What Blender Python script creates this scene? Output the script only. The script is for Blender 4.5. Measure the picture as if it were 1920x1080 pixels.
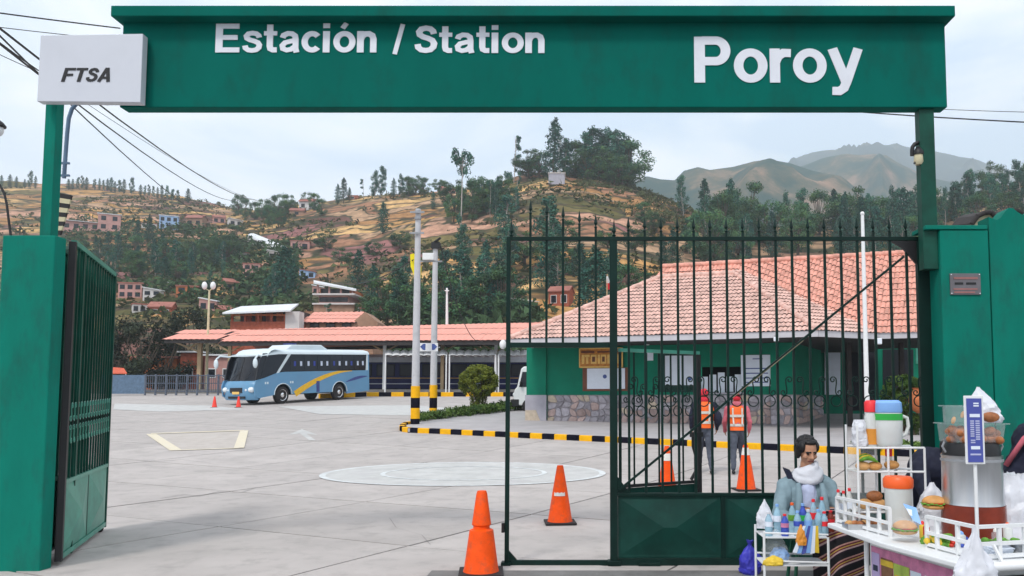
import bpy, bmesh, math, random
from mathutils import Vector, Matrix, noise
from mathutils.geometry import delaunay_2d_cdt

random.seed(7)
R = math.radians
sc = bpy.context.scene
col = sc.collection
for o in list(bpy.data.objects):
    bpy.data.objects.remove(o)

# ------------------------------------------------------------------ camera
F = 1500.0                       # focal length in pixels of the 1920 px wide photograph
PX, PY = 1100.0, 643.0           # optical axis in the (cropped) photograph
HOR = 750.0
PITCH = math.atan((HOR - PY) / F)
EYE = 1.6
cam_d = bpy.data.cameras.new('camera')
cam = bpy.data.objects.new('camera', cam_d)
col.objects.link(cam)
cam.location = (0, 0, EYE)
cam.rotation_euler = (math.pi / 2 + PITCH, 0, 0)
cam_d.sensor_width = 36
cam_d.lens = F / 1920 * 36
cam_d.shift_x = (960 - PX) / 1920
cam_d.shift_y = (PY - 540) / 1920
cam_d.clip_start = 0.05
cam_d.clip_end = 6000
sc.camera = cam

# ------------------------------------------------------------------ sky, sun, exposure
SUN_EL, SUN_AZ = R(52), R(205)      # azimuth measured from +Y clockwise: behind the camera
world = bpy.data.worlds.new('World')
sc.world = world
world.use_nodes = True
nt = world.node_tree
nt.nodes.clear()
def N(t, tree=None, **kw):
    n = (tree or nt).nodes.new(t)
    for k, v in kw.items():
        setattr(n, k, v)
    return n
L = nt.links.new
wo = N('ShaderNodeOutputWorld')
sky = N('ShaderNodeTexSky')
sky.sky_type = 'NISHITA'
sky.sun_disc = False
sky.sun_elevation = SUN_EL
sky.sun_rotation = SUN_AZ
bg1 = N('ShaderNodeBackground'); bg1.inputs[1].default_value = 0.12
L(sky.outputs[0], bg1.inputs[0])
tc = N('ShaderNodeTexCoord')
mp = N('ShaderNodeMapping'); mp.inputs['Scale'].default_value = (1.0, 1.0, 2.6)
mp.inputs['Location'].default_value = (0.35, 0.1, 0.0)
L(tc.outputs['Generated'], mp.inputs[0])
cn = N('ShaderNodeTexNoise'); cn.inputs['Scale'].default_value = 3.2
cn.inputs['Detail'].default_value = 6; cn.inputs['Roughness'].default_value = 0.5
cn.inputs['Distortion'].default_value = 0.4
L(mp.outputs[0], cn.inputs[0])
cr = N('ShaderNodeValToRGB')
cr.color_ramp.elements[0].position = 0.38; cr.color_ramp.elements[0].color = (0.60, 0.71, 0.85, 1)
cr.color_ramp.elements[1].position = 0.62; cr.color_ramp.elements[1].color = (1.0, 1.0, 1.0, 1)
L(cn.outputs[0], cr.inputs[0])
bg2 = N('ShaderNodeBackground'); bg2.inputs[1].default_value = 1.36
L(cr.outputs[0], bg2.inputs[0])
mx = N('ShaderNodeMixShader'); mx.inputs[0].default_value = 0.93
L(bg1.outputs[0], mx.inputs[1]); L(bg2.outputs[0], mx.inputs[2])
L(mx.outputs[0], wo.inputs[0])

sun_d = bpy.data.lights.new('sun', 'SUN')
sun_d.energy = 1.7
sun_d.angle = R(10)
sun_d.color = (1.0, 0.96, 0.90)
sun = bpy.data.objects.new('sun', sun_d)
col.objects.link(sun)
sd = Vector((math.sin(SUN_AZ) * math.cos(SUN_EL), math.cos(SUN_AZ) * math.cos(SUN_EL), math.sin(SUN_EL)))
sun.rotation_euler = (-sd).to_track_quat('-Z', 'Y').to_euler()
sun.location = (0, -5, 30)

vs = sc.view_settings
vs.view_transform = 'Standard'
vs.look = 'None'
vs.gamma = 1
vs.use_curve_mapping = False
vs.exposure = 0.06
sc.render.engine = 'CYCLES'
sc.cycles.use_denoising = True
sc.cycles.max_bounces = 6
sc.cycles.diffuse_bounces = 3
sc.cycles.glossy_bounces = 3
sc.cycles.transmission_bounces = 4
sc.cycles.transparent_max_bounces = 8
sc.cycles.volume_bounces = 3

# ------------------------------------------------------------------ where a place of the photograph stands
cp, sp = math.cos(PITCH), math.sin(PITCH)
def ray(px, py):
    r, u = (px - PX) / F, (PY - py) / F
    return Vector((r, cp - u * sp, sp + u * cp))
def P(px, py, Y):
    d = ray(px, py)
    t = Y / d.y
    return Vector((d.x * t, Y, EYE + d.z * t))
def PZ(px, py, z):
    d = ray(px, py)
    t = (z - EYE) / d.z
    return Vector((d.x * t, d.y * t, z))
def plane_hit(px, py, p0, n):
    d = ray(px, py)
    o = Vector((0, 0, EYE))
    t = (p0 - o).dot(n) / d.dot(n)
    return o + d * t
def gz(y):
    """height of the yard: level by the gate, then rising gently towards the platforms"""
    y = min(y, 56.0)
    return 0.052 * 2.0 * math.log(1 + math.exp((y - 16.5) / 2.0))
def G(px, py):
    d = ray(px, py)
    lo, hi = 1.0, 75.0
    for _ in range(60):
        m = (lo + hi) / 2
        if EYE + d.z * m / d.y > gz(m): lo = m
        else: hi = m
    return Vector((d.x * lo / d.y, lo, gz(lo)))
def lerp(a, b, t): return a + (b - a) * t
def table(tab, x):
    if x <= tab[0][0]: return tab[0][1:]
    for p, q in zip(tab, tab[1:]):
        if x <= q[0]:
            t = (x - p[0]) / (q[0] - p[0])
            return tuple(lerp(a, b, t) for a, b in zip(p[1:], q[1:]))
    return tab[-1][1:]

# ------------------------------------------------------------------ materials
M = {}
def mat(name, c, rough=0.6, metal=0.0, var=0.18, scale=6.0, bump=0.0, bscale=40.0, spec=0.4, dirt=None, rand=0.0, coords='Object',
        emit=None, trans=0.0, alpha=1.0, stretch=(1, 1, 1)):
    m = bpy.data.materials.new(name)
    m.use_nodes = True
    t = m.node_tree
    b = t.nodes['Principled BSDF']
    b.inputs['Roughness'].default_value = rough
    b.inputs['Metallic'].default_value = metal
    b.inputs['Specular IOR Level'].default_value = spec
    tcn = t.nodes.new('ShaderNodeTexCoord')
    mpn = t.nodes.new('ShaderNodeMapping'); mpn.inputs['Scale'].default_value = stretch
    t.links.new(tcn.outputs[coords], mpn.inputs[0])
    nz = t.nodes.new('ShaderNodeTexNoise')
    nz.inputs['Scale'].default_value = scale
    nz.inputs['Detail'].default_value = 5
    nz.inputs['Roughness'].default_value = 0.6
    t.links.new(mpn.outputs[0], nz.inputs[0])
    rp = t.nodes.new('ShaderNodeValToRGB')
    rp.color_ramp.elements[0].position = 0.3
    rp.color_ramp.elements[1].position = 0.7
    lo, hi = 1 - var, 1 + var
    rp.color_ramp.elements[0].color = (c[0] * lo, c[1] * lo, c[2] * lo, 1)
    rp.color_ramp.elements[1].color = (min(1, c[0] * hi), min(1, c[1] * hi), min(1, c[2] * hi), 1)
    t.links.new(nz.outputs[0], rp.inputs[0])
    out = rp.outputs[0]
    if dirt:
        dc, damt, dscale = dirt
        n2 = t.nodes.new('ShaderNodeTexNoise'); n2.inputs['Scale'].default_value = dscale
        n2.inputs['Detail'].default_value = 7; n2.inputs['Roughness'].default_value = 0.7
        t.links.new(mpn.outputs[0], n2.inputs[0])
        r2 = t.nodes.new('ShaderNodeValToRGB')
        r2.color_ramp.elements[0].position = 0.5; r2.color_ramp.elements[1].position = 0.72
        r2.color_ramp.elements[0].color = (0, 0, 0, 1); r2.color_ramp.elements[1].color = (damt, damt, damt, 1)
        t.links.new(n2.outputs[0], r2.inputs[0])
        mxn = t.nodes.new('ShaderNodeMix'); mxn.data_type = 'RGBA'
        t.links.new(r2.outputs[0], mxn.inputs[0])
        t.links.new(out, mxn.inputs[6]); mxn.inputs[7].default_value = (*dc, 1)
        out = mxn.outputs[2]
    if rand:
        oi = t.nodes.new('ShaderNodeObjectInfo')
        mr = t.nodes.new('ShaderNodeMapRange')
        mr.inputs[3].default_value = 1 - rand; mr.inputs[4].default_value = 1 + rand
        t.links.new(oi.outputs['Random'], mr.inputs[0])
        hs = t.nodes.new('ShaderNodeHueSaturation')
        t.links.new(mr.outputs[0], hs.inputs['Value'])
        t.links.new(out, hs.inputs['Color'])
        out = hs.outputs[0]
    t.links.new(out, b.inputs['Base Color'])
    if bump:
        n3 = t.nodes.new('ShaderNodeTexNoise'); n3.inputs['Scale'].default_value = bscale
        n3.inputs['Detail'].default_value = 4
        t.links.new(mpn.outputs[0], n3.inputs[0])
        bp = t.nodes.new('ShaderNodeBump'); bp.inputs['Strength'].default_value = bump
        bp.inputs['Distance'].default_value = 0.02
        t.links.new(n3.outputs[0], bp.inputs['Height'])
        t.links.new(bp.outputs[0], b.inputs['Normal'])
    if emit:
        b.inputs['Emission Color'].default_value = (*emit[:3], 1)
        b.inputs['Emission Strength'].default_value = emit[3]
    if trans:
        b.inputs['Transmission Weight'].default_value = trans
        b.inputs['IOR'].default_value = 1.15
    if alpha < 1:
        b.inputs['Alpha'].default_value = alpha
    M[name] = m
    return m

# ------------------------------------------------------------------ mesh builder
class MB:
    def __init__(s):
        s.v, s.f, s.m, s.k = [], [], [], 0
    def mi(s, k):
        s.k = k
        return s
    def add(s, vs_, fs_):
        o = len(s.v)
        s.v += [Vector(p) for p in vs_]
        for f in fs_:
            s.f.append([i + o for i in f]); s.m.append(s.k)
        return s
    def box(s, c, d, rot=None):
        c = Vector(c); h = Vector(d) / 2
        pts = [Vector((x, y, z)) for z in (-h.z, h.z) for y in (-h.y, h.y) for x in (-h.x, h.x)]
        if rot is not None: pts = [rot @ p for p in pts]
        return s.add([c + p for p in pts], [(0, 2, 3, 1), (4, 5, 7, 6), (0, 1, 5, 4), (2, 6, 7, 3), (0, 4, 6, 2), (1, 3, 7, 5)])
    def bb(s, a, b):
        a, b = Vector(a), Vector(b)
        return s.box((a + b) / 2, [abs(q) for q in (b - a)])
    def bar(s, a, b, w, d, up=(0, 0, 1)):
        """box from a to b, w wide, d deep (towards up)"""
        a, b = Vector(a), Vector(b)
        x = (b - a); l = x.length; x.normalize()
        z = Vector(up)
        if abs(x.dot(z)) > 0.98: z = Vector((0, 1, 0))
        y = z.cross(x).normalized(); z = x.cross(y)
        r = Matrix((x, y, z)).transposed()
        return s.box((a + b) / 2, (l, w, d), r)
    def tube(s, path, r, n=8, caps=True):
        path = [Vector(p) for p in path]
        rs = r if isinstance(r, (list, tuple)) else [r] * len(path)
        o = len(s.v)
        prev = None
        for i, p in enumerate(path):
            t = (path[min(i + 1, len(path) - 1)] - path[max(i - 1, 0)])
            if t.length < 1e-9: t = Vector((0, 0, 1))
            t.normalize()
            if prev is None:
                u = Vector((0, 0, 1)) if abs(t.z) < 0.9 else Vector((1, 0, 0))
            else: u = prev
            a = (u - t * u.dot(t)).normalized(); b_ = t.cross(a)
            prev = a
            for k in range(n):
                w = 2 * math.pi * k / n
                s.v.append(p + (a * math.cos(w) + b_ * math.sin(w)) * rs[i])
        for i in range(len(path) - 1):
            for k in range(n):
                s.f.append([o + i * n + k, o + i * n + (k + 1) % n, o + (i + 1) * n + (k + 1) % n, o + (i + 1) * n + k]); s.m.append(s.k)
        if caps:
            s.f.append([o + k for k in reversed(range(n))]); s.m.append(s.k)
            e = o + (len(path) - 1) * n
            s.f.append([e + k for k in range(n)]); s.m.append(s.k)
        return s
    def lathe(s, prof, c=(0, 0, 0), n=16, sx=1.0, sy=1.0, rot=None, caps=True):
        c = Vector(c); o = len(s.v)
        for r, z in prof:
            for k in range(n):
                w = 2 * math.pi * k / n
                p = Vector((r * math.cos(w) * sx, r * math.sin(w) * sy, z))
                if rot is not None: p = rot @ p
                s.v.append(c + p)
        for i in range(len(prof) - 1):
            for k in range(n):
                s.f.append([o + i * n + k, o + i * n + (k + 1) % n, o + (i + 1) * n + (k + 1) % n, o + (i + 1) * n + k]); s.m.append(s.k)
        if caps:
            s.f.append([o + k for k in reversed(range(n))]); s.m.append(s.k)
            e = o + (len(prof) - 1) * n
            s.f.append([e + k for k in range(n)]); s.m.append(s.k)
        return s
    def ell(s, c, r, n=14, m=9, rot=None, z0=-1.0, z1=1.0):
        prof = []
        for i in range(m + 1):
            z = lerp(math.asin(z0), math.asin(z1), i / m)
            prof.append((max(1e-4, math.cos(z)), math.sin(z)))
        c = Vector(c); o = len(s.v)
        for q, z in prof:
            for k in range(n):
                w = 2 * math.pi * k / n
                p = Vector((q * math.cos(w) * r[0], q * math.sin(w) * r[1], z * r[2]))
                if rot is not None: p = rot @ p
                s.v.append(c + p)
        for i in range(m):
            for k in range(n):
                s.f.append([o + i * n + k, o + i * n + (k + 1) % n, o + (i + 1) * n + (k + 1) % n, o + (i + 1) * n + k]); s.m.append(s.k)
        s.f.append([o + k for k in reversed(range(n))]); s.m.append(s.k)
        e = o + m * n
        s.f.append([e + k for k in range(n)]); s.m.append(s.k)
        return s
    def prism(s, poly, vec):
        """polygon of 3-D points extruded by vec"""
        vec = Vector(vec); poly = [Vector(p) for p in poly]
        nrm = Vector((0, 0, 0))
        for i in range(len(poly)):
            nrm += poly[i].cross(poly[(i + 1) % len(poly)])
        if nrm.dot(vec) > 0: poly.reverse()
        n = len(poly)
        return s.add(poly + [p + vec for p in poly], [list(range(n)), list(reversed(range(n, 2 * n)))] +
                     [[i, i + n, (i + 1) % n + n, (i + 1) % n] for i in range(n)])
    def quad(s, a, b, c, d):
        return s.add([a, b, c, d], [(0, 1, 2, 3)])
    def build(s, name, mats, parent=None, smooth=None, world=False, bevel=0.0, link=True):
        if isinstance(mats, str): mats = [mats]
        me = bpy.data.meshes.new(name)
        vs_ = s.v
        if world and parent is not None:
            inv = root_matrix(parent).inverted()
            vs_ = [inv @ p for p in vs_]
        me.from_pydata([tuple(p) for p in vs_], [], s.f)
        for q in mats: me.materials.append(M[q] if isinstance(q, str) else q)
        if len(mats) > 1: me.polygons.foreach_set('material_index', s.m)
        if smooth is not None:
            me.polygons.foreach_set('use_smooth', [True] * len(me.polygons))
            if smooth < 180: me.set_sharp_from_angle(angle=R(smooth))
        me.update()
        o = bpy.data.objects.new(name, me)
        if link: col.objects.link(o)
        if parent is not None: o.parent = parent
        if bevel:
            bv = o.modifiers.new('edge', 'BEVEL'); bv.width = bevel; bv.segments = 2; bv.limit_method = 'ANGLE'; bv.angle_limit = R(35)
        return o
def root_matrix(o):
    m = Matrix.LocRotScale(o.location, o.rotation_euler, o.scale)
    return root_matrix(o.parent) @ m if o.parent is not None else m
def tag(o, label, cat, group=None):
    o['label'] = label; o['category'] = cat
    if group: o['group'] = group
    return o
def thing(name, label, cat, loc=(0, 0, 0), rotz=0.0, group=None):
    o = bpy.data.objects.new(name, None)
    o.empty_display_size = 0.2
    o.location = loc; o.rotation_euler = (0, 0, rotz)
    col.objects.link(o)
    return tag(o, label, cat, group)
def kind(o, k):
    o['kind'] = k
    return o
def copy_tree(o, parent=None):
    c = o.copy(); col.objects.link(c)
    if parent is not None: c.parent = parent
    for ch in list(o.children): copy_tree(ch, c)
    return c
def dup(o, loc, rotz=0.0, label=None, scale=None):
    c = copy_tree(o)
    c.location = loc; c.rotation_euler = (0, 0, rotz)
    if scale is not None: c.scale = scale
    if label: c['label'] = label
    return c
def piece(src, parent, loc=None, rot=None, name=None, mat_=None):
    """one more alike piece sharing the mesh of src"""
    c = bpy.data.objects.new(name or src.name.split('.')[0], src.data)
    col.objects.link(c); c.parent = parent
    if loc is not None: c.location = loc
    if rot is not None: c.rotation_euler = rot
    return c
def _arc(cx, cy, rx, ry, a0, a1, n=22):
    return [(cx + rx * math.cos(R(lerp(a0, a1, k / n))), cy + ry * math.sin(R(lerp(a0, a1, k / n)))) for k in range(n + 1)]
_S = [(.545, .70), (.52, .80), (.44, .885), (.32, .91), (.19, .875), (.125, .77), (.145, .665), (.24, .59), (.38, .535), (.50, .465), (.555, .35), (.535, .22), (.45, .12), (.32, .09), (.19, .115), (.105, .20), (.085, .32)]
GLYPHS = {  # grotesque capitals and small letters as pen strokes: (advance, [(points, width)])
    'E': (.76, [([(.1, 0), (.1, 1)], .2), ([(.15, .915), (.66, .915)], .17), ([(.15, .52), (.62, .52)], .16), ([(.15, .085), (.68, .085)], .17)]),
    'F': (.70, [([(.1, 0), (.1, 1)], .2), ([(.15, .915), (.64, .915)], .17), ([(.15, .50), (.56, .50)], .16)]),
    'T': (.70, [([(.0, .915), (.64, .915)], .17), ([(.32, .88), (.32, 0)], .2)]),
    'A': (.78, [([(.09, 0), (.36, 1)], .19), ([(.65, 0), (.38, 1)], .19), ([(.2, .29), (.54, .29)], .15)]),
    'P': (.74, [([(.1, 0), (.1, 1)], .2), ([(.15, .915), (.40, .915)] + _arc(.40, .69, .185, .225, 90, -90) + [(.40, .465), (.15, .465)], .18)]),
    'S': (.70, [(_S, .18)]),
    's': (.60, [([(x * .86, y * .74) for x, y in _S], .155)]),
    'c': (.60, [(_arc(.30, .37, .21, .285, 42, 318), .175)]),
    'o': (.66, [(_arc(.31, .37, .225, .285, 0, 360, 36), .175)]),
    'ó': (.66, [(_arc(.31, .37, .225, .285, 0, 360, 36), .175), ([(.25, .84), (.36, 1.02)], .14)]),
    'n': (.65, [([(.1, 0), (.1, .74)], .19), ([(.11, .46), (.15, .57), (.24, .645), (.34, .65), (.43, .59), (.465, .47), (.465, 0)], .18)]),
    'r': (.44, [([(.1, 0), (.1, .74)], .19), ([(.11, .44), (.16, .57), (.26, .645), (.40, .64)], .175)]),
    'i': (.30, [([(.1, 0), (.1, .74)], .19), ([(.1, .85), (.1, 1.01)], .19)]),
    't': (.43, [([(.17, .97), (.17, .22), (.19, .13), (.26, .088), (.37, .09)], .175), ([(.0, .665), (.37, .665)], .145)]),
    'a': (.63, [([(.095, .51), (.13, .60), (.24, .66), (.36, .65), (.445, .58), (.465, .46), (.465, .14), (.50, .0)], .165), ([(.46, .425), (.33, .39), (.17, .34), (.095, .24), (.115, .13), (.22, .08), (.34, .105), (.45, .21)], .155)]),
    'y': (.60, [([(.075, .74), (.315, .03)], .185), ([(.555, .74), (.33, .02), (.275, -.12), (.19, -.185), (.06, -.18)], .175)]),
    '/': (.34, [([(.06, -.03), (.30, 1.02)], .14)])}
def text(s, mat_name, name, parent, tl, br, Yf, thick=0.012, bold=0.0, shear=0.0, world=True):
    """lettering cut from sheet, filling the box tl..br (x and z used); each letter is a piece of its own"""
    pens = []; x0 = 0.0
    for ch in s:
        adv, strokes = GLYPHS[ch]
        for qi, (pts, w) in enumerate(strokes):
            L_, R_ = [], []
            pts = [p for k, p in enumerate(pts) if k == 0 or math.hypot(p[0] - pts[k - 1][0], p[1] - pts[k - 1][1]) > 1e-6]
            closed = math.hypot(pts[0][0] - pts[-1][0], pts[0][1] - pts[-1][1]) < 1e-6
            for k, p in enumerate(pts):
                a = pts[k - 1] if k else (pts[-2] if closed else None); c = pts[k + 1] if k < len(pts) - 1 else (pts[1] if closed else None)
                d1 = Vector((p[0] - a[0], p[1] - a[1])).normalized() if a else None
                d2 = Vector((c[0] - p[0], c[1] - p[1])).normalized() if c else None
                d = (d1 + d2) if (d1 and d2) else (d1 or d2)
                d.normalize(); nn = Vector((-d.y, d.x))
                k_ = 1 / max(.5, nn.dot(Vector((-(d2 or d1).y, (d2 or d1).x))))
                L_.append(Vector(p) + nn * w / 2 * k_); R_.append(Vector(p) - nn * w / 2 * k_)
            sh = lambda v: (x0 + v.x + shear * v.y, v.y)
            pens.append((ch, [sh(v) for v in L_], [sh(v) for v in R_], qi))
        x0 += adv
    allp = [v for _, a, c, _ in pens for v in a + c]
    xa_, xb_ = min(p[0] for p in allp), max(p[0] for p in allp); ya_, yb_ = min(p[1] for p in allp), max(p[1] for p in allp)
    def f(v, dy):
        return Vector((lerp(tl.x, br.x, (v[0] - xa_) / (xb_ - xa_)), Yf - dy, lerp(br.z, tl.z, (v[1] - ya_) / (yb_ - ya_))))
    b = MB()
    for ch, a, c, q in pens:
        o = len(b.v); m = len(a); th = thick + q * .0006
        for k in range(m): b.v += [f(a[k], th), f(c[k], th), f(a[k], 0), f(c[k], 0)]
        for k in range(m - 1):
            i = o + 4 * k; j = i + 4
            b.f += [[i, i + 1, j + 1, j], [i + 2, i, j, j + 2], [i + 1, i + 3, j + 3, j + 1]]; b.m += [0, 0, 0]
        e = o + 4 * (m - 1)
        b.f += [[o, o + 2, o + 3, o + 1], [e, e + 1, e + 3, e + 2]]; b.m += [0, 0]
    return b.build(name, mat_name, parent, world=world)
def inside(p, poly):
    c = False
    j = len(poly) - 1
    for i in range(len(poly)):
        a, b = poly[i], poly[j]
        if (a[1] > p[1]) != (b[1] > p[1]) and p[0] < (b[0] - a[0]) * (p[1] - a[1]) / (b[1] - a[1]) + a[0]: c = not c
        j = i
    return c
def drape(name, poly, zoff, mats, step=0.8, parent=None, k='structure', skirt=0.0, zf=None):
    """flat patch that follows the lie of the yard"""
    zf = zf or (lambda x, y: gz(y))
    pts = [Vector((p[0], p[1])) for p in poly]
    dense = []
    for i in range(len(pts)):
        a, b = pts[i], pts[(i + 1) % len(pts)]
        m = max(1, int((b - a).length / step))
        dense += [a.lerp(b, q / m) for q in range(m)]
    n = len(dense)
    xs = [p.x for p in dense]; ys = [p.y for p in dense]
    extra = []
    x = min(xs) + step * 0.6
    while x < max(xs):
        y = min(ys) + step * 0.6
        while y < max(ys):
            if inside((x, y), dense) and min((Vector((x, y)) - d).length for d in dense) > step * 0.4: extra.append(Vector((x, y)))
            y += step
        x += step
    r = delaunay_2d_cdt(dense + extra, [(i, (i + 1) % n) for i in range(n)], [], 1, 1e-5)
    b = MB()
    b.v = [Vector((p.x, p.y, zf(p.x, p.y) + zoff)) for p in r[0]]
    for f in r[2]:
        f = list(f)
        a, c, d = (b.v[i] for i in f[:3])
        if (c - a).cross(d - a).z < 0: f.reverse()
        b.f.append(f); b.m.append(0)
    if skirt:
        area = sum(dense[i].x * dense[(i + 1) % n].y - dense[(i + 1) % n].x * dense[i].y for i in range(n))
        o = len(b.v)
        for p in dense:
            z = zf(p.x, p.y) + zoff
            b.v += [Vector((p.x, p.y, z)), Vector((p.x, p.y, z - skirt))]
        for i in range(n):
            j = (i + 1) % n
            f = [o + 2 * i, o + 2 * i + 1, o + 2 * j + 1, o + 2 * j]
            if area < 0: f.reverse()
            b.f.append(f); b.m.append(0)
    o = b.build(name, mats, parent)
    if k: o['kind'] = k
    return o

# ------------------------------------------------------------------ the paints and stuffs of the place
mat('green_paint', (0.003, 0.170, 0.125), 0.65, spec=0.08, stretch=(1, 1, .35), var=0.16, scale=2.2, bump=0.05, bscale=18, dirt=((0.016, 0.092, 0.072), 0.75, 3.4))
mat('green_board', (0.001, 0.122, 0.096), 0.7, spec=0.05, stretch=(1, 1, .5), var=0.10, scale=1.2, dirt=((0.010, 0.078, 0.062), 0.75, 2.2))
mat('dark_green_paint', (0.0006, 0.017, 0.013), 0.5, spec=0.22, var=0.25, scale=5, bump=0.03, bscale=25)
mat('panel_green', (0.001, 0.036, 0.027), 0.5, spec=0.25, var=0.3, scale=3, dirt=((0.01, 0.07, 0.055), 0.5, 4))
mat('panel_green_light', (0.06, 0.27, 0.20), 0.4, var=0.25, scale=3, dirt=((0.05, 0.17, 0.13), 0.5, 4))
mat('wall_green', (0.006, 0.185, 0.112), 0.8, spec=0.15, var=0.14, scale=1.5, bump=0.08, bscale=30, dirt=((0.015, 0.16, 0.10), 0.5, 2))
mat('letter_white', (0.72, 0.74, 0.80), 0.5, var=0.05)
mat('leaf_green', (0.003, 0.060, 0.040), 0.5, spec=.25, var=.3, scale=5)
mat('white_paint', (0.78, 0.79, 0.80), 0.45, var=0.06, dirt=((0.55, 0.55, 0.55), 0.4, 6))
mat('sign_grey', (0.60, 0.62, 0.68), 0.4, var=0.06, scale=2, dirt=((0.48, 0.5, 0.56), 0.5, 2))
mat('black', (0.012, 0.012, 0.014), 0.5, var=0.2)
mat('black_paint', (0.010, 0.010, 0.018), 0.8, var=0.3, scale=8, spec=.0)
mat('yellow_paint', (0.82, 0.42, 0.008), 0.55, var=0.1, scale=8, spec=.1, dirt=((0.5, 0.28, 0.05), 0.3, 10))
mat('concrete', (0.44, 0.40, 0.38), 0.85, var=0.10, scale=0.9, bump=0.15, bscale=60, dirt=((0.30, 0.275, 0.26), 0.75, 2.6), rand=0.06)
mat('pole_concrete', (0.50, 0.50, 0.52), 0.8, var=0.15, scale=4, bump=0.1, dirt=((0.35, 0.35, 0.36), 0.5, 4))
mat('pavement', (0.41, 0.385, 0.39), 0.85, var=0.12, scale=1.2, bump=0.1, bscale=40, dirt=((0.33, 0.31, 0.31), 0.6, 1.1))
mat('asphalt', (0.16, 0.155, 0.15), 0.9, var=0.25, scale=3, bump=0.25, bscale=90, dirt=((0.26, 0.25, 0.24), 0.6, 2))
mat('joint_earth', (0.085, 0.08, 0.08), 0.95, var=0.3)
mat('far_ground', (0.16, 0.14, 0.09), 0.95, var=0.3, scale=0.05)
mat('marking_white', (0.62, 0.64, 0.64), 0.7, var=0.18, scale=5, dirt=((0.45, 0.43, 0.43), 0.85, 6))
mat('marking_faint', (0.505, 0.50, 0.485), 0.8, var=0.12, scale=2.5, dirt=((0.47, 0.45, 0.45), 0.9, 1.6))
mat('marking_cream', (0.70, 0.62, 0.47), 0.7, var=0.1, scale=5, dirt=((0.45, 0.43, 0.42), 0.6, 5))
mat('marking_beige', (0.475, 0.425, 0.385), 0.8, var=0.12, scale=3, dirt=((0.45, 0.43, 0.42), 0.6, 3))
mat('cone_orange', (0.90, 0.085, 0.004), 0.5, spec=.2, var=0.14, scale=8, dirt=((0.36, 0.09, 0.05), 0.75, 7))
mat('cone_red', (0.82, 0.05, 0.03), 0.42, var=0.10, scale=8)
mat('cone_white', (0.75, 0.72, 0.68), 0.4, var=0.1, dirt=((0.5, 0.4, 0.33), 0.5, 14))
mat('rubber', (0.02, 0.017, 0.018), 0.75, var=0.3)
mat('roof_tile', (0.70, 0.325, 0.25), 0.75, var=0.26, scale=4.5, dirt=((0.30, 0.17, 0.13), 0.9, 2.8))
mat('roof_tile_pale', (0.68, 0.43, 0.365), 0.75, var=0.26, scale=4.5, dirt=((0.30, 0.19, 0.16), 0.9, 2.8))
mat('canopy_red', (0.78, 0.33, 0.255), 0.7, var=0.10, scale=0.8, dirt=((0.45, 0.2, 0.15), 0.5, 0.8))
mat('fascia', (0.50, 0.49, 0.52), 0.7, var=0.1, scale=2)
mat('dark_timber', (0.035, 0.03, 0.03), 0.8, var=0.3)
mat('plaster_grey', (0.38, 0.37, 0.42), 0.85, var=0.12, scale=2)
mat('stone_mortar', (0.285, 0.265, 0.28), 0.95, var=0.2)
mat('stone_grey', (0.37, 0.345, 0.38), 0.85, var=0.25, scale=7, bump=0.2, rand=0.3)
mat('stone_rose', (0.47, 0.35, 0.325), 0.85, var=0.22, scale=7, bump=0.2, rand=0.25)
mat('stone_cream', (0.55, 0.46, 0.36), 0.85, var=0.18, scale=7, bump=0.2, rand=0.12)
mat('paper_white', (0.74, 0.80, 0.90), 0.6, var=0.05, scale=3)
mat('print_blue', (0.06, 0.10, 0.30), 0.5)
mat('print_dark', (0.03, 0.04, 0.08), 0.5)
mat('sign_wood', (0.55, 0.21, 0.03), 0.5, var=0.4, scale=7, stretch=(1, 1, 3))
mat('sign_gold', (0.82, 0.52, 0.14), 0.45, var=0.15)
mat('sign_brown', (0.16, 0.05, 0.02), 0.5)
mat('glass_dark', (0.010, 0.013, 0.020), 0.08, var=0.1, spec=0.32)
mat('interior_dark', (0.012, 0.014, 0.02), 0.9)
mat('steel', (0.55, 0.56, 0.58), 0.28, metal=0.95, var=0.08, scale=3, stretch=(6, 6, 0.3))
mat('fence_metal', (0.10, 0.12, 0.16), 0.5, metal=.2, var=.2)
mat('grey_metal', (0.30, 0.31, 0.33), 0.5, metal=0.3, var=0.15)
mat('blue_grey_metal', (0.10, 0.16, 0.24), 0.5, metal=0.2, var=0.2)
mat('plaque', (0.15, 0.14, 0.15), 0.35, metal=0.5, var=0.15)
mat('plaque_text', (0.30, 0.13, 0.12), 0.5)
mat('rusty_steel', (0.20, 0.165, 0.11), 0.7, var=.3, scale=9)
mat('tan_steel', (0.42, 0.30, 0.17), 0.6, var=0.1)
mat('cable_black', (0.02, 0.02, 0.022), 0.6)
# ================================================================== THE LAND
# ---- base ground out to the horizon
b = MB()
xs_ = [-2600, -600, -200, -80, -40, -20, 0, 20, 40, 80, 200, 600, 2600]
ys_ = [-60, -10, 0, 6, 10, 12, 14, 16, 18, 20, 22, 25, 30, 40, 50, 56, 64, 100, 300, 900, 2900]
for y in ys_:
    for x in xs_: b.v.append(Vector((x, y, gz(y) - 0.045)))
w_ = len(xs_)
for j in range(len(ys_) - 1):
    for i in range(w_ - 1):
        b.f.append([j * w_ + i, j * w_ + i + 1, (j + 1) * w_ + i + 1, (j + 1) * w_ + i]); b.m.append(0)
kind(b.build('ground', 'joint_earth'), 'structure')

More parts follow.
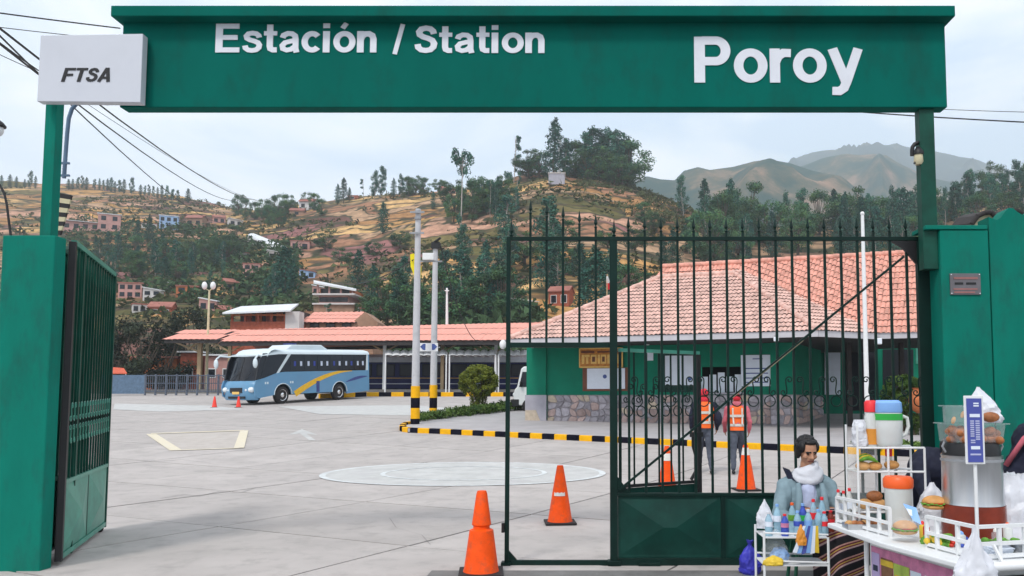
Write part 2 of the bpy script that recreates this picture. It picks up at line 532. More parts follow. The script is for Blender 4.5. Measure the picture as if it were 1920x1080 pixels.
# ---- concrete yard: poured slabs with open joints, laid along the kerb's direction
KU = Vector((0.897, -0.442, 0)); KV = Vector((0.442, 0.897, 0))
SLU, SLV, GAP = 3.0, 2.68, 0.032
yard = bpy.data.objects.new('yard', None); col.objects.link(yard); kind(yard, 'structure')
def slab(mb, iu, iv, res, th=0.04):
    o = len(mb.v)
    u0, u1 = iu * SLU + 0.3 + GAP / 2, (iu + 1) * SLU + 0.3 - GAP / 2
    v0, v1 = iv * SLV - 0.90 + GAP / 2, (iv + 1) * SLV - 0.90 - GAP / 2
    n = res + 1
    jig = random.Random(iu * 71 + iv).uniform(-0.003, 0.003)
    for j in range(n):
        for i in range(n):
            p = KU * lerp(u0, u1, i / res) + KV * lerp(v0, v1, j / res)
            mb.v.append(Vector((p.x, p.y, gz(p.y) + jig)))
    for j in range(res):
        for i in range(res):
            mb.f.append([o + j * n + i, o + j * n + i + 1, o + (j + 1) * n + i + 1, o + (j + 1) * n + i]); mb.m.append(0)
    rim = [(i, 0) for i in range(res)] + [(res, j) for j in range(res)] + [(i, res) for i in range(res, 0, -1)] + [(0, j) for j in range(res, 0, -1)]
    q = len(mb.v)
    for i, j in rim:
        p = mb.v[o + j * n + i]
        mb.v.append(Vector((p.x, p.y, p.z - th)))
    m = len(rim)
    for k in range(m):
        i, j = rim[k]; i2, j2 = rim[(k + 1) % m]
        mb.f.append([o + j * n + i, q + k, q + (k + 1) % m, o + j2 * n + i2]); mb.m.append(0)
far = MB()
for iu in range(-32, 20):
    for iv in range(-8, 32):
        c = KU * (iu + .5) * SLU + KV * (iv + .5) * SLV
        if not (4.0 < c.y < 58 and -46 < c.x < 26): continue
        px = PX + F * c.x / c.y
        if c.y < 23 and -260 < px < 1800:
            s_ = MB(); slab(s_, iu, iv, 3)
            s_.build('concrete_slab', 'concrete', yard)
        else: slab(far, iu, iv, 2)
kind(far.build('distant_slabs', 'concrete', yard), 'stuff')

# ---- street in front of the gate
drape('street', [(-1.45, 3.2), (14, 3.2), (14, 7.62), (-1.45, 7.62)], 0.008, 'asphalt', 1.2)

# ---- painted markings
def pix_poly(pts): return [G(*p) for p in pts]
c0 = (G(602, 889) + G(1136, 889)) / 2
rx = (G(1136, 889) - G(602, 889)).length / 2
yn, yf = G(870, 912).y, G(870, 867).y
ry = (yf - yn) / 2; cy = (yf + yn) / 2
def ellip(f, n=64): return [(c0.x + rx * f * math.cos(2 * math.pi * i / n), cy + ry * f * math.sin(2 * math.pi * i / n)) for i in range(n)]
def ring(name, f0, f1, zoff, m):
    n = 80; b = MB()
    for i in range(n):
        for f in (f0, f1):
            w = 2 * math.pi * i / n
            x, y = c0.x + rx * f * math.cos(w), cy + ry * f * math.sin(w)
            b.v.append(Vector((x, y, gz(y) + zoff)))
    for i in range(n):
        j = (i + 1) % n
        b.f.append([2 * i, 2 * i + 1, 2 * j + 1, 2 * j]); b.m.append(0)
    kind(b.build(name, m), 'structure')
drape('turning_circle', ellip(0.955), 0.009, 'marking_faint', 0.7)
ring('turning_circle_ring', 0.955, 1.0, 0.010, 'marking_white')
ring('turning_circle_ring', 0.55, 0.585, 0.014, 'marking_white')
drape('painted_bay', pix_poly([(283, 814), (458, 808), (448, 841), (330, 845)]), 0.008, 'marking_beige', 0.8)
def stripe(name, a, c, w, m, z=0.013):
    a, c = G(*a), G(*c)
    d = Vector((c.x - a.x, c.y - a.y, 0)).normalized(); n_ = Vector((-d.y, d.x, 0)) * w / 2
    drape(name, [a + n_, c + n_, c - n_, a - n_], z, m, 1.2)
for q, (s_, e_) in enumerate([((283, 814), (330, 845)), ((330, 845), (448, 841)), ((448, 841), (458, 808)), ((283, 814), (458, 808))]):
    stripe('bay_border', s_, e_, (0.28, 0.16, 0.26, 0.3)[q], 'marking_cream', 0.013 + q * 0.003)
drape('painted_arrow', pix_poly([(540, 816), (566, 805), (596, 816), (575, 814), (592, 826), (580, 826), (562, 813)]), 0.009, 'marking_faint', 0.6)
# wash of pale drying water on the far yard
drape('washed_patch', pix_poly([(520, 762), (770, 760), (905, 770), (770, 779), (600, 777)]), 0.009, 'marking_faint', 1.4)
drape('washed_patch', pix_poly([(215, 757), (400, 761), (460, 768), (300, 772), (212, 768)]), 0.009, 'marking_faint', 1.4)

# ---- hairline cracks
for pts in ([(300, 935), (345, 928), (372, 931), (410, 922), (452, 924), (480, 915)], [(690, 955), (730, 972), (742, 990), (790, 1004), (806, 1022)], [(230, 860), (290, 866), (340, 862), (395, 869)]):
    q = [G(*p) for p in pts]; w = .008
    drape('ground_crack', [(p.x, p.y + w) for p in q] + [(p.x + .01, p.y - w) for p in q[::-1]], .0068, 'joint_earth', .5)

# ---- paved island with painted kerb
T_ = G(748, 806)
k0, k1 = G(812, 813), G(1590, 851)
k2 = k0 + (k1 - k0) * 1.75
inn = KV * .10
isl = [G(770, 797), G(985, 768), (4.0, 45.0), (26, 45.0), (26, k2.y + .1), k2 + inn, k0 + inn, (k0.x - .9, k0.y + 0.34), T_ + Vector((.2, .2, 0)), T_ + Vector((.28, 0.6, 0))]
KH = 0.165
drape('paved_island', isl, KH - 0.015, 'pavement', 1.3, skirt=0.12)
def kerb(name, path, blk, w, h, label):
    root = bpy.data.objects.new(name, None); col.objects.link(root); kind(root, 'structure'); root['label'] = label
    pts = [Vector((p[0], p[1])) for p in path]
    d = 0; acc = [0]
    for a, c in zip(pts, pts[1:]): acc.append(acc[-1] + (c - a).length)
    def at(s):
        for i in range(len(pts) - 1):
            if s <= acc[i + 1] or i == len(pts) - 2:
                return pts[i].lerp(pts[i + 1], min(1, (s - acc[i]) / max(1e-6, acc[i + 1] - acc[i])))
    i = 0; s = 0.0
    while s < acc[-1] - 0.05:
        e = min(acc[-1], s + blk)
        a, c = at(s + 0.004), at(e - 0.004)
        t = (c - a).normalized(); n_ = Vector((-t.y, t.x)) * w
        za, zc = gz(a.y), gz(c.y)
        mb = MB()
        pr = [(0, -0.04), (0, h - 0.02), (0.12, h), (1, h), (1, -0.04)]
        o = 0
        for q, z in ((a, za), (c, zc)):
            for f, zz in pr: mb.v.append(Vector((q.x + n_.x * f, q.y + n_.y * f, z + zz)))
        m = len(pr)
        for j in range(m): mb.f.append([j, (j + 1) % m, m + (j + 1) % m, m + j]); mb.m.append(0)
        mb.f += [list(reversed(range(m))), list(range(m, 2 * m))]; mb.m += [0, 0]
        mb.build('kerb_block', 'yellow_paint' if i % 2 == 0 else 'black_paint', root)
        s = e; i += 1
tip = []
for i in range(9):   # rounded nose of the island
    w = R(lerp(205, 320, i / 8))
tipc = [G(768, 798), G(757, 799.5), G(750, 803), G(748, 807), G(756, 810.5), G(775, 811.8), k0]
kerb('island_kerb', tipc + [k2], 0.42, 0.17, KH, 'kerb of alternating yellow and black blocks round the paved island')
kerb('platform_kerb', [G(600, 747), G(690, 743.5), G(1010, 743.5)], 0.8, 0.2, 0.28, 'yellow and black kerb along the front of the platforms')

# ================================================================== HILLS
RIDGE = [(-700, 345, 560), (0, 350, 560), (180, 354, 560), (330, 374, 520), (380, 386, 480), (430, 398, 450), (480, 402, 430), (560, 392, 410), (640, 380, 390),
         (760, 365, 360), (850, 354, 330), (930, 342, 305), (1000, 328, 292), (1050, 322, 290), (1110, 327, 288), (1180, 348, 282), (1250, 375, 275),
         (1300, 400, 262), (1400, 432, 250), (1600, 440, 250), (1720, 408, 270), (1800, 380, 290), (1920, 345, 310), (2100, 310, 320), (2700, 330, 320)]
YB = 66.0
def hill_z(x, y):
    px = PX + F * x / y
    yr, dr = table(RIDGE, px)
    zr = EYE + (HOR - yr) / F * dr
    t = (y - YB) / (dr - YB)
    zb = gz(60)
    if t <= 0: return zb
    if t <= 1:
        s = t * 0.55 + 0.45 * (t * t * (3 - 2 * t))
        z = zb + (zr - zb) * s
    else:
        z = zr - (y - dr) * 0.16 - ((y - dr) ** 2) * 0.0012
    a = min(1, max(0, t * 6)) * min(1, max(0, (1.0 - t) * 5))
    z += a * (noise.noise(Vector((x * 0.014, y * 0.02, 3.1))) * 5.0 + noise.noise(Vector((x * 0.05, y * 0.06, 9))) * 1.6)
    # farm terraces
    st = 3.6
    k = math.floor(z / st); f = z / st - k
    zt = (k + min(1.0, max(0.0, (f - 0.30) / 0.42))) * st
    amt = 0.55 * a * max(0.0, min(1.0, 0.5 + 1.6 * noise.noise(Vector((x * 0.01, y * 0.012, 20)))))
    return z + (zt - z) * amt
def TG(px, py, ymax=700):
    """where the sight line through a place of the photograph meets the hill"""
    d = ray(px, py)
    y = YB
    last = None
    while y < ymax:
        x = d.x * y / d.y
        if EYE + d.z * y / d.y <= hill_z(x, y): return Vector((x, y, hill_z(x, y)))
        y += 1.2
    yr, dr = table(RIDGE, px)
    x = d.x * dr / d.y
    return Vector((x, dr, hill_z(x, dr)))

hm = bpy.data.materials.new('hillside'); hm.use_nodes = True
t = hm.node_tree; pb = t.nodes['Principled BSDF']; pb.inputs['Roughness'].default_value = 0.95; pb.inputs['Specular IOR Level'].default_value = 0.1
def tn(tp, **kw):
    n = t.nodes.new(tp)
    for k, v in kw.items(): setattr(n, k, v)
    return n
ge = tn('ShaderNodeNewGeometry')
wn = tn('ShaderNodeTexNoise'); wn.inputs['Scale'].default_value = 0.03; wn.inputs['Detail'].default_value = 4
t.links.new(ge.outputs['Position'], wn.inputs[0])
sc1 = tn('ShaderNodeVectorMath', operation='SCALE'); sc1.inputs['Scale'].default_value = 34
t.links.new(wn.outputs['Color'], sc1.inputs[0])
ad = tn('ShaderNodeVectorMath', operation='ADD'); t.links.new(ge.outputs['Position'], ad.inputs[0]); t.links.new(sc1.outputs[0], ad.inputs[1])
mpn = tn('ShaderNodeMapping'); mpn.inputs['Scale'].default_value = (0.034, 0.036, 0.23); mpn.inputs['Rotation'].default_value = (0, R(5), 0)
t.links.new(ad.outputs[0], mpn.inputs[0])
vo = tn('ShaderNodeTexVoronoi'); vo.inputs['Scale'].default_value = 1.0; t.links.new(mpn.outputs[0], vo.inputs[0])
ve = tn('ShaderNodeTexVoronoi', feature='DISTANCE_TO_EDGE'); ve.inputs['Scale'].default_value = 1.0; t.links.new(mpn.outputs[0], ve.inputs[0])
sx_ = tn('ShaderNodeSeparateColor'); t.links.new(vo.outputs['Color'], sx_.inputs[0])
fr = tn('ShaderNodeValToRGB'); fr.color_ramp.interpolation = 'CONSTANT'
els = [(0.0, (0.36, 0.185, 0.075)), (0.14, (0.50, 0.27, 0.10)), (0.26, (0.15, 0.07, 0.055)), (0.37, (0.60, 0.37, 0.16)), (0.50, (0.33, 0.165, 0.095)),
       (0.62, (0.17, 0.135, 0.05)), (0.71, (0.45, 0.28, 0.17)), (0.82, (0.12, 0.105, 0.035)), (0.89, (0.27, 0.12, 0.11)), (0.95, (0.50, 0.28, 0.19))]
fr.color_ramp.elements[0].position = 0; fr.color_ramp.elements[0].color = (*els[0][1], 1)
fr.color_ramp.elements[1].position = els[1][0]; fr.color_ramp.elements[1].color = (*els[1][1], 1)
for p_, c_ in els[2:]:
    e_ = fr.color_ramp.elements.new(p_); e_.color = (*c_, 1)
t.links.new(sx_.outputs[0], fr.inputs[0])
# grain inside the fields
gn = tn('ShaderNodeTexNoise'); gn.inputs['Scale'].default_value = 0.35; gn.inputs['Detail'].default_value = 8; gn.inputs['Roughness'].default_value = 0.7
t.links.new(ge.outputs['Position'], gn.inputs[0])
gr = tn('ShaderNodeMapRange'); gr.inputs[1].default_value = 0.3; gr.inputs[2].default_value = 0.7; gr.inputs[3].default_value = 0.5; gr.inputs[4].default_value = 1.4
t.links.new(gn.outputs[0], gr.inputs[0])
mu = tn('ShaderNodeMix', data_type='RGBA', blend_type='MULTIPLY'); mu.inputs[0].default_value = 1
t.links.new(fr.outputs[0], mu.inputs[6]); t.links.new(gr.outputs[0], mu.inputs[7])
# scrub cover by large noise
cn2 = tn('ShaderNodeTexNoise'); cn2.inputs['Scale'].default_value = 0.018; cn2.inputs['Detail'].default_value = 7; cn2.inputs['Roughness'].default_value = 0.65
t.links.new(ge.outputs['Position'], cn2.inputs[0])
c2r = tn('ShaderNodeValToRGB'); c2r.color_ramp.elements[0].position = 0.54; c2r.color_ramp.elements[1].position = 0.68
t.links.new(cn2.outputs[0], c2r.inputs[0])
m2 = tn('ShaderNodeMix', data_type='RGBA'); m2.inputs[7].default_value = (0.075, 0.075, 0.035, 1)
t.links.new(c2r.outputs[0], m2.inputs[0]); t.links.new(mu.outputs[2], m2.inputs[6])
# hedges and banks between the fields
er = tn('ShaderNodeValToRGB'); er.color_ramp.elements[0].position = 0.025; er.color_ramp.elements[1].position = 0.085
er.color_ramp.elements[0].color = (1, 1, 1, 1); er.color_ramp.elements[1].color = (0, 0, 0, 1)
t.links.new(ve.outputs['Distance'], er.inputs[0])
m3 = tn('ShaderNodeMix', data_type='RGBA'); m3.inputs[7].default_value = (0.055, 0.055, 0.03, 1)
t.links.new(er.outputs[0], m3.inputs[0]); t.links.new(m2.outputs[2], m3.inputs[6])
# dark grassy banks along the terrace edges
sz = tn('ShaderNodeSeparateXYZ'); t.links.new(ge.outputs['Position'], sz.inputs[0])
zn = tn('ShaderNodeTexNoise'); zn.inputs['Scale'].default_value = 0.045; zn.inputs['Detail'].default_value = 6; t.links.new(ge.outputs['Position'], zn.inputs[0])
z1 = tn('ShaderNodeMath', operation='MULTIPLY_ADD'); z1.inputs[1].default_value = 1.7; t.links.new(zn.outputs[0], z1.inputs[0])
z0 = tn('ShaderNodeMath', operation='DIVIDE'); z0.inputs[1].default_value = 3.6; t.links.new(sz.outputs[2], z0.inputs[0]); t.links.new(z0.outputs[0], z1.inputs[2])
zf_ = tn('ShaderNodeMath', operation='FRACT'); t.links.new(z1.outputs[0], zf_.inputs[0])
zr_ = tn('ShaderNodeValToRGB'); t.links.new(zf_.outputs[0], zr_.inputs[0])
zr_.color_ramp.elements[0].position = 0.0; zr_.color_ramp.elements[0].color = (0, 0, 0, 1)
zr_.color_ramp.elements[1].position = 1.0; zr_.color_ramp.elements[1].color = (0, 0, 0, 1)
for p_, v_ in ((.36, 0), (.42, .85), (.55, .75), (.62, 0)):
    e_ = zr_.color_ramp.elements.new(p_); e_.color = (v_, v_, v_, 1)
bn = tn('ShaderNodeTexNoise'); bn.inputs['Scale'].default_value = 0.09; bn.inputs['Detail'].default_value = 3; t.links.new(ge.outputs['Position'], bn.inputs[0])
br = tn('ShaderNodeMapRange'); br.inputs[1].default_value = .40; br.inputs[2].default_value = .52; t.links.new(bn.outputs[0], br.inputs[0])
bm = tn('ShaderNodeMath', operation='MULTIPLY'); t.links.new(zr_.outputs[0], bm.inputs[0]); t.links.new(br.outputs[0], bm.inputs[1])
m4 = tn('ShaderNodeMix', data_type='RGBA'); m4.inputs[7].default_value = (0.07, 0.052, 0.034, 1)
t.links.new(bm.outputs[0], m4.inputs[0]); t.links.new(m3.outputs[2], m4.inputs[6])
t.links.new(m4.outputs[2], pb.inputs['Base Color'])
M['hillside'] = hm

b = MB()
NC, NR = 300, 150
px0, px1 = -700, 2700
for j in range(NR + 1):
    for i in range(NC + 1):
        px = lerp(px0, px1, i / NC)
        yr, dr = table(RIDGE, px)
        tt = j / NR * 1.25
        y = YB - 4 + (dr - YB + 4) * (tt ** 1.35 if tt < 1 else tt)
        x = (px - PX) / F * y
        b.v.append(Vector((x, y, hill_z(x, y))))
for j in range(NR):
    for i in range(NC):
        a = j * (NC + 1) + i
        b.f.append([a, a + 1, a + NC + 2, a + NC + 1]); b.m.append(0)
kind(b.build('near_hill', 'hillside', smooth=180), 'structure')

# ---- mountains behind
def mountain(name, ridge, depth, mats, seed, base_y=0.0, foot=0.45):
    """a ridge with spurs that run down towards the valley"""
    b = MB(); nc, nr = 170, 44
    p0, p1 = ridge[0][0], ridge[-1][0]
    for j in range(nr + 1):
        for i in range(nc + 1):
            px = lerp(p0, p1, i / nc)
            yr, dr = table(ridge, px)
            zr = EYE + (HOR - yr) / F * dr
            t_ = j / nr * 1.3
            y = dr * lerp(foot, 1.0, t_)
            s = t_ if t_ < 1 else 1 - (t_ - 1) * 1.2
            z = base_y + (zr - base_y) * (s * 0.45 + 0.55 * s * s * (3 - 2 * s))
            x = (px - PX) / F * y
            a = min(1, s * 3) * min(1, abs(1 - t_) * 4)
            rid = 1 - abs(noise.noise(Vector((x * 0.007 + seed, y * 0.0024, seed)))) * 2
            z += a * (rid - 0.5) * zr * 0.24 + a * noise.noise(Vector((x * 0.018, y * 0.012, seed * 2))) * zr * 0.06
            b.v.append(Vector((x, y, z)))
    for j in range(nr):
        for i in range(nc):
            a = j * (nc + 1) + i
            b.f.append([a, a + 1, a + nc + 2, a + nc + 1]); b.m.append(0)
    return kind(b.build(name, mats, smooth=180), 'structure')
def mountain_mat(name, ca, cb, cc, sc_):
    m = bpy.data.materials.new(name); m.use_nodes = True
    t = m.node_tree; p = t.nodes['Principled BSDF']; p.inputs['Roughness'].default_value = 1; p.inputs['Specular IOR Level'].default_value = 0.05
    g = t.nodes.new('ShaderNodeNewGeometry')
    n1 = t.nodes.new('ShaderNodeTexNoise'); n1.inputs['Scale'].default_value = sc_; n1.inputs['Detail'].default_value = 9; n1.inputs['Roughness'].default_value = 0.66
    t.links.new(g.outputs['Position'], n1.inputs[0])
    r = t.nodes.new('ShaderNodeValToRGB')
    r.color_ramp.elements[0].position = 0.47; r.color_ramp.elements[0].color = (*ca, 1)
    r.color_ramp.elements[1].position = 0.66; r.color_ramp.elements[1].color = (*cc, 1)
    e = r.color_ramp.elements.new(0.55); e.color = (*cb, 1)
    t.links.new(n1.outputs[0], r.inputs[0]); t.links.new(r.outputs[0], p.inputs['Base Color'])
    M[name] = m
mountain_mat('mountain_brown', (0.018, 0.055, 0.042), (0.085, 0.085, 0.05), (0.30, 0.185, 0.12), 0.010)
mountain_mat('mountain_green', (0.025, 0.045, 0.04), (0.05, 0.065, 0.05), (0.16, 0.13, 0.09), 0.006)
mountain('middle_mountain', [(1080, 372, 1054), (1150, 350, 1054), (1195, 331, 1054), (1215, 320, 1054), (1240, 326, 1054), (1268, 328, 1054), (1285, 310, 1054), (1312, 303, 1054),
         (1335, 309, 1054), (1380, 303, 1088), (1420, 292, 1088), (1450, 288, 1088), (1490, 296, 1088), (1540, 320, 1088), (1600, 350, 1054), (1640, 380, 1020), (1720, 420, 1020), (1840, 460, 1020)],
         0, 'mountain_brown', 1.3, foot=0.5)
mountain('second_mountain', [(1340, 360, 1530), (1440, 330, 1530), (1500, 306, 1530), (1545, 290, 1530), (1600, 281, 1530), (1650, 287, 1530), (1700, 300, 1530), (1760, 325, 1530),
         (1850, 345, 1530), (1960, 360, 1530), (2200, 400, 1530)], 0, 'mountain_brown', 4.7, foot=0.6)
mountain('far_peak', [(1380, 330, 2470), (1480, 298, 2470), (1530, 282, 2470), (1580, 276, 2470), (1620, 268, 2470), (1655, 261, 2470), (1700, 263, 2470), (1750, 270, 2470), (1800, 281, 2470),
         (1850, 297, 2470), (1950, 330, 2470), (2200, 370, 2470)], 0, 'mountain_green', 8.2, foot=0.7)

# ---- scrub and hedge clumps on the near hill
for nm, c in (('leaf_scrub', (0.075, 0.088, 0.036)), ('leaf_thicket', (0.050, 0.092, 0.040))):
    mat(nm, c, 0.9, var=0.5, scale=0.15, spec=0.1)
rs = random.Random(11)
b = MB()
cnt = 0
while cnt < 900:      # thickets on the lower slopes
    px = rs.uniform(100, 1000); y = rs.uniform(78, 300)
    yr, dr = table(RIDGE, px)
    t_ = (y - YB) / (dr - YB)
    lim = 0.45 if px < 560 else .2
    if t_ > lim or (px < 440 and t_ < .16) or (px < 330 and rs.random() < .5): continue
    x = (px - PX) / F * y
    if noise.noise(Vector((x * 0.03, y * 0.035, 2.5))) < (-.16 if px < 560 else -.02): continue
    cnt += 1
    z = hill_z(x, y); s = rs.uniform(1.0, 2.3)
    for k in range(15):
        c = Vector((x + rs.gauss(0, .55) * s, y + rs.gauss(0, .5) * s, z + rs.uniform(0.05, 1.25) * s))
        a = Vector((rs.gauss(0, 1), rs.gauss(0, 1), rs.gauss(0, .7))).normalized() * s * 0.42
        d = Vector((rs.gauss(0, 1), rs.gauss(0, 1), rs.gauss(0, .9))).normalized() * s * 0.42
        b.add([c - a, c + d, c + a * .8], [(0, 1, 2)])
kind(b.build('hillside_thickets', 'leaf_thicket'), 'stuff')
b = MB()
cnt = 0
while cnt < 3400:
    px = rs.uniform(-150, 2050); y = rs.uniform(72, 420)
    yr, dr = table(RIDGE, px)
    if y > dr: continue
    x = (px - PX) / F * y
    dn = noise.noise(Vector((x * 0.02, y * 0.03, 5.5))) + 0.35 * noise.noise(Vector((x * 0.09, y * 0.1, 1)))
    lim = 0.12
    if px < 560: lim = -0.05
    if px > 1180: lim = -0.15
    if dn < lim and rs.random() > 0.05: continue
    cnt += 1
    z = hill_z(x, y)
    s = rs.uniform(0.5, 1.5)
    for k in range(7):
        c = Vector((x + rs.gauss(0, .5) * s * 1.3, y + rs.gauss(0, .5) * s, z + rs.uniform(0.05, 0.9) * s))
        a = Vector((rs.gauss(0, 1), rs.gauss(0, 1), rs.gauss(0, .6))).normalized() * s * 0.7
        d = Vector((rs.gauss(0, 1), rs.gauss(0, 1), rs.gauss(0, .9))).normalized() * s * 0.7
        b.add([c - a, c + d, c + a * .8], [(0, 1, 2)])
cnt = 0
while cnt < 1500:      # rough bushes on the right flank of the middle hill
    px = rs.uniform(1075, 1330); yr, dr = table(RIDGE, px)
    y = YB + (dr - YB) * rs.uniform(.60, 1.0); x = (px - PX) / F * y
    if noise.noise(Vector((x * .05, y * .05, 7))) < -.25: continue
    cnt += 1
    z = hill_z(x, y); s = rs.uniform(.5, 1.2)
    for k in range(7):
        c = Vector((x + rs.gauss(0, .5) * s, y + rs.gauss(0, .5) * s, z + rs.uniform(0.05, 1.0) * s))
        a = Vector((rs.gauss(0, 1), rs.gauss(0, 1), rs.gauss(0, .7))).normalized() * s * 0.5
        d = Vector((rs.gauss(0, 1), rs.gauss(0, 1), rs.gauss(0, .9))).normalized() * s * 0.5
        b.add([c - a, c + d, c + a * .8], [(0, 1, 2)])
kind(b.build('hillside_scrub', 'leaf_scrub'), 'stuff')
# ================================================================== TREES
def leaf_mat(name, c, c2, sc_=1.5):
    m = bpy.data.materials.new(name); m.use_nodes = True
    t = m.node_tree; p = t.nodes['Principled BSDF']; p.inputs['Roughness'].default_value = 0.7; p.inputs['Specular IOR Level'].default_value = 0.2
    g = t.nodes.new('ShaderNodeNewGeometry')
    n1 = t.nodes.new('ShaderNodeTexNoise'); n1.inputs['Scale'].default_value = sc_; n1.inputs['Detail'].default_value = 3
    t.links.new(g.outputs['Position'], n1.inputs[0])
    r = t.nodes.new('ShaderNodeValToRGB'); r.color_ramp.elements[0].position = 0.35; r.color_ramp.elements[1].position = 0.68
    r.color_ramp.elements[0].color = (*c, 1); r.color_ramp.elements[1].color = (*c2, 1)
    t.links.new(n1.outputs[0], r.inputs[0])
    oi = t.nodes.new('ShaderNodeObjectInfo')
    mr = t.nodes.new('ShaderNodeMapRange'); mr.inputs[3].default_value = 0.65; mr.inputs[4].default_value = 1.4
    t.links.new(oi.outputs['Random'], mr.inputs[0])
    hs = t.nodes.new('ShaderNodeHueSaturation'); t.links.new(mr.outputs[0], hs.inputs['Value']); t.links.new(r.outputs[0], hs.inputs['Color'])
    t.links.new(hs.outputs[0], p.inputs['Base Color'])
    M[name] = m
leaf_mat('leaf_eucalyptus', (0.018, 0.082, 0.066), (0.055, 0.150, 0.090), 0.6)
leaf_mat('leaf_conifer', (0.010, 0.062, 0.052), (0.032, 0.120, 0.076), 0.6)
leaf_mat('leaf_broad', (0.022, 0.088, 0.050), (0.085, 0.165, 0.050), 0.5)
leaf_mat('leaf_dark', (0.014, 0.024, 0.016), (0.045, 0.055, 0.028), 0.9)
leaf_mat('leaf_topiary', (0.10, 0.14, 0.018), (0.30, 0.33, 0.045), 3.0)
leaf_mat('leaf_border', (0.03, 0.075, 0.015), (0.13, 0.20, 0.04), 3.0)
mat('bark_pale', (0.42, 0.38, 0.35), 0.9, var=0.25, scale=2)
mat('bark_dark', (0.10, 0.075, 0.055), 0.9, var=0.3, scale=2)

def leaves(b, c, rad, n, size, rs, flat=0.8):
    for _ in range(n):
        d = Vector((rs.gauss(0, 1), rs.gauss(0, 1), rs.gauss(0, 1) * flat))
        d = d.normalized() * (rs.random() ** 0.45)
        p = Vector(c) + Vector((d.x * rad[0], d.y * rad[1], d.z * rad[2]))
        nrm = (d + Vector((rs.gauss(0, .5), rs.gauss(0, .5), rs.gauss(0.35, .5)))).normalized()
        a = nrm.orthogonal().normalized()
        a = Matrix.Rotation(rs.uniform(0, 6.28), 3, nrm) @ a
        e = nrm.cross(a)
        s = size * rs.uniform(0.6, 1.3)
        b.add([p - a * s, p + e * s * 0.55, p + a * s, p - e * s * 0.55], [(0, 1, 2, 3)])
def limb(b, a, c, r0, r1, rs, n=5):
    pts = [Vector(a).lerp(Vector(c), i / (n - 1)) + Vector((rs.gauss(0, .012), rs.gauss(0, .012), 0)) * (0 if i in (0, n - 1) else 1) for i in range(n)]
    b.tube(pts, [lerp(r0, r1, i / (n - 1)) for i in range(n)], 5)
def tree_shape(kindname, seed, dens=1.0):
    """unit-height tree: (trunk mesh builder, crown mesh builder)"""
    rs = random.Random(seed)
    tr, cr_ = MB(), MB()
    if kindname == 'eucalyptus':
        lean = Vector((rs.uniform(-.04, .04), rs.uniform(-.04, .04), 0))
        limb(tr, (0, 0, -0.03), Vector((0, 0, 0.92)) + lean, 0.014, 0.004, rs, 7)
        for k in range(int(24 * dens)):
            h = 0.14 + 0.86 * (k + rs.random()) / 24
            r = 0.15 * (1.12 - abs(h - 0.5) * 1.7)
            w = rs.uniform(0, 6.28)
            c = Vector((math.cos(w) * r * rs.uniform(.3, 1), math.sin(w) * r * rs.uniform(.3, 1), h * 0.95)) + lean * h
            limb(tr, Vector((0, 0, c.z - 0.10)) + lean * h, c, 0.005, 0.002, rs, 3)
            q = rs.uniform(0.045, 0.085)
            leaves(cr_, c, (q, q, q * 1.35), int(85), 0.019, rs)
    elif kindname == 'sparse':
        lean = Vector((rs.uniform(-.05, .05), rs.uniform(-.05, .05), 0))
        limb(tr, (0, 0, -0.03), Vector((0, 0, 0.95)) + lean, 0.011, 0.004, rs, 7)
        for k in range(11):
            h = rs.choice((rs.uniform(0.2, .6), rs.uniform(.72, 1.0), rs.uniform(.72, 1.0)))
            w = rs.uniform(0, 6.28); r = rs.uniform(0.02, 0.12)
            c = Vector((math.cos(w) * r, math.sin(w) * r, h * 0.96)) + lean * h
            limb(tr, Vector((0, 0, c.z - 0.09)) + lean * h, c, 0.005, 0.002, rs, 3)
            q = rs.uniform(0.03, 0.065)
            leaves(cr_, c, (q, q, q * 1.2), 70, 0.017, rs)
    elif kindname == 'conifer':
        limb(tr, (0, 0, -0.03), (0, 0, 0.95), 0.018, 0.004, rs, 5)
        for k in range(34):
            h = (k + rs.random()) / 34
            rr = (0.22 * (1 - h) ** 0.75 + 0.02) * rs.uniform(0.65, 1.1)
            w = k * 2.4 + rs.uniform(-.4, .4)
            c = Vector((math.cos(w) * rr * .6, math.sin(w) * rr * .6, 0.07 + h * 0.91))
            q = rr * 0.55 + 0.02
            leaves(cr_, c, (q, q, 0.06), 60, 0.018, rs)
    elif kindname == 'column':
        limb(tr, (0, 0, -0.03), (0, 0, 0.9), 0.02, 0.004, rs, 5)
        for k in range(26):
            h = (k + rs.random()) / 26
            rr = 0.14 * (math.sin(math.pi * min(1, h * 0.86 + 0.12)) ** 0.7)
            w = k * 2.4
            c = Vector((math.cos(w) * rr * .5, math.sin(w) * rr * .5, 0.08 + h * 0.9))
            leaves(cr_, c, (rr * .75 + .01, rr * .75 + .01, 0.07), 70, 0.018, rs)
    else:   # broad
        limb(tr, (0, 0, -0.03), (0, 0, 0.45), 0.035, 0.022, rs, 4)
        for k in range(26):
            th = rs.uniform(0, 6.28); u = rs.uniform(-1, 1)
            q = math.sqrt(1 - min(1, u * u))
            c = Vector((math.cos(th) * q * 0.34, math.sin(th) * q * 0.34, 0.52 + u * 0.40))
            limb(tr, (0, 0, 0.22), c, 0.012, 0.004, rs, 3)
            g = rs.uniform(0.10, 0.17)
            leaves(cr_, c, (g, g, g * .85), 170, 0.021, rs)
    return tr, cr_
PROTO = {}
def proto(kindname, seed, leaf, bark):
    tr, cr_ = tree_shape(kindname, seed)
    a = tr.build('trunk', bark, link=False, smooth=180); c = cr_.build('crown', leaf, link=False)
    PROTO.setdefault(kindname, []).append((a.data, c.data))
    bpy.data.objects.remove(a); bpy.data.objects.remove(c)
for s_ in range(4): proto('eucalyptus', 20 + s_, 'leaf_eucalyptus', 'bark_pale')
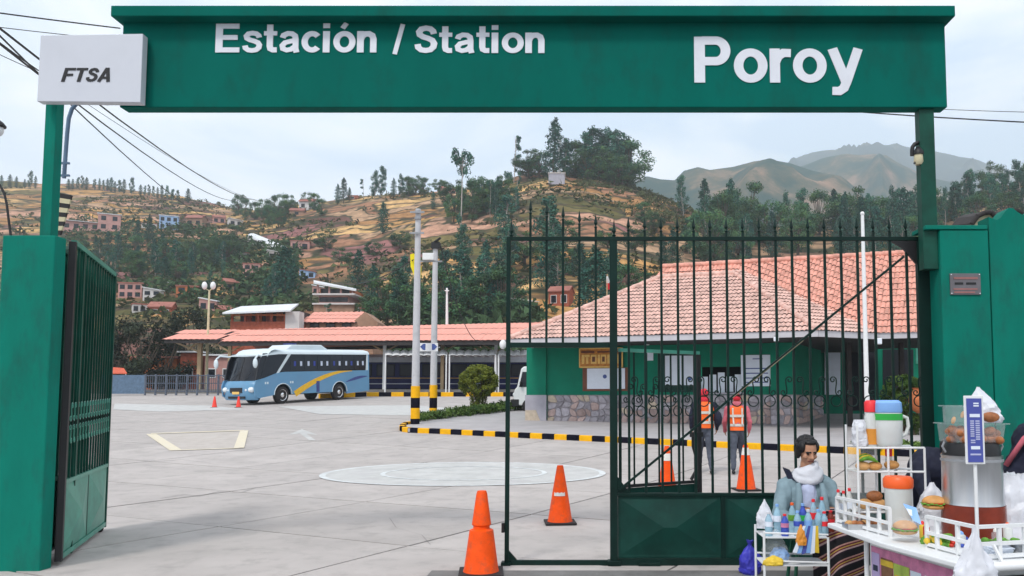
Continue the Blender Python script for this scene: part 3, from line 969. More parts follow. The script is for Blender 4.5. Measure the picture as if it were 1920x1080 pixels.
for s_ in range(3): proto('sparse', 40 + s_, 'leaf_eucalyptus', 'bark_pale')
for s_ in range(3): proto('conifer', 60 + s_, 'leaf_conifer', 'bark_dark')
for s_ in range(2): proto('column', 80 + s_, 'leaf_conifer', 'bark_dark')
for s_ in range(4): proto('broad', 100 + s_, 'leaf_broad', 'bark_dark')
for s_ in range(2): proto('dark', 120 + s_, 'leaf_dark', 'bark_dark')
NAMES = {'eucalyptus': 'eucalyptus_tree', 'sparse': 'eucalyptus_tree', 'conifer': 'conifer_tree', 'column': 'cypress_tree', 'broad': 'broadleaf_tree', 'dark': 'broadleaf_tree'}
trs = random.Random(5)
NT = [0]
SHAPE = {'eucalyptus': 'slender eucalyptus ', 'sparse': 'thin tufted eucalyptus ', 'broad': 'bushy dark tree ', 'conifer': 'pointed dark conifer ', 'column': 'narrow upright tree '}
def tree(kn, base, h, wide, label, group):
    ms = trs.choice(PROTO[kn])
    root = thing(NAMES[kn], label, 'tree', base, trs.uniform(0, 6.28), group)
    root.scale = (h * wide, h * wide, h)
    for nm, me in zip(('trunk', 'crown'), ms):
        o = bpy.data.objects.new(nm, me); col.objects.link(o); o.parent = root
    NT[0] += 1
    return root
def tree_px(kn, px, yb, yt, wide, label, group, at=None):
    p = at or TG(px, yb)
    h = (yb - yt) / F * p.y * 1.02
    return tree(kn, p, h, wide, label, group)

# the row along the left-hand ridge
g_ = 'trees in the row along the left ridge'
xs = [2, 18, 30, 46, 56, 66, 128, 136, 146, 154, 162, 176, 186, 194, 201, 208, 215, 224, 232, 247, 263, 271, 279, 287, 295, 303, 313, 324, 333, 352]
for i, x in enumerate(xs):
    h = trs.uniform(17, 28) if x not in (56, 247) else 34
    yr = table(RIDGE, x)[0]
    tree_px(trs.choice(('column', 'eucalyptus', 'column')), x, yr + 2.5, yr + 2 - h, trs.uniform(0.9, 1.4), 'small dark tree in the row along the left-hand ridge', g_)
# dense wood on the lower left slope
g_ = 'trees in the wood on the left slope'
HOMES = [(178, 392, 222, 434), (116, 412, 184, 434), (294, 400, 332, 432), (345, 404, 384, 428), (222, 528, 266, 562), (266, 538, 300, 568), (278, 570, 322, 594), (326, 532, 370, 564), (402, 574, 436, 594),
         (452, 490, 488, 522), (436, 468, 470, 490), (470, 440, 532, 476), (496, 470, 528, 490), (540, 446, 580, 474), (558, 504, 592, 524), (584, 524, 668, 594), (214, 530, 242, 547), (242, 566, 282, 586), (304, 530, 332, 550), (372, 560, 404, 584), (414, 526, 446, 547)]
def clear(x, yb, yt, w=11):
    return not any(x + w > a and x - w < c and yb > b_ + 4 and yt < d_ for a, b_, c, d_ in HOMES)
for i in range(150):
    x = trs.uniform(120, 560); yb = trs.uniform(455, 590)
    if x > 470 and yb < 480: yb += 30
    ht = trs.uniform(32, 60)
    if x < 450 and yb > 562: continue
    if not clear(x, yb, yb - ht) or NT[0] > 106: continue
    kn = trs.choice(('eucalyptus', 'broad', 'broad', 'conifer', 'eucalyptus')); tree_px(kn, x, yb, yb - ht, trs.uniform(0.85, 1.35), SHAPE[kn] + ('high' if yb < 520 else 'low') + ' on the left slope, ' + ('by the left gate leaf' if x < 240 else 'under the pale blue house' if x < 345 else 'above the cream lamp post' if x < 440 else 'above the coach'), g_)
# blue-green clump on the saddle
g_ = 'trees in the clump on the saddle'
for x, yb, yt in ((447, 405, 362), (460, 408, 372), (478, 412, 378), (494, 415, 370), (512, 418, 366), (527, 410, 360), (541, 406, 362), (505, 425, 385), (522, 428, 388), (575, 392, 358), (590, 395, 362), (603, 405, 373)):
    tree_px('broad', x, yb, yt, 0.85, 'bluish tree in the clump on the saddle of the ridge', g_)
# trees along the middle ridge
g_ = 'trees along the middle ridge'
for x, yb, yt, kn in ((633, 384, 345, 'column'), (644, 382, 333, 'conifer'), (655, 380, 352, 'conifer'), (682, 374, 334, 'sparse'), (702, 372, 318, 'eucalyptus'), (714, 370, 310, 'eucalyptus'), (738, 372, 334, 'column'),
                      (752, 370, 326, 'eucalyptus'), (766, 368, 332, 'broad'), (780, 366, 328, 'broad'), (793, 365, 332, 'broad'), (822, 362, 334, 'broad'), (832, 360, 338, 'broad'), (812, 396, 362, 'column')):
    tree_px(kn, x, yb, yt, 1.1, 'small bluish tree on the ridge left of the tall eucalyptus', g_)
# the single trees one can point at
tree_px('column', 718, 440, 380, 1.25, 'solitary dark oval tree in the dry fields above the bus', None)
tree_px('conifer', 672, 538, 468, 1.5, 'dark pointed tree just above the brick house with the white roof', None)
tree_px('column', 534, 572, 462, 1.5, 'tall dark column of a tree left of the small houses', None)
tree_px('sparse', 866, 470, 276, 0.75, 'tallest pale-trunked eucalyptus left of the gate, foliage in tufts', None)
tree_px('sparse', 963, 345, 250, 1.0, 'lone eucalyptus with tufts of leaves standing out against the sky', None)
tree_px('conifer', 1040, 334, 221, 1.28, 'tall dark conifer crowning the middle hill', None)
tree_px('conifer', 1183, 352, 290, 1.0, 'low dark conifer at the right end of the hilltop wood', None)
tree_px('conifer', 1118, 600, 462, 1.5, 'big dark tree rising behind the left end of the station roof', None)
tree_px('eucalyptus', 863, 605, 470, 1.35, 'big dark tree behind the second utility pole', None)
tree_px('conifer', 1262, 500, 428, 1.3, 'dark tree above the ridge of the tiled station roof', None)
tree_px('eucalyptus', 1281, 405, 328, 1.0, 'dark eucalyptus on the right shoulder of the middle hill', None)
g_ = 'trees on the crest of the middle hill'
for x, yb, yt, kn in ((1012, 334, 282, 'broad'), (992, 336, 286, 'broad'), (1060, 334, 262, 'eucalyptus'), (1078, 334, 270, 'broad'), (1095, 336, 250, 'eucalyptus'), (1108, 336, 238, 'eucalyptus'), (1121, 338, 244, 'eucalyptus'),
                      (1134, 338, 254, 'eucalyptus'), (1145, 342, 243, 'eucalyptus'), (1156, 344, 247, 'eucalyptus'), (1168, 346, 256, 'eucalyptus'), (1176, 350, 270, 'broad'), (1102, 340, 280, 'broad'), (1128, 342, 282, 'broad'), (1150, 346, 290, 'broad'), (1165, 352, 298, 'broad')):
    tree_px(kn, x, yb, yt - 4, 1.4, SHAPE[kn] + 'in the wood crowning the middle hill, ' + ('by the tall conifer' if x < 1090 else 'right half'), g_)
g_ = 'trees on the left shoulder of the middle hill'
for i in range(17):
    x = trs.uniform(850, 985); yb = lerp(392, 348, (x - 850) / 135) + trs.uniform(0, 48)
    kn = trs.choice(('eucalyptus', 'sparse', 'broad')); tree_px(kn, x, yb, yb - trs.uniform(40, 78), trs.uniform(0.8, 1.2), SHAPE[kn] + ('close to the tall pale trunk' if x < 915 else 'nearer the hilltop wood') + ', left flank of the middle hill', g_)
g_ = 'tall trees on the middle slope'
for x, yb, yt, kn in ((838, 560, 470, 'eucalyptus'), (878, 575, 488, 'conifer'), (905, 570, 470, 'eucalyptus'), (935, 560, 480, 'eucalyptus'), (952, 520, 420, 'eucalyptus'), (1025, 545, 440, 'conifer'), (1045, 560, 455, 'eucalyptus'), (1088, 545, 455, 'eucalyptus'),
                      (1150, 560, 470, 'eucalyptus'), (755, 560, 480, 'eucalyptus'), (700, 570, 500, 'conifer'), (1240, 500, 440, 'eucalyptus'), (1292, 480, 410, 'eucalyptus')):
    tree_px(kn, x, yb, yt, 1.35, 'tall ' + SHAPE[kn] + ('between the utility poles and the gate post' if 830 < x < 950 else 'left of the utility poles' if x < 830 else 'seen through the top of the wicket' if x < 1150 else 'over the ridge of the station roof'), g_)
g_ = 'trees among the dry fields'
for x, yb, yt, kn in ((872, 500, 430, 'eucalyptus'), (948, 458, 375, 'eucalyptus'), (1028, 478, 378, 'eucalyptus'), (1040, 500, 420, 'eucalyptus'), (1050, 470, 415, 'broad'), (910, 525, 460, 'conifer'), (1190, 470, 430, 'broad'), (1140, 465, 430, 'broad'),
                      (750, 470, 440, 'broad'), (610, 470, 440, 'broad'), (640, 500, 470, 'broad'), (985, 500, 440, 'broad'), (1075, 520, 470, 'broad'), (700, 480, 455, 'broad'), (1205, 415, 385, 'broad'), (1225, 440, 405, 'broad')):
    tree_px(kn, x, yb, yt + (yt - yb) * .12, 1.45, SHAPE[kn] + 'among the dry terraced fields, ' + ('left of the gate' if x < 940 else 'seen through the wicket bars' if x < 1150 else 'above the station roof'), g_)
# the belt behind the platform roofs
g_ = 'trees just behind the platform roofs'
for x, yb, yt, kn in ((725, 612, 520, 'broad'), (745, 614, 500, 'eucalyptus'), (762, 612, 520, 'broad'), (780, 614, 540, 'broad'), (832, 614, 520, 'eucalyptus'), (845, 612, 500, 'broad'), (895, 612, 540, 'broad'), (912, 612, 520, 'broad'), (925, 614, 500, 'conifer'), (940, 612, 505, 'broad'),
                      (958, 614, 540, 'broad'), (760, 570, 510, 'broad'), (735, 580, 535, 'broad'), (1095, 596, 505, 'conifer'), (1140, 590, 485, 'eucalyptus'), (690, 600, 555, 'broad'), (612, 620, 570, 'sparse'), (1175, 570, 500, 'broad'), (1205, 560, 510, 'broad')):
    tree_px(kn, x, yb, yt, 1.25, SHAPE[kn] + 'behind the long roof, ' + ('left of the poles' if x < 775 else 'right of the poles' if x < 950 else 'by the station roof'), g_)
# eucalyptus wood in the valley on the right
g_ = 'trees in the eucalyptus wood right of the middle hill'
for i in range(50):
    x = trs.uniform(1318, 1745); yb = trs.uniform(432, 505)
    kn = trs.choice(('eucalyptus', 'eucalyptus', 'conifer', 'broad')); tree_px(kn, x, yb, yb - trs.uniform(64, 108), trs.uniform(0.8, 1.2), SHAPE[kn] + 'in the wood behind the gate spikes, ' + ('left part' if x < 1460 else 'middle part' if x < 1610 else 'part by the white flagpole'), g_)
g_ = 'trees on the right-hand hill'
for i in range(34):
    x = trs.uniform(1735, 1990); yr = table(RIDGE, x)[0]; yb = yr + trs.uniform(2, 70)
    kn = trs.choice(('eucalyptus', 'broad', 'eucalyptus')); tree_px(kn, x, yb, yb - trs.uniform(45, 85), trs.uniform(0.8, 1.3), SHAPE[kn] + ('along the crest of' if yb < yr + 25 else 'on the lower flank of') + ' the wooded hill ' + ('beside the right sign post' if x < 1850 else 'at the right edge'), g_)
# dark trees at the back of the yard
tree('dark', Vector(((262 - PX) / F * 63, 63, 2.0)), 6.4, 1.0, 'dark bushy tree at the back of the yard, beside the left gate leaf', None)
tree('dark', Vector(((222 - PX) / F * 61, 61, 2.0)), 6.0, 0.9, 'dark tree half hidden behind the left gate leaf', None)
tree('dark', Vector(((310 - PX) / F * 66, 66, 2.0)), 5.6, 1.0, 'dark tree behind the left end of the platform roof', None)
tree('dark', Vector(((365 - PX) / F * 70, 70, 2.0)), 8.2, 0.75, 'dark tree beside the cream lamp post', None)
# ================================================================== STATION BUILDING
def tiles(name, poly, ua, va, parent, m, pitch=0.145, row=0.31, amp=0.040, skew=0.0, k='stuff', backing='dark_timber'):
    """rows of overlapping barrel tiles over a convex planar polygon; ua along the eave, va up the slope"""
    poly = [Vector(p) for p in poly]
    o = poly[0]; ua = ua.normalized(); va = (va - ua * va.dot(ua)).normalized(); nn = ua.cross(va)
    if nn.z < 0: nn = -nn
    q = [((p - o).dot(ua) - skew * (p - o).dot(va), (p - o).dot(va)) for p in poly]
    va = va + ua * skew
    b = MB()
    b.f.append(list(range(len(poly)))); b.m.append(1)
    b.v += [p - nn * 0.02 for p in poly]
    umin, umax = min(p[0] for p in q), max(p[0] for p in q)
    rs = random.Random(3)
    c = 0
    while umin + c * pitch < umax:
        u = umin + (c + .5) * pitch; c += 1
        hits = []
        for i in range(len(q)):
            a, d = q[i], q[(i + 1) % len(q)]
            if (a[0] > u) != (d[0] > u): hits.append(a[1] + (d[1] - a[1]) * (u - a[0]) / (d[0] - a[0]))
        if len(hits) < 2: continue
        v0, v1 = min(hits), max(hits)
        v = v0 - 0.05
        while v < v1 - 0.06:
            e = min(v1, v + row)
            jit = rs.uniform(-.008, .008); ju = rs.uniform(-.006, .006)
            oo = len(b.v)
            for vv, lift in ((v, 0.034 + jit), (e, 0.006)):
                for s in range(5):
                    f = s / 4
                    b.v.append(o + ua * (u + ju + (f - .5) * pitch) + va * vv + nn * (lift + amp * math.sin(math.pi * f)))
            for s in range(4):
                b.f.append([oo + s, oo + s + 1, oo + 6 + s, oo + 5 + s]); b.m.append(0)
            v = e
    ob = b.build(name, [m, backing], parent, world=parent is not None, smooth=50)
    if k: ob['kind'] = k
    return ob
def ridge_caps(parent, a, c, m, r=0.11, seg=0.42):
    a, c = Vector(a), Vector(c)
    n = max(1, int((c - a).length / seg))
    src = None
    for i in range(n):
        p, q = a.lerp(c, i / n), a.lerp(c, (i + 1) / n + 0.02)
        b = MB(); b.tube([p + Vector((0, 0, .05)), q + Vector((0, 0, .035))], [r, r * .85], 7)
        b.build('ridge_tile', m, parent, world=True, smooth=60)

A0 = G(990, 795); B0 = G(1490, 806)
E1 = (B0 - A0); E1.z = 0; E1.normalize()
NF = Vector((E1.y, -E1.x, 0))          # outward, towards the gate
bz = gz(A0.y) + 0.10                   # floor level of the wing
stn = thing('station_building', 'green station building with tiled hip roof and stone base behind the gate', 'building', (A0.x, A0.y, bz))
EZ = 3.56
Al, Br, Er = PZ(957, 645, EZ), PZ(1534, 630, EZ), PZ(1645, 635, EZ)
ua = (Br - Al).normalized(); vh = Vector((-ua.y, ua.x, 0))
SL = math.tan(R(31))
vup = (vh + Vector((0, 0, SL))).normalized()
nfr = ua.cross(vup)
TOPT = Vector((0, 0, 0.17))
R1 = plane_hit(1238, 521, Al + TOPT, nfr); R2 = plane_hit(1377, 519, Al + TOPT, nfr)
lo_, hi_ = 0.0, 12.0
for _ in range(40):
    m_ = (lo_ + hi_) / 2; q_ = R1 + ua * m_
    if PX + F * q_.x / (q_.y * cp + (q_.z - EYE) * sp) < 1377: lo_ = m_
    else: hi_ = m_
R2 = R1 + ua * lo_
tiles('roof_tiles', [Al + TOPT, Br + TOPT, R2, R1], ua, vup, stn, 'roof_tile_pale', skew=.2)
# right-hand hip face, seen along its tiles
uc = (Er - Br).normalized(); nc = (Er - Br).cross(R2 - Br)
if nc.z < 0: nc = -nc
vc = nc.cross(uc)
if vc.z < 0: vc = -vc
tiles('roof_tiles', [Br + TOPT, Er + TOPT, R2 + (Er - Br) * 0.25, R2], uc, vc, stn, 'roof_tile_pale')
# left-hand hip and back of the wing
Bl = Al + vh * 10.0
tiles('roof_tiles', [Bl + TOPT, Al + TOPT, R1], -vh, (R1 - (Al + Bl) / 2), stn, 'roof_tile_pale', pitch=0.3, row=0.6)
ridge_caps(stn, Al + TOPT, R1, 'roof_tile_pale'); ridge_caps(stn, R1, R2, 'roof_tile_pale'); ridge_caps(stn, Br + TOPT, R2, 'roof_tile_pale')
# main roof behind
ML = Er + Vector((0.05, 0.1, 0.02)); MR = PZ(1960, 640, EZ + 0.05)
um = ua.copy(); MR = ML + um * 7.5; vmh = Vector((-um.y, um.x, 0)); nm_ = um.cross(R2 - (ML + TOPT)).normalized(); vm = nm_.cross(um)
RL = plane_hit(1243, 502, ML + TOPT, nm_); RR = plane_hit(1985, 460, ML + TOPT, nm_)
RM = R1
tiles('roof_tiles', [ML + TOPT, MR + TOPT, RR, RL, RM, R2], um, vm, stn, 'roof_tile', skew=.12)
ridge_caps(stn, RL, RR, 'roof_tile')
QH = (Al + TOPT).lerp(R1, .93)
b = MB(); b.add([RL, QH + Vector((0, .1, .0)), R1 + Vector((0, .05, -.02))], [(0, 1, 2)]); b.add([RL, QH + Vector((0, .1, .0)), QH + Vector((2.5, 6, -1.5)), RL + Vector((3, 6, -2.5))], [(0, 3, 2, 1)])
b.build('roof_hip', 'roof_tile', stn, world=True)
# fascia and soffit
b = MB()
for a, c in ((Al, Br), (Br, Er), (ML, MR), (Bl, Al)):
    b.bar(a + Vector((0, 0, .075)), c + Vector((0, 0, .075)), 0.05, 0.19)
b.build('fascia', 'fascia', stn, world=True)
b = MB()
b.f.append([0, 1, 2, 3, 4]); b.m.append(0)
b.v += [p + Vector((0, 0, 0.02)) for p in (Al, Br, Er, Er + vh * 8, Bl)]
b.add([p + Vector((0, 0, 0.012)) for p in (ML, MR, MR + vmh * 6, ML + vmh * 6)], [(0, 1, 2, 3)])
b.build('soffit', 'dark_timber', stn, world=True)

def W(u, z, off=0.0): return A0 + E1 * u + NF * off + Vector((0, 0, z - A0.z + bz))
def wu(px, py, off=0.0):
    h = plane_hit(px, py, A0 + NF * off, NF)
    return (h - A0).dot(E1), h.z - bz
WH = EZ - bz + 0.02
UL = (B0 - A0).length
def wallbox(b, u0, u1, z0, z1, o0, o1):
    p = W((u0 + u1) / 2, (z0 + z1) / 2, (o0 + o1) / 2)
    b.box(p, (u1 - u0, o1 - o0, z1 - z0), Matrix((E1, NF, Vector((0, 0, 1)))).transposed())
# front wall around the counter opening
cu0, cz1 = wu(1312, 688); cu1, cz0 = wu(1392, 736)
STB = 0.98
b = MB()
wallbox(b, 0.0, cu0, -.25, WH, -.22, 0); wallbox(b, cu1, UL, -.25, WH, -.22, 0)
wallbox(b, cu0, cu1, cz1, WH, -.22, 0); wallbox(b, cu0, cu1, -.25, cz0, -.22, 0)
b.build('wall', 'wall_green', stn, world=True)
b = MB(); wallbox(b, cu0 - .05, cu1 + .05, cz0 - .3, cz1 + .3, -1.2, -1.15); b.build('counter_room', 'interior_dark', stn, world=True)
b = MB(); wallbox(b, cu0 - .08, cu1 + .08, cz0 - .06, cz0, -.2, .14); b.build('counter_shelf', 'plaster_grey', stn, world=True)
nn_ = 5
for i in range(nn_):
    b = MB(); g0 = lerp(cu0, cu1, (i + .12) / nn_); g1 = lerp(cu0, cu1, (i + .92) / nn_)
    wallbox(b, g0, g1, cz0 + .03 * (i % 2), lerp(cz0, cz1, .62 + .08 * (i % 3)), -.10, -.09)
    o = b.build('notice', 'paper_white', stn, world=True)
    b = MB(); wallbox(b, lerp(g0, g1, .2), lerp(g0, g1, .75), lerp(cz0, cz1, .22), lerp(cz0, cz1, .40), -.089, -.087); b.build('notice_print', 'print_blue', o)
    
# piers
for (a, c) in ((990, 1025), (1446, 1492)):
    u0, u1 = wu(a, 700)[0], wu(c, 700)[0]
    b = MB(); wallbox(b, u0 - .02, u1, -.25, WH, 0.003, .11); b.build('pier', 'wall_green', stn, world=True)
u0, u1 = wu(990, 760)[0], wu(1025, 760)[0]
b = MB(); wallbox(b, u0 - .06, u1 + .03, -.25, STB, .11, .16); b.build('pier_base', 'plaster_grey', stn, world=True)
b = MB(); b.prism([W(u0 - .05, -.2, .163), W(u1 - .1, -.2, .163), W(lerp(u0, u1, .5), .42, .163), W(u0 - .05, .42, .163)], NF * 0.012)
b.build('bare_plaster', 'stone_cream', stn, world=True)
# rubble stone base: each stone proud of the mortar
rs = random.Random(4)
def rubble(ufn, u_from, u_to, top, nu, nz, off):
    b = MB()
    p = [ufn(u_from, -.25, off), ufn(u_to, -.25, off), ufn(u_to, top, off), ufn(u_from, top, off)]
    nv = (p[1] - p[0]).cross(p[3] - p[0]).normalized()
    b.prism(p, -nv * 0.05)
    b.build('stone_base_mortar', 'stone_mortar', stn, world=True)
    gx = {}
    for i in range(nu + 1):
        for j in range(nz + 1):
            jx = 0 if i in (0, nu) else rs.uniform(-.33, .33); jz = 0 if j in (0, nz) else rs.uniform(-.3, .3)
            sh = 0.5 * (j % 2) if 0 < i < nu else 0
            gx[i, j] = (lerp(u_from, u_to, (i + jx + sh * .8 * (1 if i < nu else 0)) / nu), lerp(-.05, top, (j + jz) / nz))
    for i in range(nu):
        for j in range(nz):
            q = [gx[i, j], gx[i + 1, j], gx[i + 1, j + 1], gx[i, j + 1]]
            cx = sum(a[0] for a in q) / 4; cz = sum(a[1] for a in q) / 4
            def sh_(f): return [(lerp(cx, a[0], f), lerp(cz, a[1], f)) for a in q]
            pts = []
            for a, d in zip(sh_(.93), sh_(.93)[1:] + sh_(.93)[:1]):   # cut the corners so the outline is uneven
                pts.append((lerp(a[0], d[0], .2), lerp(a[1], d[1], .2))); pts.append((lerp(a[0], d[0], .8), lerp(a[1], d[1], .8)))
            h = rs.uniform(.02, .05)
            mb = MB()
            lo = [ufn(x, z, off) - nv * 0.0 for x, z in pts]
            hi = [ufn(lerp(cx, x, .86), lerp(cz, z, .86), off) + nv * h for x, z in pts]
            n = len(pts)
            mb.v = lo + hi
            mb.f = [list(range(n, 2 * n))] + [[k, (k + 1) % n, n + (k + 1) % n, n + k] for k in range(n)]
            mb.m = [0] * len(mb.f)
            w = rs.random()
            low = j < nz * 0.45
            mm = 'stone_cream' if w < .12 else ('stone_rose' if w < (.75 if low else .3) else 'stone_grey')
            mb.build('stone', mm, stn, world=True)
rubble(W, wu(1025, 760)[0] + .03, wu(1446, 760)[0], STB, 30, 4, 0.004)
rubble(lambda u, z, o: W(u, z, o + .11), wu(1446, 760)[0] - .02, wu(1492, 760)[0] + .03, STB, 4, 4, 0.004)
# right-hand return of the wing, with its own stone base
C0 = B0 + Vector((0, 0, bz - B0.z))
D1 = G(1560, 792); D1 = Vector((D1.x, D1.y + 1.2, bz))
ER = (D1 - C0).normalized()
def W2(u, z, off=0.0): return C0 + ER * u + Vector((ER.y, -ER.x, 0)) * off + Vector((0, 0, z))
b = MB(); LR = (D1 - C0).length
b.prism([W2(.0, -.25, -.01), W2(LR, -.25, -.01), W2(LR, WH, -.01), W2(.0, WH, -.01)], Vector((-ER.y, ER.x, 0)) * .2)
b.build('wall', 'wall_green', stn, world=True)
rubble(W2, .03, LR, STB, 8, 4, 0.004)
# deep veranda wall under the main roof, end walls
V0 = Vector((D1.x - .3, D1.y + 1.6, bz)); V1 = Vector((D1.x + 9.5, D1.y + 1.2, bz))
b = MB(); b.bar(V0 + Vector((0, 0, 1.6)), V1 + Vector((0, 0, 1.6)), .2, 3.6); b.build('veranda_wall', 'wall_green', stn, world=True)
b = MB(); b.bar(W(.1, 1.6, -.11), W(.1, 1.6, -9), .2, 3.6); b.build('wall', 'wall_green', stn, world=True)
b = MB(); b.bar(W(.1, 1.6, -9), V1 + Vector((0, 4, 1.6)), .2, 3.6); b.build('wall', 'wall_green', stn, world=True)
vn = Vector(((V1 - V0).y, -(V1 - V0).x, 0)).normalized()
def vrect(b, x0, y0, x1, y1, off, th, clamp_base=False):
    p0 = V0 + vn * (0.10 + off)
    q = [plane_hit(x, y, p0, vn) for x, y in ((x0, y1), (x1, y1), (x1, y0), (x0, y0))]
    b.prism(q, vn * th)
b = MB(); vrect(b, 1546, 658, 1575, 740, 0.003, .05); b.build('door', 'paper_white', stn, world=True)
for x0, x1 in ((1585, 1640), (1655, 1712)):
    b = MB(); vrect(b, x0, 655, x1, 770, 0.003, .04); o = b.build('veranda_shade', 'interior_dark', stn, world=True)  # dark sheets painted as the deep shade under the veranda roof
b = MB(); vrect(b, 1717, 650, 1742, 682, .003, .04); b.build('small_window', 'panel_green_light', stn, world=True)
# posts of the veranda
for px in (1600, 1700):
    p = PZ(px, 640, EZ); p.y += .5; b = MB(); b.bb((p.x - .07, p.y - .07, bz - .2), (p.x + .07, p.y + .07, EZ)); b.build('veranda_post', 'dark_timber', stn, world=True)

def wrect(name, m, x0, y0, x1, y1, off=0.003, th=.03, parent=None, base=None):
    b = MB(); u0_, z1_ = wu(x0, y0, off); u1_, z0_ = wu(x1, y1, off)
    wallbox(b, u0_, u1_, z0_, z1_, off, off + th)
    return b.build(name, m, parent or stn, world=True)
# window with a whiteboard in it, white panels, small notice
wrect('window_frame', 'sign_brown', 1093, 690, 1178, 733, .003, .04)
wrect('whiteboard', 'paper_white', 1101, 691, 1172, 729, .045, .02)
b = MB(); u_, z_ = wu(1134, 706, .066); b.lathe([(.075, 0), (.075, .006)], W(u_, z_, .066), 14, rot=Matrix((E1, Vector((0, 0, 1)), NF)).transposed()); b.build('round_emblem', 'print_blue', stn, world=True)
wrect('door_frame', 'panel_green', 1236, 662, 1308, 735, .003, .03)
wrect('door_panel', 'paper_white', 1247, 667, 1279, 722, .035, .02)
wrect('door_panel', 'paper_white', 1282, 667, 1302, 722, .035, .02)
b = MB(); u_, z_ = wu(1293, 710, .057); b.lathe([(.07, 0), (.07, .006)], W(u_, z_, .057), 14, rot=Matrix((E1, Vector((0, 0, 1)), NF)).transposed()); b.build('round_emblem', 'print_blue', stn, world=True)
wrect('notice', 'paper_white', 1213, 656, 1225, 676, .003, .02)
ps = wrect('notice_board', 'paper_white', 1389, 666, 1447, 724, .003, .03)
for yy in (672, 690, 699, 708, 716):
    x0 = 1411 if yy == 672 else 1398; x1 = 1430 if yy == 672 else 1440
    wrect('print_line', 'print_blue', x0, yy, x1, yy + 1.6, .034, .003)
# hanging carved sign, slightly away from the wall
sg = thing('hanging_sign', 'orange wooden sign hanging on the green wall above the whiteboard', 'sign', W(*wu(1126, 672, .1), .1))
b = MB(); u0, z1 = wu(1086, 653, .1); u1, z0 = wu(1168, 689, .1)
wallbox(b, u0, u1, z0, z1, .06, .10); b.build('board', 'sign_wood', sg, world=True)
b = MB()
for a in ((u0, u1, z1 - .035, z1), (u0, u1, z0, z0 + .05), (u0, u0 + .04, z0, z1), (u1 - .04, u1, z0, z1)): wallbox(b, a[0], a[1], a[2], a[3], .101, .125)
b.build('sign_border', 'sign_gold', sg, world=True)
for k, (q0, q1, w0, w1, m_) in enumerate([(.06, .12, .2, .66, 'sign_gold'), (.13, .24, .55, .66, 'sign_gold'), (.16, .21, .2, .54, 'sign_gold'), (.27, .40, .2, .66, 'sign_gold'), (.30, .37, .3, .56, 'sign_brown'), (.43, .48, .2, .66, 'sign_gold'),
        (.5, .62, .2, .66, 'sign_gold'), (.53, .59, .3, .56, 'sign_brown'), (.65, .70, .2, .66, 'sign_gold'), (.74, .9, .2, .66, 'sign_gold'), (.05, .35, .74, .86, 'sign_brown'), (.42, .9, .76, .84, 'sign_brown')]):
    b = MB(); lift = .004 * (m_ == 'sign_brown')
    wallbox(b, lerp(u0, u1, q0), lerp(u0, u1, q1), lerp(z0, z1, w0), lerp(z0, z1, w1), .101, .112 + lift)
    b.build('carved_letter', m_, sg, world=True)
# floodlights under the eaves
def flood(px, py, Y, label, s=1.0):
    p = P(px, py, Y)
    r = thing('floodlight', label, 'lamp', p)
    b = MB(); b.box((0, -.02, 0), (.22 * s, .12 * s, .2 * s)); b.build('housing', 'white_paint', r, bevel=.02)
    b = MB(); b.box((0, -.085 * s, 0), (.17 * s, .01, .15 * s)); b.build('lamp_glass', 'paper_white', r)
    b = MB(); b.bar((0, .02, .08 * s), (0, .16, .22 * s), .04, .03); b.build('bracket', 'grey_metal', r)
flood(1646, 640, Er.y - .12, 'white floodlight under the roof corner beside the white flagpole')
flood(1455, 636, Br.y + .3, 'small white floodlight under the eaves between the notice board and the corner', .7)
flood(1214, 644, (W(4, 0, .6)).y, 'small white floodlight under the eaves above the green door', .6)
r = thing('globe_lamp', 'round white lamp at the left end of the station eaves', 'lamp', P(943, 646, 30))
b = MB(); b.ell((0, 0, 0), (.13, .13, .18)); b.build('globe', 'white_paint', r, smooth=180)
b = MB(); b.bar((.05, 0, .15), (.55, 0, .3), .04, .04); b.build('bracket', 'grey_metal', r)

# ================================================================== PLATFORM ROOFS AND TRAIN
cn_ = thing('platform_roof', 'long red tiled platform roof on posts behind the bus', 'platform roof', (P(412, 641, 57).x, 57, 2))
e0, e1_, r0, r1 = P(412, 641, 57), P(1010, 627, 55.5), P(441, 619, 61.5), P(1030, 604, 60.5)
e1_.z = e0.z; r1 = plane_hit(1030, 604, e0, (e1_ - e0).cross(r0 - e0))
tiles('roof_tiles', [e0, e1_, r1, r0], e1_ - e0, r0 - e0, cn_, 'canopy_red', pitch=.4, row=2.3, amp=.03)
b = MB(); b.add([r0, r1, r1 + Vector((0, 4, -1.2)), r0 + Vector((0, 4, -1.2))], [(0, 1, 2, 3)]); b.build('roof_back', 'canopy_red', cn_, world=True)
b = MB(); b.bar(e0 + Vector((0, .1, -.16)), e1_ + Vector((0, .1, -.16)), .1, .26); b.bar(r0 + Vector((0, 3.8, -1.35)), r1 + Vector((0, 3.8, -1.35)), .1, .26); b.build('roof_beam', 'dark_timber', cn_, world=True)
for i, px in enumerate((432, 560, 722, 830, 930)):
    y = 58.5
    p = P(px, 640, y)
    b = MB(); b.bb((p.x - .11, y - .11, 1.9), (p.x + .11, y + .11, 6.0)); b.build('post', 'white_paint' if px in (722, 930) else 'tan_steel', cn_, world=True)
    b = MB(); b.bar((p.x, y, 5.1), (p.x + 1.6, y, 6.0), .1, .1); b.bar((p.x, y, 5.1), (p.x - 1.6, y, 6.0), .1, .1); b.build('brace', 'tan_steel', cn_, world=True)
c2 = thing('platform_roof', 'short red tiled platform roof with a tan post at the far left of the yard', 'platform roof', (P(375, 641, 58.5).x, 58.5, 2))
e0, e1_, r0, r1 = P(307, 637, 58), P(408, 640, 58), P(345, 619, 62), P(441, 617.5, 62)
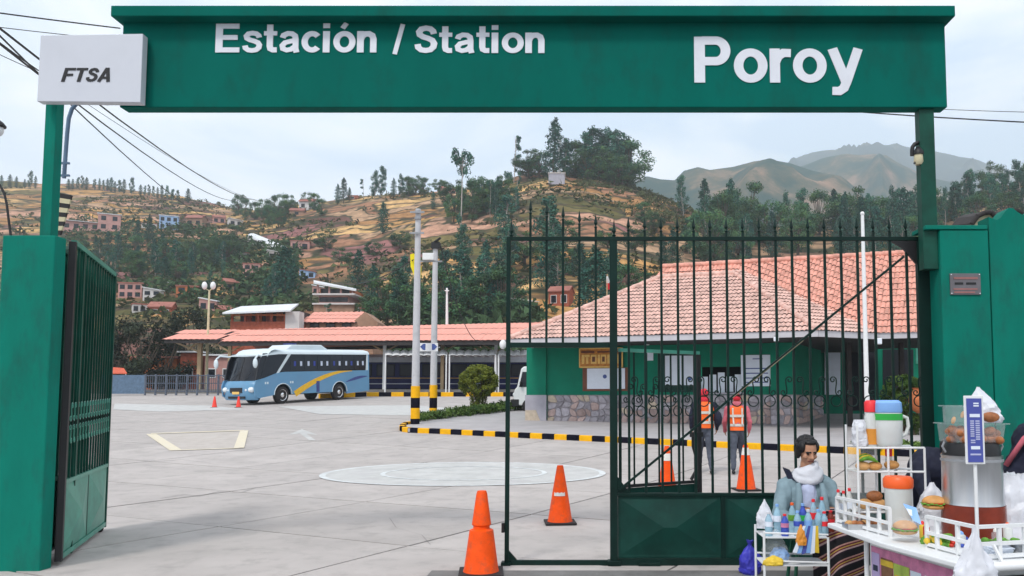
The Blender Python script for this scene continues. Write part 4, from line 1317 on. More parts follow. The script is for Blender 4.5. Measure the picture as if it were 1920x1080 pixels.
e1_.z = e0.z; r1 = plane_hit(440, 618, e0, (e1_ - e0).cross(r0 - e0))
tiles('roof_tiles', [e0, e1_, r1, r0], e1_ - e0, r0 - e0, c2, 'canopy_red', pitch=.4, row=2.3, amp=.03)
b = MB(); b.bar(e0 + Vector((0, .1, -.14)), e1_ + Vector((0, .1, -.14)), .1, .2); b.bar(e1_ + Vector((0, .05, -.1)), r1 + Vector((0, .05, -.1)), .12, .2); b.build('roof_beam', 'dark_timber', c2, world=True)
p = P(376, 640, 59.5)
b = MB(); b.bb((p.x - .14, 59.36, 1.9), (p.x + .14, 59.64, 6.2)); b.build('post', 'tan_steel', c2, world=True)
b = MB(); b.bar(P(374, 660, 59.5), P(322, 639, 59.5), .12, .12); b.bar(P(352, 655, 59.4), P(376, 640, 59.4), .12, .12); b.build('brace', 'tan_steel', c2, world=True)
drape('platform', [(-40, 57), (0, 57), (0, 64), (-40, 64)], 0.30, 'asphalt', 3, skirt=.4)

mat('train_pane', (0.010, 0.010, 0.02), 0.3, spec=.25)
mat('train_blue', (0.008, 0.010, 0.085), 0.5, spec=.2, var=0.2, scale=1)
mat('train_black', (0.005, 0.005, 0.014), 0.6, spec=.15, var=0.2)
mat('train_white', (0.62, 0.64, 0.70), 0.5, var=0.1, dirt=((0.3, 0.3, 0.33), 0.6, 1.5))
mat('train_gold', (0.50, 0.27, 0.05), 0.5)
def coach(x0, x1, Y, label):
    r = thing('railway_coach', label, 'railway coach', ((x0 + x1) / 2, Y, 1.95), 0, 'coaches standing at the platform')
    l = (x1 - x0); h = 3.0
    sec = [(-1.35, .55), (-1.35, 2.55), (-1.2, 2.85), (1.2, 2.85), (1.35, 2.55), (1.35, .55)]
    b = MB(); b.prism([(-l / 2, y, z) for y, z in sec], (l, 0, 0)); b.build('body', 'train_blue', r)
    b = MB(); b.prism([(-l / 2 - .05, y, z) for y, z in [(-1.42, 2.60), (-1.3, 3.0), (-.8, 3.25), (.8, 3.25), (1.3, 3.0), (1.42, 2.60)]], (l + .1, 0, 0)); b.build('roof', 'train_white', r)
    for z, m_, n_ in ((1.36, 'train_gold', 'stripe'), (.92, 'train_white', 'stripe')):
        b = MB(); b.box((0, -1.36, z), (l * .99, .02, .07)); b.build(n_, m_, r)
    n = max(3, int(l / 1.45)); w = l / n
    for i in range(n):
        xx = -l / 2 + (i + .5) * w
        b = MB(); b.box((xx, -1.36, 1.98), (w * .80, .03, .95)); f = b.build('window', 'train_black', r)
        b = MB(); b.box((xx, -1.378, 1.98), (w * .70, .01, .82)); b.build('pane', 'train_pane', f)
    b = MB(); b.box((0, 0, .35), (l * .96, 2.2, .4)); b.build('underframe', 'train_black', r)
    for s in (-1, 1):
        for k in (-.9, .9):
            b = MB(); b.lathe([(.42, -.06), (.42, .06)], (s * l * .33 + k, -.75, .2), 12, rot=Matrix.Rotation(R(90), 3, 'X')); b.build('wheel', 'rubber', r)
xa, xb, xc = P(668, 700, 64).x, P(842, 700, 64).x, P(1030, 700, 64).x
coach(xa, xb - .25, 64, 'dark blue railway coach right behind the bus, gold line along its side')
coach(xb + .25, xc, 64, 'dark blue railway coach seen between the second pole and the station')

mat('brick_red', (0.34, 0.085, 0.045), 0.85, var=0.3, scale=4)
mat('brick_orange', (0.48, 0.15, 0.055), 0.85, var=0.25, scale=4)
mat('adobe', (0.33, 0.20, 0.135), 0.9, var=0.25, scale=1)
mat('plaster_pink', (0.50, 0.27, 0.24), 0.85, var=0.15, scale=1)
mat('plaster_white', (0.60, 0.57, 0.56), 0.85, var=0.12, scale=1)
mat('plaster_blue', (0.30, 0.44, 0.66), 0.8, var=0.15, scale=1)
mat('tin_white', (0.70, 0.71, 0.73), 0.45, var=0.1, scale=1)
mat('tile_brown', (0.33, 0.13, 0.10), 0.85, var=0.25, scale=1)
mat('awning_red', (0.62, 0.12, 0.06), 0.8, var=0.2)
# white scalloped awning strip hung along the front of the platform
aw = thing('awning_strip', 'white scalloped awning along the front of the platform, behind the poles', 'awning', P(850, 664, 56.6))
for x0, x1 in ((722, 838), (842, 930), (934, 990)):
    n = max(2, int((x1 - x0) / 14)); b = MB()
    for i in range(n * 4 + 1):
        px = lerp(x0, x1, i / (n * 4)); sag = abs(math.sin(math.pi * i / 4)) * 3.0
        p = P(px, 667 - .6 * sag, 56.3); q = P(px, 659 - sag * 1.2, 57.2)
        b.v += [p, q, q + Vector((0, 1.6, -.35))]
    for i in range(n * 4):
        b.f += [[3 * i, 3 * i + 3, 3 * i + 4, 3 * i + 1], [3 * i + 1, 3 * i + 4, 3 * i + 5, 3 * i + 2]]; b.m += [0, 0]
    b.build('canvas', 'white_paint', aw, world=True)
    for px in (x0 + 1, x1 - 1):
        p = P(px, 665, 56.4); b = MB(); b.tube([(p.x, p.y, gz(56)), p], .05, 6); b.build('pole', 'white_paint', aw, world=True)
# mast and shelter on the hilltop
p = TG(1048, 332); p.y -= 7; p.x *= p.y / (p.y + 7); p.z = hill_z(p.x, p.y)
r = thing('antenna_mast', 'thin white mast standing on the hilltop in front of the tall conifer', 'mast', p)
b = MB(); k_ = p.y / F
b.tube([(0, 0, -1), (0, 0, 60 * k_), (0, 0, 92 * k_)], [.32, .22, .12], 6); b.build('pole', 'white_paint', r)
b = MB(); b.lathe([(.3, 62 * k_), (.75, 66 * k_), (.75, 72 * k_), (.3, 76 * k_)], (0, 0, 0), 8); b.build('dish', 'white_paint', r)
p = TG(1044, 345)
r = thing('shelter', 'small pale concrete block on the hilltop below the mast', 'hut', p)
b = MB(); b.box((0, 0, .6), (4.6, 3, 3.2)); b.build('wall', 'plaster_grey', r)
b = MB(); b.box((0, 0, 2.3), (5, 3.4, .25)); b.build('roof', 'plaster_white', r)

# ================================================================== BACK OF THE YARD
# low brick sheds behind the fence
def shed(x0, x1, y0, y1, Y, wm, rm, label, nwin):
    a, c = P(x0, y1, Y), P(x1, y0, Y)
    r = thing('brick_shed', label, 'building', ((a.x + c.x) / 2, Y, 1.9))
    b = MB(); b.bb((a.x, Y, 1.8), (c.x, Y + 3, c.z)); b.build('wall', wm, r, world=True)
    b = MB(); b.bar((a.x - .2, Y + 1.5, c.z + .1), (c.x + .2, Y + 1.5, c.z + .1), 3.6, .12); b.build('roof', rm, r, world=True)
    for i in range(nwin):
        x = lerp(a.x, c.x, (i + .5) / nwin); z = lerp(1.9, c.z, .58)
        b = MB(); b.box((x, Y - .01, z), (.7, .06, .8)); f = b.build('window', 'white_paint', r, world=True)
        b = MB(); b.box((x, Y - .045, z), (.55, .02, .64)); b.build('pane', 'glass_dark', f, world=True)
shed(240, 332, 672, 742, 67.5, 'brick_orange', 'tile_brown', 'low orange brick shed behind the dark fence, left part', 3)
shed(336, 372, 662, 742, 67, 'brick_red', 'tin_white', 'red brick shed left of the tan platform post', 1)
shed(382, 440, 668, 742, 67, 'plaster_pink', 'tin_white', 'pink shed with pale roof behind the front of the bus', 2)
r = thing('awning', 'small red and white awning at the edge of the left gate leaf', 'awning', P(225, 698, 58))
b = MB(); b.prism([P(206, 699, 57), P(238, 699, 57), P(232, 690, 59), P(206, 688, 59)], (0, 0, -.08)); b.build('cloth', 'awning_red', r, world=True)
for px in (210, 236):
    p = P(px, 699, 57.1); b = MB(); b.tube([(p.x, p.y, gz(57)), p], .04, 6); b.build('pole', 'white_paint', r, world=True)
# fence along the end of the yard
fa, fb = G(232, 741.2), G(428, 741.2)
fr_ = thing('metal_fence', 'dark metal railing fence along the back left of the yard', 'fence', fa)
fb.y = fa.y
zf = gz(fa.y)
b = MB(); b.bb((fa.x - 1.6, fa.y - .04, zf + .1), (fa.x + 1.4, fa.y + .04, zf + 1.35)); b.build('sheet_panel', 'blue_grey_metal', fr_, world=True)
npo = 9
for i in range(npo):
    x = lerp(fa.x + 1.4, fb.x, i / (npo - 1)); b = MB(); b.bb((x - .05, fa.y - .05, zf - .05), (x + .05, fa.y + .05, zf + 1.4)); b.build('post', 'fence_metal', fr_, world=True)
for z in (.25, .8, 1.32):
    b = MB(); b.bb((fa.x + 1.4, fa.y - .025, zf + z - .03), (fb.x, fa.y + .025, zf + z + .03)); b.build('rail', 'fence_metal', fr_, world=True)
for i in range(40):
    x = lerp(fa.x + 1.5, fb.x, i / 39); b = MB(); b.bb((x - .015, fa.y - .06, zf + .25), (x + .015, fa.y - .03, zf + 1.3)); b.build('bar', 'fence_metal', fr_, world=True)
# lamp posts in the back
def lamp_post(px, yt, Y, label, m_):
    p = P(px, yt, Y)
    r = thing('lamp_post', label, 'lamp post', (p.x, Y, gz(Y)))
    h = p.z - gz(Y)
    b = MB(); b.tube([(0, 0, 0), (0, 0, h * .6), (0, 0, h - .5)], [.12, .09, .07], 8); b.build('post', m_, r)
    for s in (-1, 1):
        b = MB(); b.bar((0, 0, h - .5), (s * .32, -.1, h - .3), .06, .06); b.build('arm', m_, r)
        b = MB(); b.ell((s * .32, -.12, h - .12), (.2, .2, .3), 10, 7); b.build('globe', 'white_paint', r, smooth=180)
mat('cream_paint', (0.58, 0.52, 0.34), 0.6, var=0.1)
lamp_post(393, 533, 60, 'cream lamp post with twin white lamps behind the platform roof', 'cream_paint')
r = thing('mast', 'thin white mast beyond the platform roof, right of the utility poles', 'mast', P(838, 606, 66))
b = MB(); b.tube([P(838, 612, 66), P(838, 540, 66)], [.12, .08], 6); b.build('pole', 'white_paint', r, world=True)
b = MB(); b.bar(P(834, 545, 65.8), P(842, 545, 65.8), .08, .08); b.build('cross_arm', 'white_paint', r, world=True)

# ================================================================== HOUSES ON THE HILLSIDE
def house(px, yb, wp, hp, wm, rm, roof, nw, st, label, rz=None, name='hillside_house', at=None, depth=.8, cat='house'):
    p = at or TG(px, yb)
    k = p.y / F
    w, h = wp * k, hp * k
    d = w * depth
    face = math.atan2(-p.x, p.y)
    rz = (rz if rz is not None else trs.uniform(-.35, .35)) + face * 0.8
    r = thing(name, label, cat, (p.x, p.y + d * .3, p.z - .4), rz)
    b = MB(); b.box((0, 0, h / 2 - .9), (w, d, h + 1.8)); b.build('wall', wm, r)
    if roof == 'flat':
        b = MB(); b.box((0, 0, h + .1), (w * 1.08, d * 1.08, .22)); b.build('roof', rm, r)
    elif roof == 'mono':
        b = MB(); b.prism([(-w * .56, -d * .6, h + .55), (w * .56, -d * .6, h + .05), (w * .56, -d * .6, h - .1), (-w * .56, -d * .6, h + .4)], (0, d * 1.2, .25)); b.build('roof', rm, r)
        b = MB(); b.prism([(-w * .5, -d * .5, h), (w * .5, -d * .5, h), (-w * .5, -d * .5, h + .4)], (0, d, 0)); b.build('gable', wm, r)
    else:
        g = d * .32
        b = MB()
        b.prism([(-w * .55, -d * .6, h - .05), (-w * .55, 0, h + g), (-w * .55, d * .6, h - .05), (-w * .55, d * .6, h + .1), (-w * .55, 0, h + g + .16), (-w * .55, -d * .6, h + .1)], (w * 1.1, 0, 0)); b.build('roof', rm, r)
        b = MB(); b.prism([(-w * .5, -d * .5, h), (-w * .5, 0, h + g - .1), (-w * .5, d * .5, h)], (w, 0, 0)); b.build('gable', wm, r)
    for s in range(st):
        z = h * (s + .52) / st
        for i in range(nw):
            x = lerp(-w / 2, w / 2, (i + .5) / nw)
            ww, wh = min(1.2, w / nw * .5), min(1.3, h / st * .46)
            b = MB(); b.box((x, -d / 2 - .015, z), (ww + .16, .07, wh + .16)); f = b.build('window', 'dark_timber' if wm != 'brick_red' else 'plaster_white', r)
            b = MB(); b.box((x, -d / 2 - .055, z), (ww, .02, wh)); b.build('pane', 'glass_dark', f)
    return r
H = house
H(200, 432, 37, 32, 'plaster_pink', 'tin_white', 'flat', 2, 2, 'pink two-storey house with flat white roof on the left hillside')
H(150, 432, 62, 15, 'plaster_pink', 'tin_white', 'mono', 4, 1, 'long low tan house with sloping roof left of the pink house')
H(313, 430, 32, 27, 'plaster_blue', 'tin_white', 'flat', 3, 2, 'pale blue two-storey house on the left hillside')
H(276, 428, 26, 10, 'plaster_white', 'tile_brown', 'flat', 2, 1, 'small low white house left of the blue house')
H(365, 426, 30, 18, 'adobe', 'tile_brown', 'gable', 2, 1, 'brown adobe house right of the blue house')
H(408, 418, 22, 12, 'plaster_pink', 'tile_brown', 'gable', 2, 1, 'small pink house near the end of the left ridge')
H(438, 424, 24, 12, 'plaster_white', 'tin_white', 'mono', 2, 1, 'small white house below the bluish trees on the saddle')
H(577, 393, 30, 16, 'plaster_white', 'tile_brown', 'gable', 2, 1, 'white house with brown roof on the saddle of the ridge')
H(556, 404, 26, 10, 'adobe', 'tile_brown', 'gable', 1, 1, 'low brown-roofed hut below the white house on the saddle')
H(662, 374, 20, 8, 'brick_red', 'tile_brown', 'flat', 1, 1, 'tiny reddish hut on the ridge beside the pointed trees')
H(840, 364, 26, 10, 'plaster_pink', 'tile_brown', 'gable', 2, 1, 'low pink hut on the ridge left of the tall eucalyptus')
H(243, 560, 40, 28, 'plaster_pink', 'tile_brown', 'flat', 3, 2, 'dull pink two-storey house just right of the left gate leaf')
H(283, 566, 30, 24, 'plaster_white', 'tin_white', 'mono', 2, 2, 'whitish house beside the dull pink one, above the dark trees')
H(300, 592, 40, 18, 'brick_red', 'tile_brown', 'gable', 2, 1, 'dark red brick house low on the slope behind the dark trees')
H(348, 562, 38, 26, 'brick_orange', 'tile_brown', 'flat', 2, 2, 'orange brick house left of the cream lamp post')
H(420, 592, 30, 14, 'plaster_pink', 'tile_brown', 'gable', 2, 1, 'small pink house beside the red building with the white roof')
H(470, 520, 30, 26, 'plaster_pink', 'tile_brown', 'flat', 2, 2, 'pinkish house half hidden among the trees above the red building')
H(452, 488, 26, 16, 'plaster_white', 'tile_brown', 'mono', 2, 1, 'small whitish house left of the long pale roof')
H(512, 488, 26, 14, 'plaster_white', 'tin_white', 'mono', 2, 1, 'small white-roofed house right below the long pale roof')
H(560, 470, 34, 20, 'plaster_pink', 'tile_brown', 'flat', 2, 1, 'pink wall-like house at the bottom of the pale track')
H(575, 522, 28, 14, 'plaster_blue', 'tile_brown', 'mono', 2, 1, 'bluish house right of the dark column tree')
H(1052, 574, 40, 30, 'brick_red', 'tile_brown', 'gable', 2, 1, 'red brick house seen between the gate bars above the roof edge')
H(984, 580, 40, 18, 'adobe', 'tin_white', 'mono', 2, 1, 'low adobe house with white roof seen just inside the gate post')
H(1896, 368, 26, 20, 'plaster_pink', 'tile_brown', 'flat', 2, 2, 'pinkish house among the trees on the right-hand hill')
H(1345, 425, 24, 10, 'plaster_white', 'tin_white', 'mono', 1, 1, 'tiny white hut in front of the eucalyptus wood')
H(228, 545, 22, 14, 'plaster_white', 'tin_white', 'mono', 1, 1, 'small whitish house above the dull pink one, beside the gate leaf')
H(262, 584, 34, 16, 'plaster_white', 'tile_brown', 'flat', 3, 1, 'low whitish row house just above the dark trees')
H(318, 548, 26, 16, 'adobe', 'tin_white', 'mono', 2, 1, 'small adobe house left of the orange brick house')
H(388, 582, 30, 20, 'plaster_pink', 'tin_white', 'mono', 2, 1, 'pink house right behind the cream lamp post')
H(430, 545, 28, 18, 'adobe', 'tile_brown', 'gable', 2, 1, 'adobe house among the trees above the white-roofed red house')
H(690, 600, 40, 22, 'plaster_white', 'tile_brown', 'gable', 2, 1, 'whitish house at the right end of the tiled low house')
H(598, 548, 24, 12, 'plaster_pink', 'tin_white', 'mono', 2, 1, 'tiny pink house left of the unfinished brick house')
# long pale roof lying down the slope
p = TG(500, 462)
r = thing('greenhouse', 'long pale tunnel roof lying slantwise on the slope', 'greenhouse', p)
b = MB()
pa, pb_ = TG(474, 450), TG(528, 472)
ax = (pb_ - pa).normalized(); sd_ = Vector((-ax.y, ax.x, 0)).normalized()
for i in range(9):
    w = math.pi * i / 8
    for q in (pa, pb_): b.v.append(q + sd_ * math.cos(w) * 1.7 + Vector((0, 0, .6 + math.sin(w) * 1.2)))
for i in range(8): b.f.append([2 * i, 2 * i + 1, 2 * i + 3, 2 * i + 2]); b.m.append(0)
b.f += [[2 * i for i in range(9)], [2 * i + 1 for i in reversed(range(9))]]; b.m += [0, 0]
b.build('cover', 'tin_white', r, world=True)
b = MB(); b.bar(pa - sd_ * 1.6, pb_ - sd_ * 1.6, .3, 1.4); b.build('side_wall', 'plaster_white', r, world=True)
# the bigger houses just behind the platforms
def red_house():
    Y = 74.0; zb = hill_z(P(490, 600, Y).x, Y)
    a, c = P(432, 606, Y), P(560, 580, Y)
    r = thing('hillside_house', 'red house with open upper floor and a big white tin roof, above the bus', 'house', ((a.x + c.x) / 2, Y, zb))
    d = 5.5
    z0 = P(490, 612, Y).z; z1 = P(490, 603, Y).z; z2 = P(490, 584, Y).z
    b = MB(); b.bb((a.x, Y, zb - .5), (c.x, Y + d, z1)); b.build('wall', 'brick_red', r, world=True)
    b = MB(); b.bb((a.x + .3, Y + 1.4, z1), (c.x - .3, Y + d, z2 + .2)); b.build('upper_wall', 'dark_timber', r, world=True)
    n = 6
    for i in range(n):
        x = lerp(a.x + .1, c.x - .1, i / (n - 1)); b = MB(); b.bb((x - .09, Y + .05, z1), (x + .09, Y + .25, z2 - .35)); b.build('post', 'brick_red', r, world=True)
    b = MB(); b.bb((a.x, Y + .02, z1 + .55), (c.x - 1.2, Y + .12, z1 + .68)); b.build('rail', 'brick_orange', r, world=True)
    for i in range(5):
        x = lerp(a.x + .6, c.x - .8, (i + .5) / 5); b = MB(); b.bb((x - .3, Y + 1.33, z1 + .1), (x + .3, Y + 1.42, z1 + 1.0)); f = b.build('door', 'brick_orange' if i % 2 else 'brick_red', r, world=True)
    b = MB(); b.bb((c.x - 1.2, Y - .05, zb), (c.x + .1, Y + 1.2, z2)); b.build('stair_wall', 'plaster_white', r, world=True)
    q = [P(417, 589, Y - .8), P(545, 584, Y - .8), P(560, 572, Y + d), P(452, 577, Y + d)]
    b = MB(); b.prism(q, (0, 0, .15)); b.build('roof', 'tin_white', r, world=True)
red_house()
def tiled_house():
    Y = 76.0
    a, c = P(562, 612, Y), P(706, 604, Y); zb = hill_z((a.x + c.x) / 2, Y)
    r = thing('hillside_house', 'long low house with a faded red tiled roof behind the platform roof', 'house', ((a.x + c.x) / 2, Y, zb))
    z1 = P(630, 603, Y).z
    b = MB(); b.bb((a.x + .3, Y, zb - 1), (c.x - .3, Y + 5, z1)); b.build('wall', 'adobe', r, world=True)
    h0, h1, h2 = P(556, 605, Y - .6), P(668, 605, Y - .6), P(586, 586, Y + 2.5)
    h1.z = h0.z; hn = (h1 - h0).cross(h2 - h0)
    tiles('roof_tiles', [h0, h1, plane_hit(684, 585, h0, hn), h2], h1 - h0, h2 - h0, r, 'canopy_red', pitch=.5, row=1.2, amp=.05)
    b = MB(); b.prism([P(662, 612, Y - .3), P(708, 612, Y - .3), P(708, 604, Y - .3), P(684, 585, Y - .3), P(662, 603, Y - .3)], (0, 3, 0)); b.build('gable', 'adobe', r, world=True)
    for px in (590, 620, 650):
        p = P(px, 609, Y); b = MB(); b.box((p.x, Y - .02, p.z), (.9, .08, .5)); f = b.build('window', 'dark_timber', r, world=True)
        b = MB(); b.box((p.x, Y - .07, p.z), (.7, .02, .36)); b.build('pane', 'glass_dark', f, world=True)
tiled_house()
def brick_house():
    p = TG(628, 592); Y = p.y
    r = thing('hillside_house', 'unfinished brick house of three floors with a slanting white roof edge', 'house', p)
    a, c = P(590, 592, Y), P(664, 545, Y); z = [p.z - 2, P(0, 570, Y).z, P(0, 552, Y).z, P(0, 535, Y).z]
    d = 7.0
    b = MB(); b.bb((a.x - .2, Y, z[0]), (c.x, Y + d, z[1])); b.build('lower_wall', 'adobe', r, world=True)
    b = MB(); b.bb((a.x + .4, Y + .5, z[1]), (c.x - 1, Y + d, z[2])); b.build('middle_wall', 'plaster_pink', r, world=True)
    b = MB(); b.bb((a.x + .3, Y + 1.2, z[2]), (c.x - .6, Y + d, z[3] - .4)); b.build('upper_wall', 'brick_orange', r, world=True)
    for zz in (z[1], z[2]):
        b = MB(); b.bb((a.x - .3, Y - .4, zz - .12), (c.x + .2, Y + d, zz + .12)); b.build('floor_slab', 'plaster_white', r, world=True)
    for s, (za, zc, yy) in enumerate(((z[1], z[2], Y + .49), (z[2], z[3], Y + 1.19))):
        for i in range(4):
            x = lerp(a.x + .6, c.x - 1.2, (i + .5) / 4); h = zc - za
            b = MB(); b.box((x, yy, za + h * .5), (1.3, .06, h * .5)); f = b.build('window', 'dark_timber', r, world=True)
            b = MB(); b.box((x, yy - .04, za + h * .5), (1.1, .02, h * .4)); b.build('pane', 'glass_dark', f, world=True)
    for i in range(4):
        x = lerp(a.x + .3, c.x - .3, i / 3); b = MB(); b.bb((x - .12, Y + .1, z[2]), (x + .12, Y + .35, lerp(z[3] + .4, z[3] - .9, i / 3))); b.build('column', 'plaster_pink', r, world=True)
    b = MB(); b.prism([P(588, 532, Y - .5), P(668, 546, Y - .5), P(668, 544, Y + d), P(588, 528, Y + d)], (0, 0, .25)); b.build('roof', 'tin_white', r, world=True)
brick_house()

# ================================================================== THE YARD
# ---- utility poles
def striped_pole(px, pyb, pyt, bands, label, r0, r1):
    g = G(px, pyb)
    top = P(px + (px - PX) * -0.02, pyt, g.y)
    r = thing('utility_pole', label, 'utility pole', g)
    h = top.z - g.z
    b = MB(); b.tube([(0, 0, -.1), (0, 0, h * .5), (0, 0, h)], [r0, (r0 + r1) / 2, r1], 14); b.build('shaft', 'pole_concrete', r, smooth=60)
    for y0, y1, m_ in bands:
        za, zb = P(px, y1, g.y).z - g.z, P(px, y0, g.y).z - g.z
        q = MB(); q.lathe([(r0 + .006, za), (r0 + .005, zb)], (0, 0, 0), 16); q.build('painted_band', m_, r, smooth=60)
    return r, g, h
p1, g1, h1 = striped_pole(778, 803, 392, ((724, 746, 'yellow_paint'), (746, 765, 'black_paint'), (765, 785, 'yellow_paint'), (785, 803, 'black_paint')), 'nearer concrete utility pole with yellow and black bands at its foot', .155, .095)
p2, g2, h2 = striped_pole(812, 787, 462, ((722, 746, 'yellow_paint'), (746, 765, 'black_paint'), (765, 787, 'yellow_paint')), 'farther, shorter utility pole with bands, right beside the taller one', .15, .10)
b = MB()
for z in (h1 - .15, h1 - .9): b.bar((-.25, -.16, z), (.25, -.16, z), .06, .06)
b.build('cross_arm', 'grey_metal', p1)
for z in (.12, .35):
    b = MB(); b.lathe([(.12, -.04), (.12, .04)], (0, -.05, h1 - z), 10); b.build('collar', 'grey_metal', p1)
b = MB(); b.box((.03, 0, h2 + .02), (.34, .34, .26)); b.tube([(-.1, -.1, h2 + .1), (.25, -.25, h2 + .3)], .05, 6); b.build('cable_head', 'black', p2)
mat('sign_yellow', (0.80, 0.66, 0.0), 0.5, var=.08)
r = thing('warning_sign', 'bright yellow sign plate high on the nearer utility pole', 'sign', P(780, 498, g1.y - .2))
b = MB(); b.prism([P(769, 477, g1.y + .2), P(776, 475, g1.y + .2), P(790, 500, g1.y + .2), P(789, 521, g1.y + .2), P(778, 521, g1.y + .2), P(770, 500, g1.y + .2)], (0, .04, 0)); b.build('plate', 'sign_yellow', r, world=True)
r = thing('transformer_box', 'pale grey box mounted between the two utility poles', 'electrical box', P(804, 482, g1.y + 1.2))
b = MB(); b.box((0, 0, 0), (.42, .3, .26)); b.build('case', 'white_paint', r, bevel=.02)
b = MB(); b.bar((-.4, 0, -.16), (.5, 0, -.16), .06, .05); b.build('bracket', 'grey_metal', r)
r = thing('direction_sign', 'small blue and white sign plate between the two utility poles', 'sign', P(804, 651, g1.y + .8))
b = MB(); b.box((0, 0, 0), (.66, .03, .30)); b.build('plate', 'white_paint', r)
for s in (-1, 1):
    b = MB(); b.prism([(s * .31, -.02, .02), (s * .2, -.02, .12), (s * .12, -.02, .12), (s * .12, -.02, -.1), (s * .2, -.02, -.1)], (0, -.008, 0)); b.build('arrow', 'print_blue', r)
b = MB(); b.bar((-.5, .03, 0), (.4, .03, 0), .03, .04); b.build('bracket', 'grey_metal', r)

# ---- round topiary and border plants
def topiary(px, yb, yt, wpx, label, base=None, leaf='leaf_topiary'):
    g = base or G(px, yb)
    k = g.y / F
    h = (yb - yt) * k; w = wpx * k
    r = thing('topiary_bush', label, 'bush', g)
    rs = random.Random(px)
    b = MB()
    for i in range(11):
        a = rs.uniform(0, 6.28); q = rs.uniform(.05, .3) * w
        limb(b, (rs.uniform(-.1, .1) * w, rs.uniform(-.1, .1) * w, -.05), (math.cos(a) * q, math.sin(a) * q, h * rs.uniform(.45, .7)), .035, .018, rs, 4)
    b.build('stems', 'bark_dark', r)
    b = MB()
    for i in range(150):
        th = rs.uniform(0, 6.28); u = rs.uniform(-.95, 1); q = math.sqrt(1 - u * u) * rs.uniform(.8, 1.0)
        c = Vector((math.cos(th) * q * w * .43, math.sin(th) * q * w * .43, h * .66 + u * h * .29))
        leaves(b, c, (w * .085, w * .085, w * .08), 100, w * .024, rs)
    for i in range(40):
        a = rs.uniform(0, 6.28); q = rs.uniform(.02, .20) * w
        leaves(b, (math.cos(a) * q, math.sin(a) * q, rs.uniform(.1, .4) * h), (w * .05, w * .05, h * .12), 45, w * .02, rs)
    b.build('foliage', leaf, r)
    return r
topiary(897, 777, 683, 80, 'round clipped yellow-green bush behind the striped kerb')
q = Vector(((1692 - PX) / F * 25.5, 25.5, gz(25.5) + .1))
topiary(1692, 790, 680, 84, 'rounded dark bush in front of the station veranda', q, 'leaf_border')
rt = thing('terracotta_pot', 'round terracotta pot on the veranda beside the right gate pillar', 'pot', P(1727, 775, 24))
b = MB(); b.lathe([(.12, 0), (.26, .1), (.34, .32), (.33, .5), (.22, .66), (.20, .72), (.24, .76)], (0, 0, 0), 16); b.build('pot', 'brick_orange', rt, smooth=60)
b = MB(); b.lathe([(.20, 0), (.20, .02)], (0, 0, .70), 14); b.build('soil', 'dark_timber', rt)
for px, lab in ((1668, 'small low shrub left of the rounded dark bush'), (1712, 'small low shrub beside the terracotta pot')):
    topiary(px, 792, 748, 40, lab, Vector(((px - PX) / F * 24.2, 24.2, gz(24.2) + .1)), 'leaf_border')
rs = random.Random(8)
b = MB()
pa_, pc_ = G(778, 799), G(986, 774)
for i in range(420):
    t_ = rs.random()
    p = pa_.lerp(pc_, t_) + Vector((rs.uniform(-.2, .2), rs.uniform(-.1, 1.5 + 1.5 * t_), 0)); p.z = gz(p.y) + KH
    leaves(b, p + Vector((0, 0, rs.uniform(.02, .22 + .15 * t_))), (.16, .16, .12), 26, .05, rs)
kind(b.build('border_plants', 'leaf_border'), 'stuff')
b = MB()
pa_, pc_ = PZ(1640, 806, 1.0), PZ(1760, 806, 1.0)
for i in range(160):
    p = Vector((rs.uniform(7.2, 10.5), rs.uniform(20.3, 22), 0)); p.z = gz(p.y) + KH
    leaves(b, p, (.16, .16, .10), 22, .05, rs)
kind(b.build('lawn_patch', 'leaf_border'), 'stuff')

# ---- traffic cones
def cone(px, pyb, hpx, m_, label, bands=(), wfac=1.0, notch=0, at=None):
    g = at or G(px, pyb)
    h = hpx / F * g.y
    r = thing('traffic_cone', label, 'traffic cone', g, 0.12, 'traffic cones')
    s = h / .75
    b = MB(); b.box((0, 0, .012 * s + .004), (.40 * s * wfac, .40 * s * wfac, .024 * s)); b.build('base', 'rubber', r, bevel=.006)
    prof = [(.165 * s * wfac, .024 * s), (.155 * s * wfac, .05 * s), (.10 * s * wfac, .40 * s), (.045 * s, .72 * s), (.038 * s, .745 * s)]
    if notch:
        prof = [(.165 * s * wfac, .024 * s), (.155 * s * wfac, .05 * s), (.108 * s * wfac, .395 * s), (.075 * s * wfac, .41 * s), (.075 * s, .43 * s), (.088 * s, .445 * s), (.05 * s, .72 * s), (.040 * s, .748 * s)]
    b = MB(); b.lathe(prof, (0, 0, 0), 20); b.build('cone_body', m_, r, smooth=40)
    def rad(z):
        for a, c in zip(prof, prof[1:]):
            if z <= c[1]: return lerp(a[0], c[0], (z - a[1]) / (c[1] - a[1]))
        return prof[-1][0]
    for z0, z1 in bands:
        q = MB(); q.lathe([(rad(z0 * s) + .003, z0 * s), (rad(z1 * s) + .003, z1 * s)], (0, 0, 0), 20); q.build('reflective_band', 'cone_white', r, smooth=40)
    return r
cone(902, 1076, 152, 'cone_orange', 'large orange cone with a waist, standing left of the gate post', notch=1)
c_ = cone(1050, 981, 107, 'cone_orange', 'orange cone inside the open wicket with a torn white patch')
b = MB()
for i in range(5): pass
g = G(1050, 981); s = 107 / F * g.y / .75
pr = []
for i in range(7):
    w = R(lerp(222, 300, i / 6)); 
    for z in (.36, .41 - .012 * (i % 2)): pr.append(Vector((math.cos(w) * (.107 * s - (z - .38) * .12 + .004), math.sin(w) * (.107 * s - (z - .38) * .12 + .004), z * s)))
b.v = pr; b.f = [[2 * i, 2 * i + 2, 2 * i + 3, 2 * i + 1] for i in range(6)]; b.m = [0] * 6
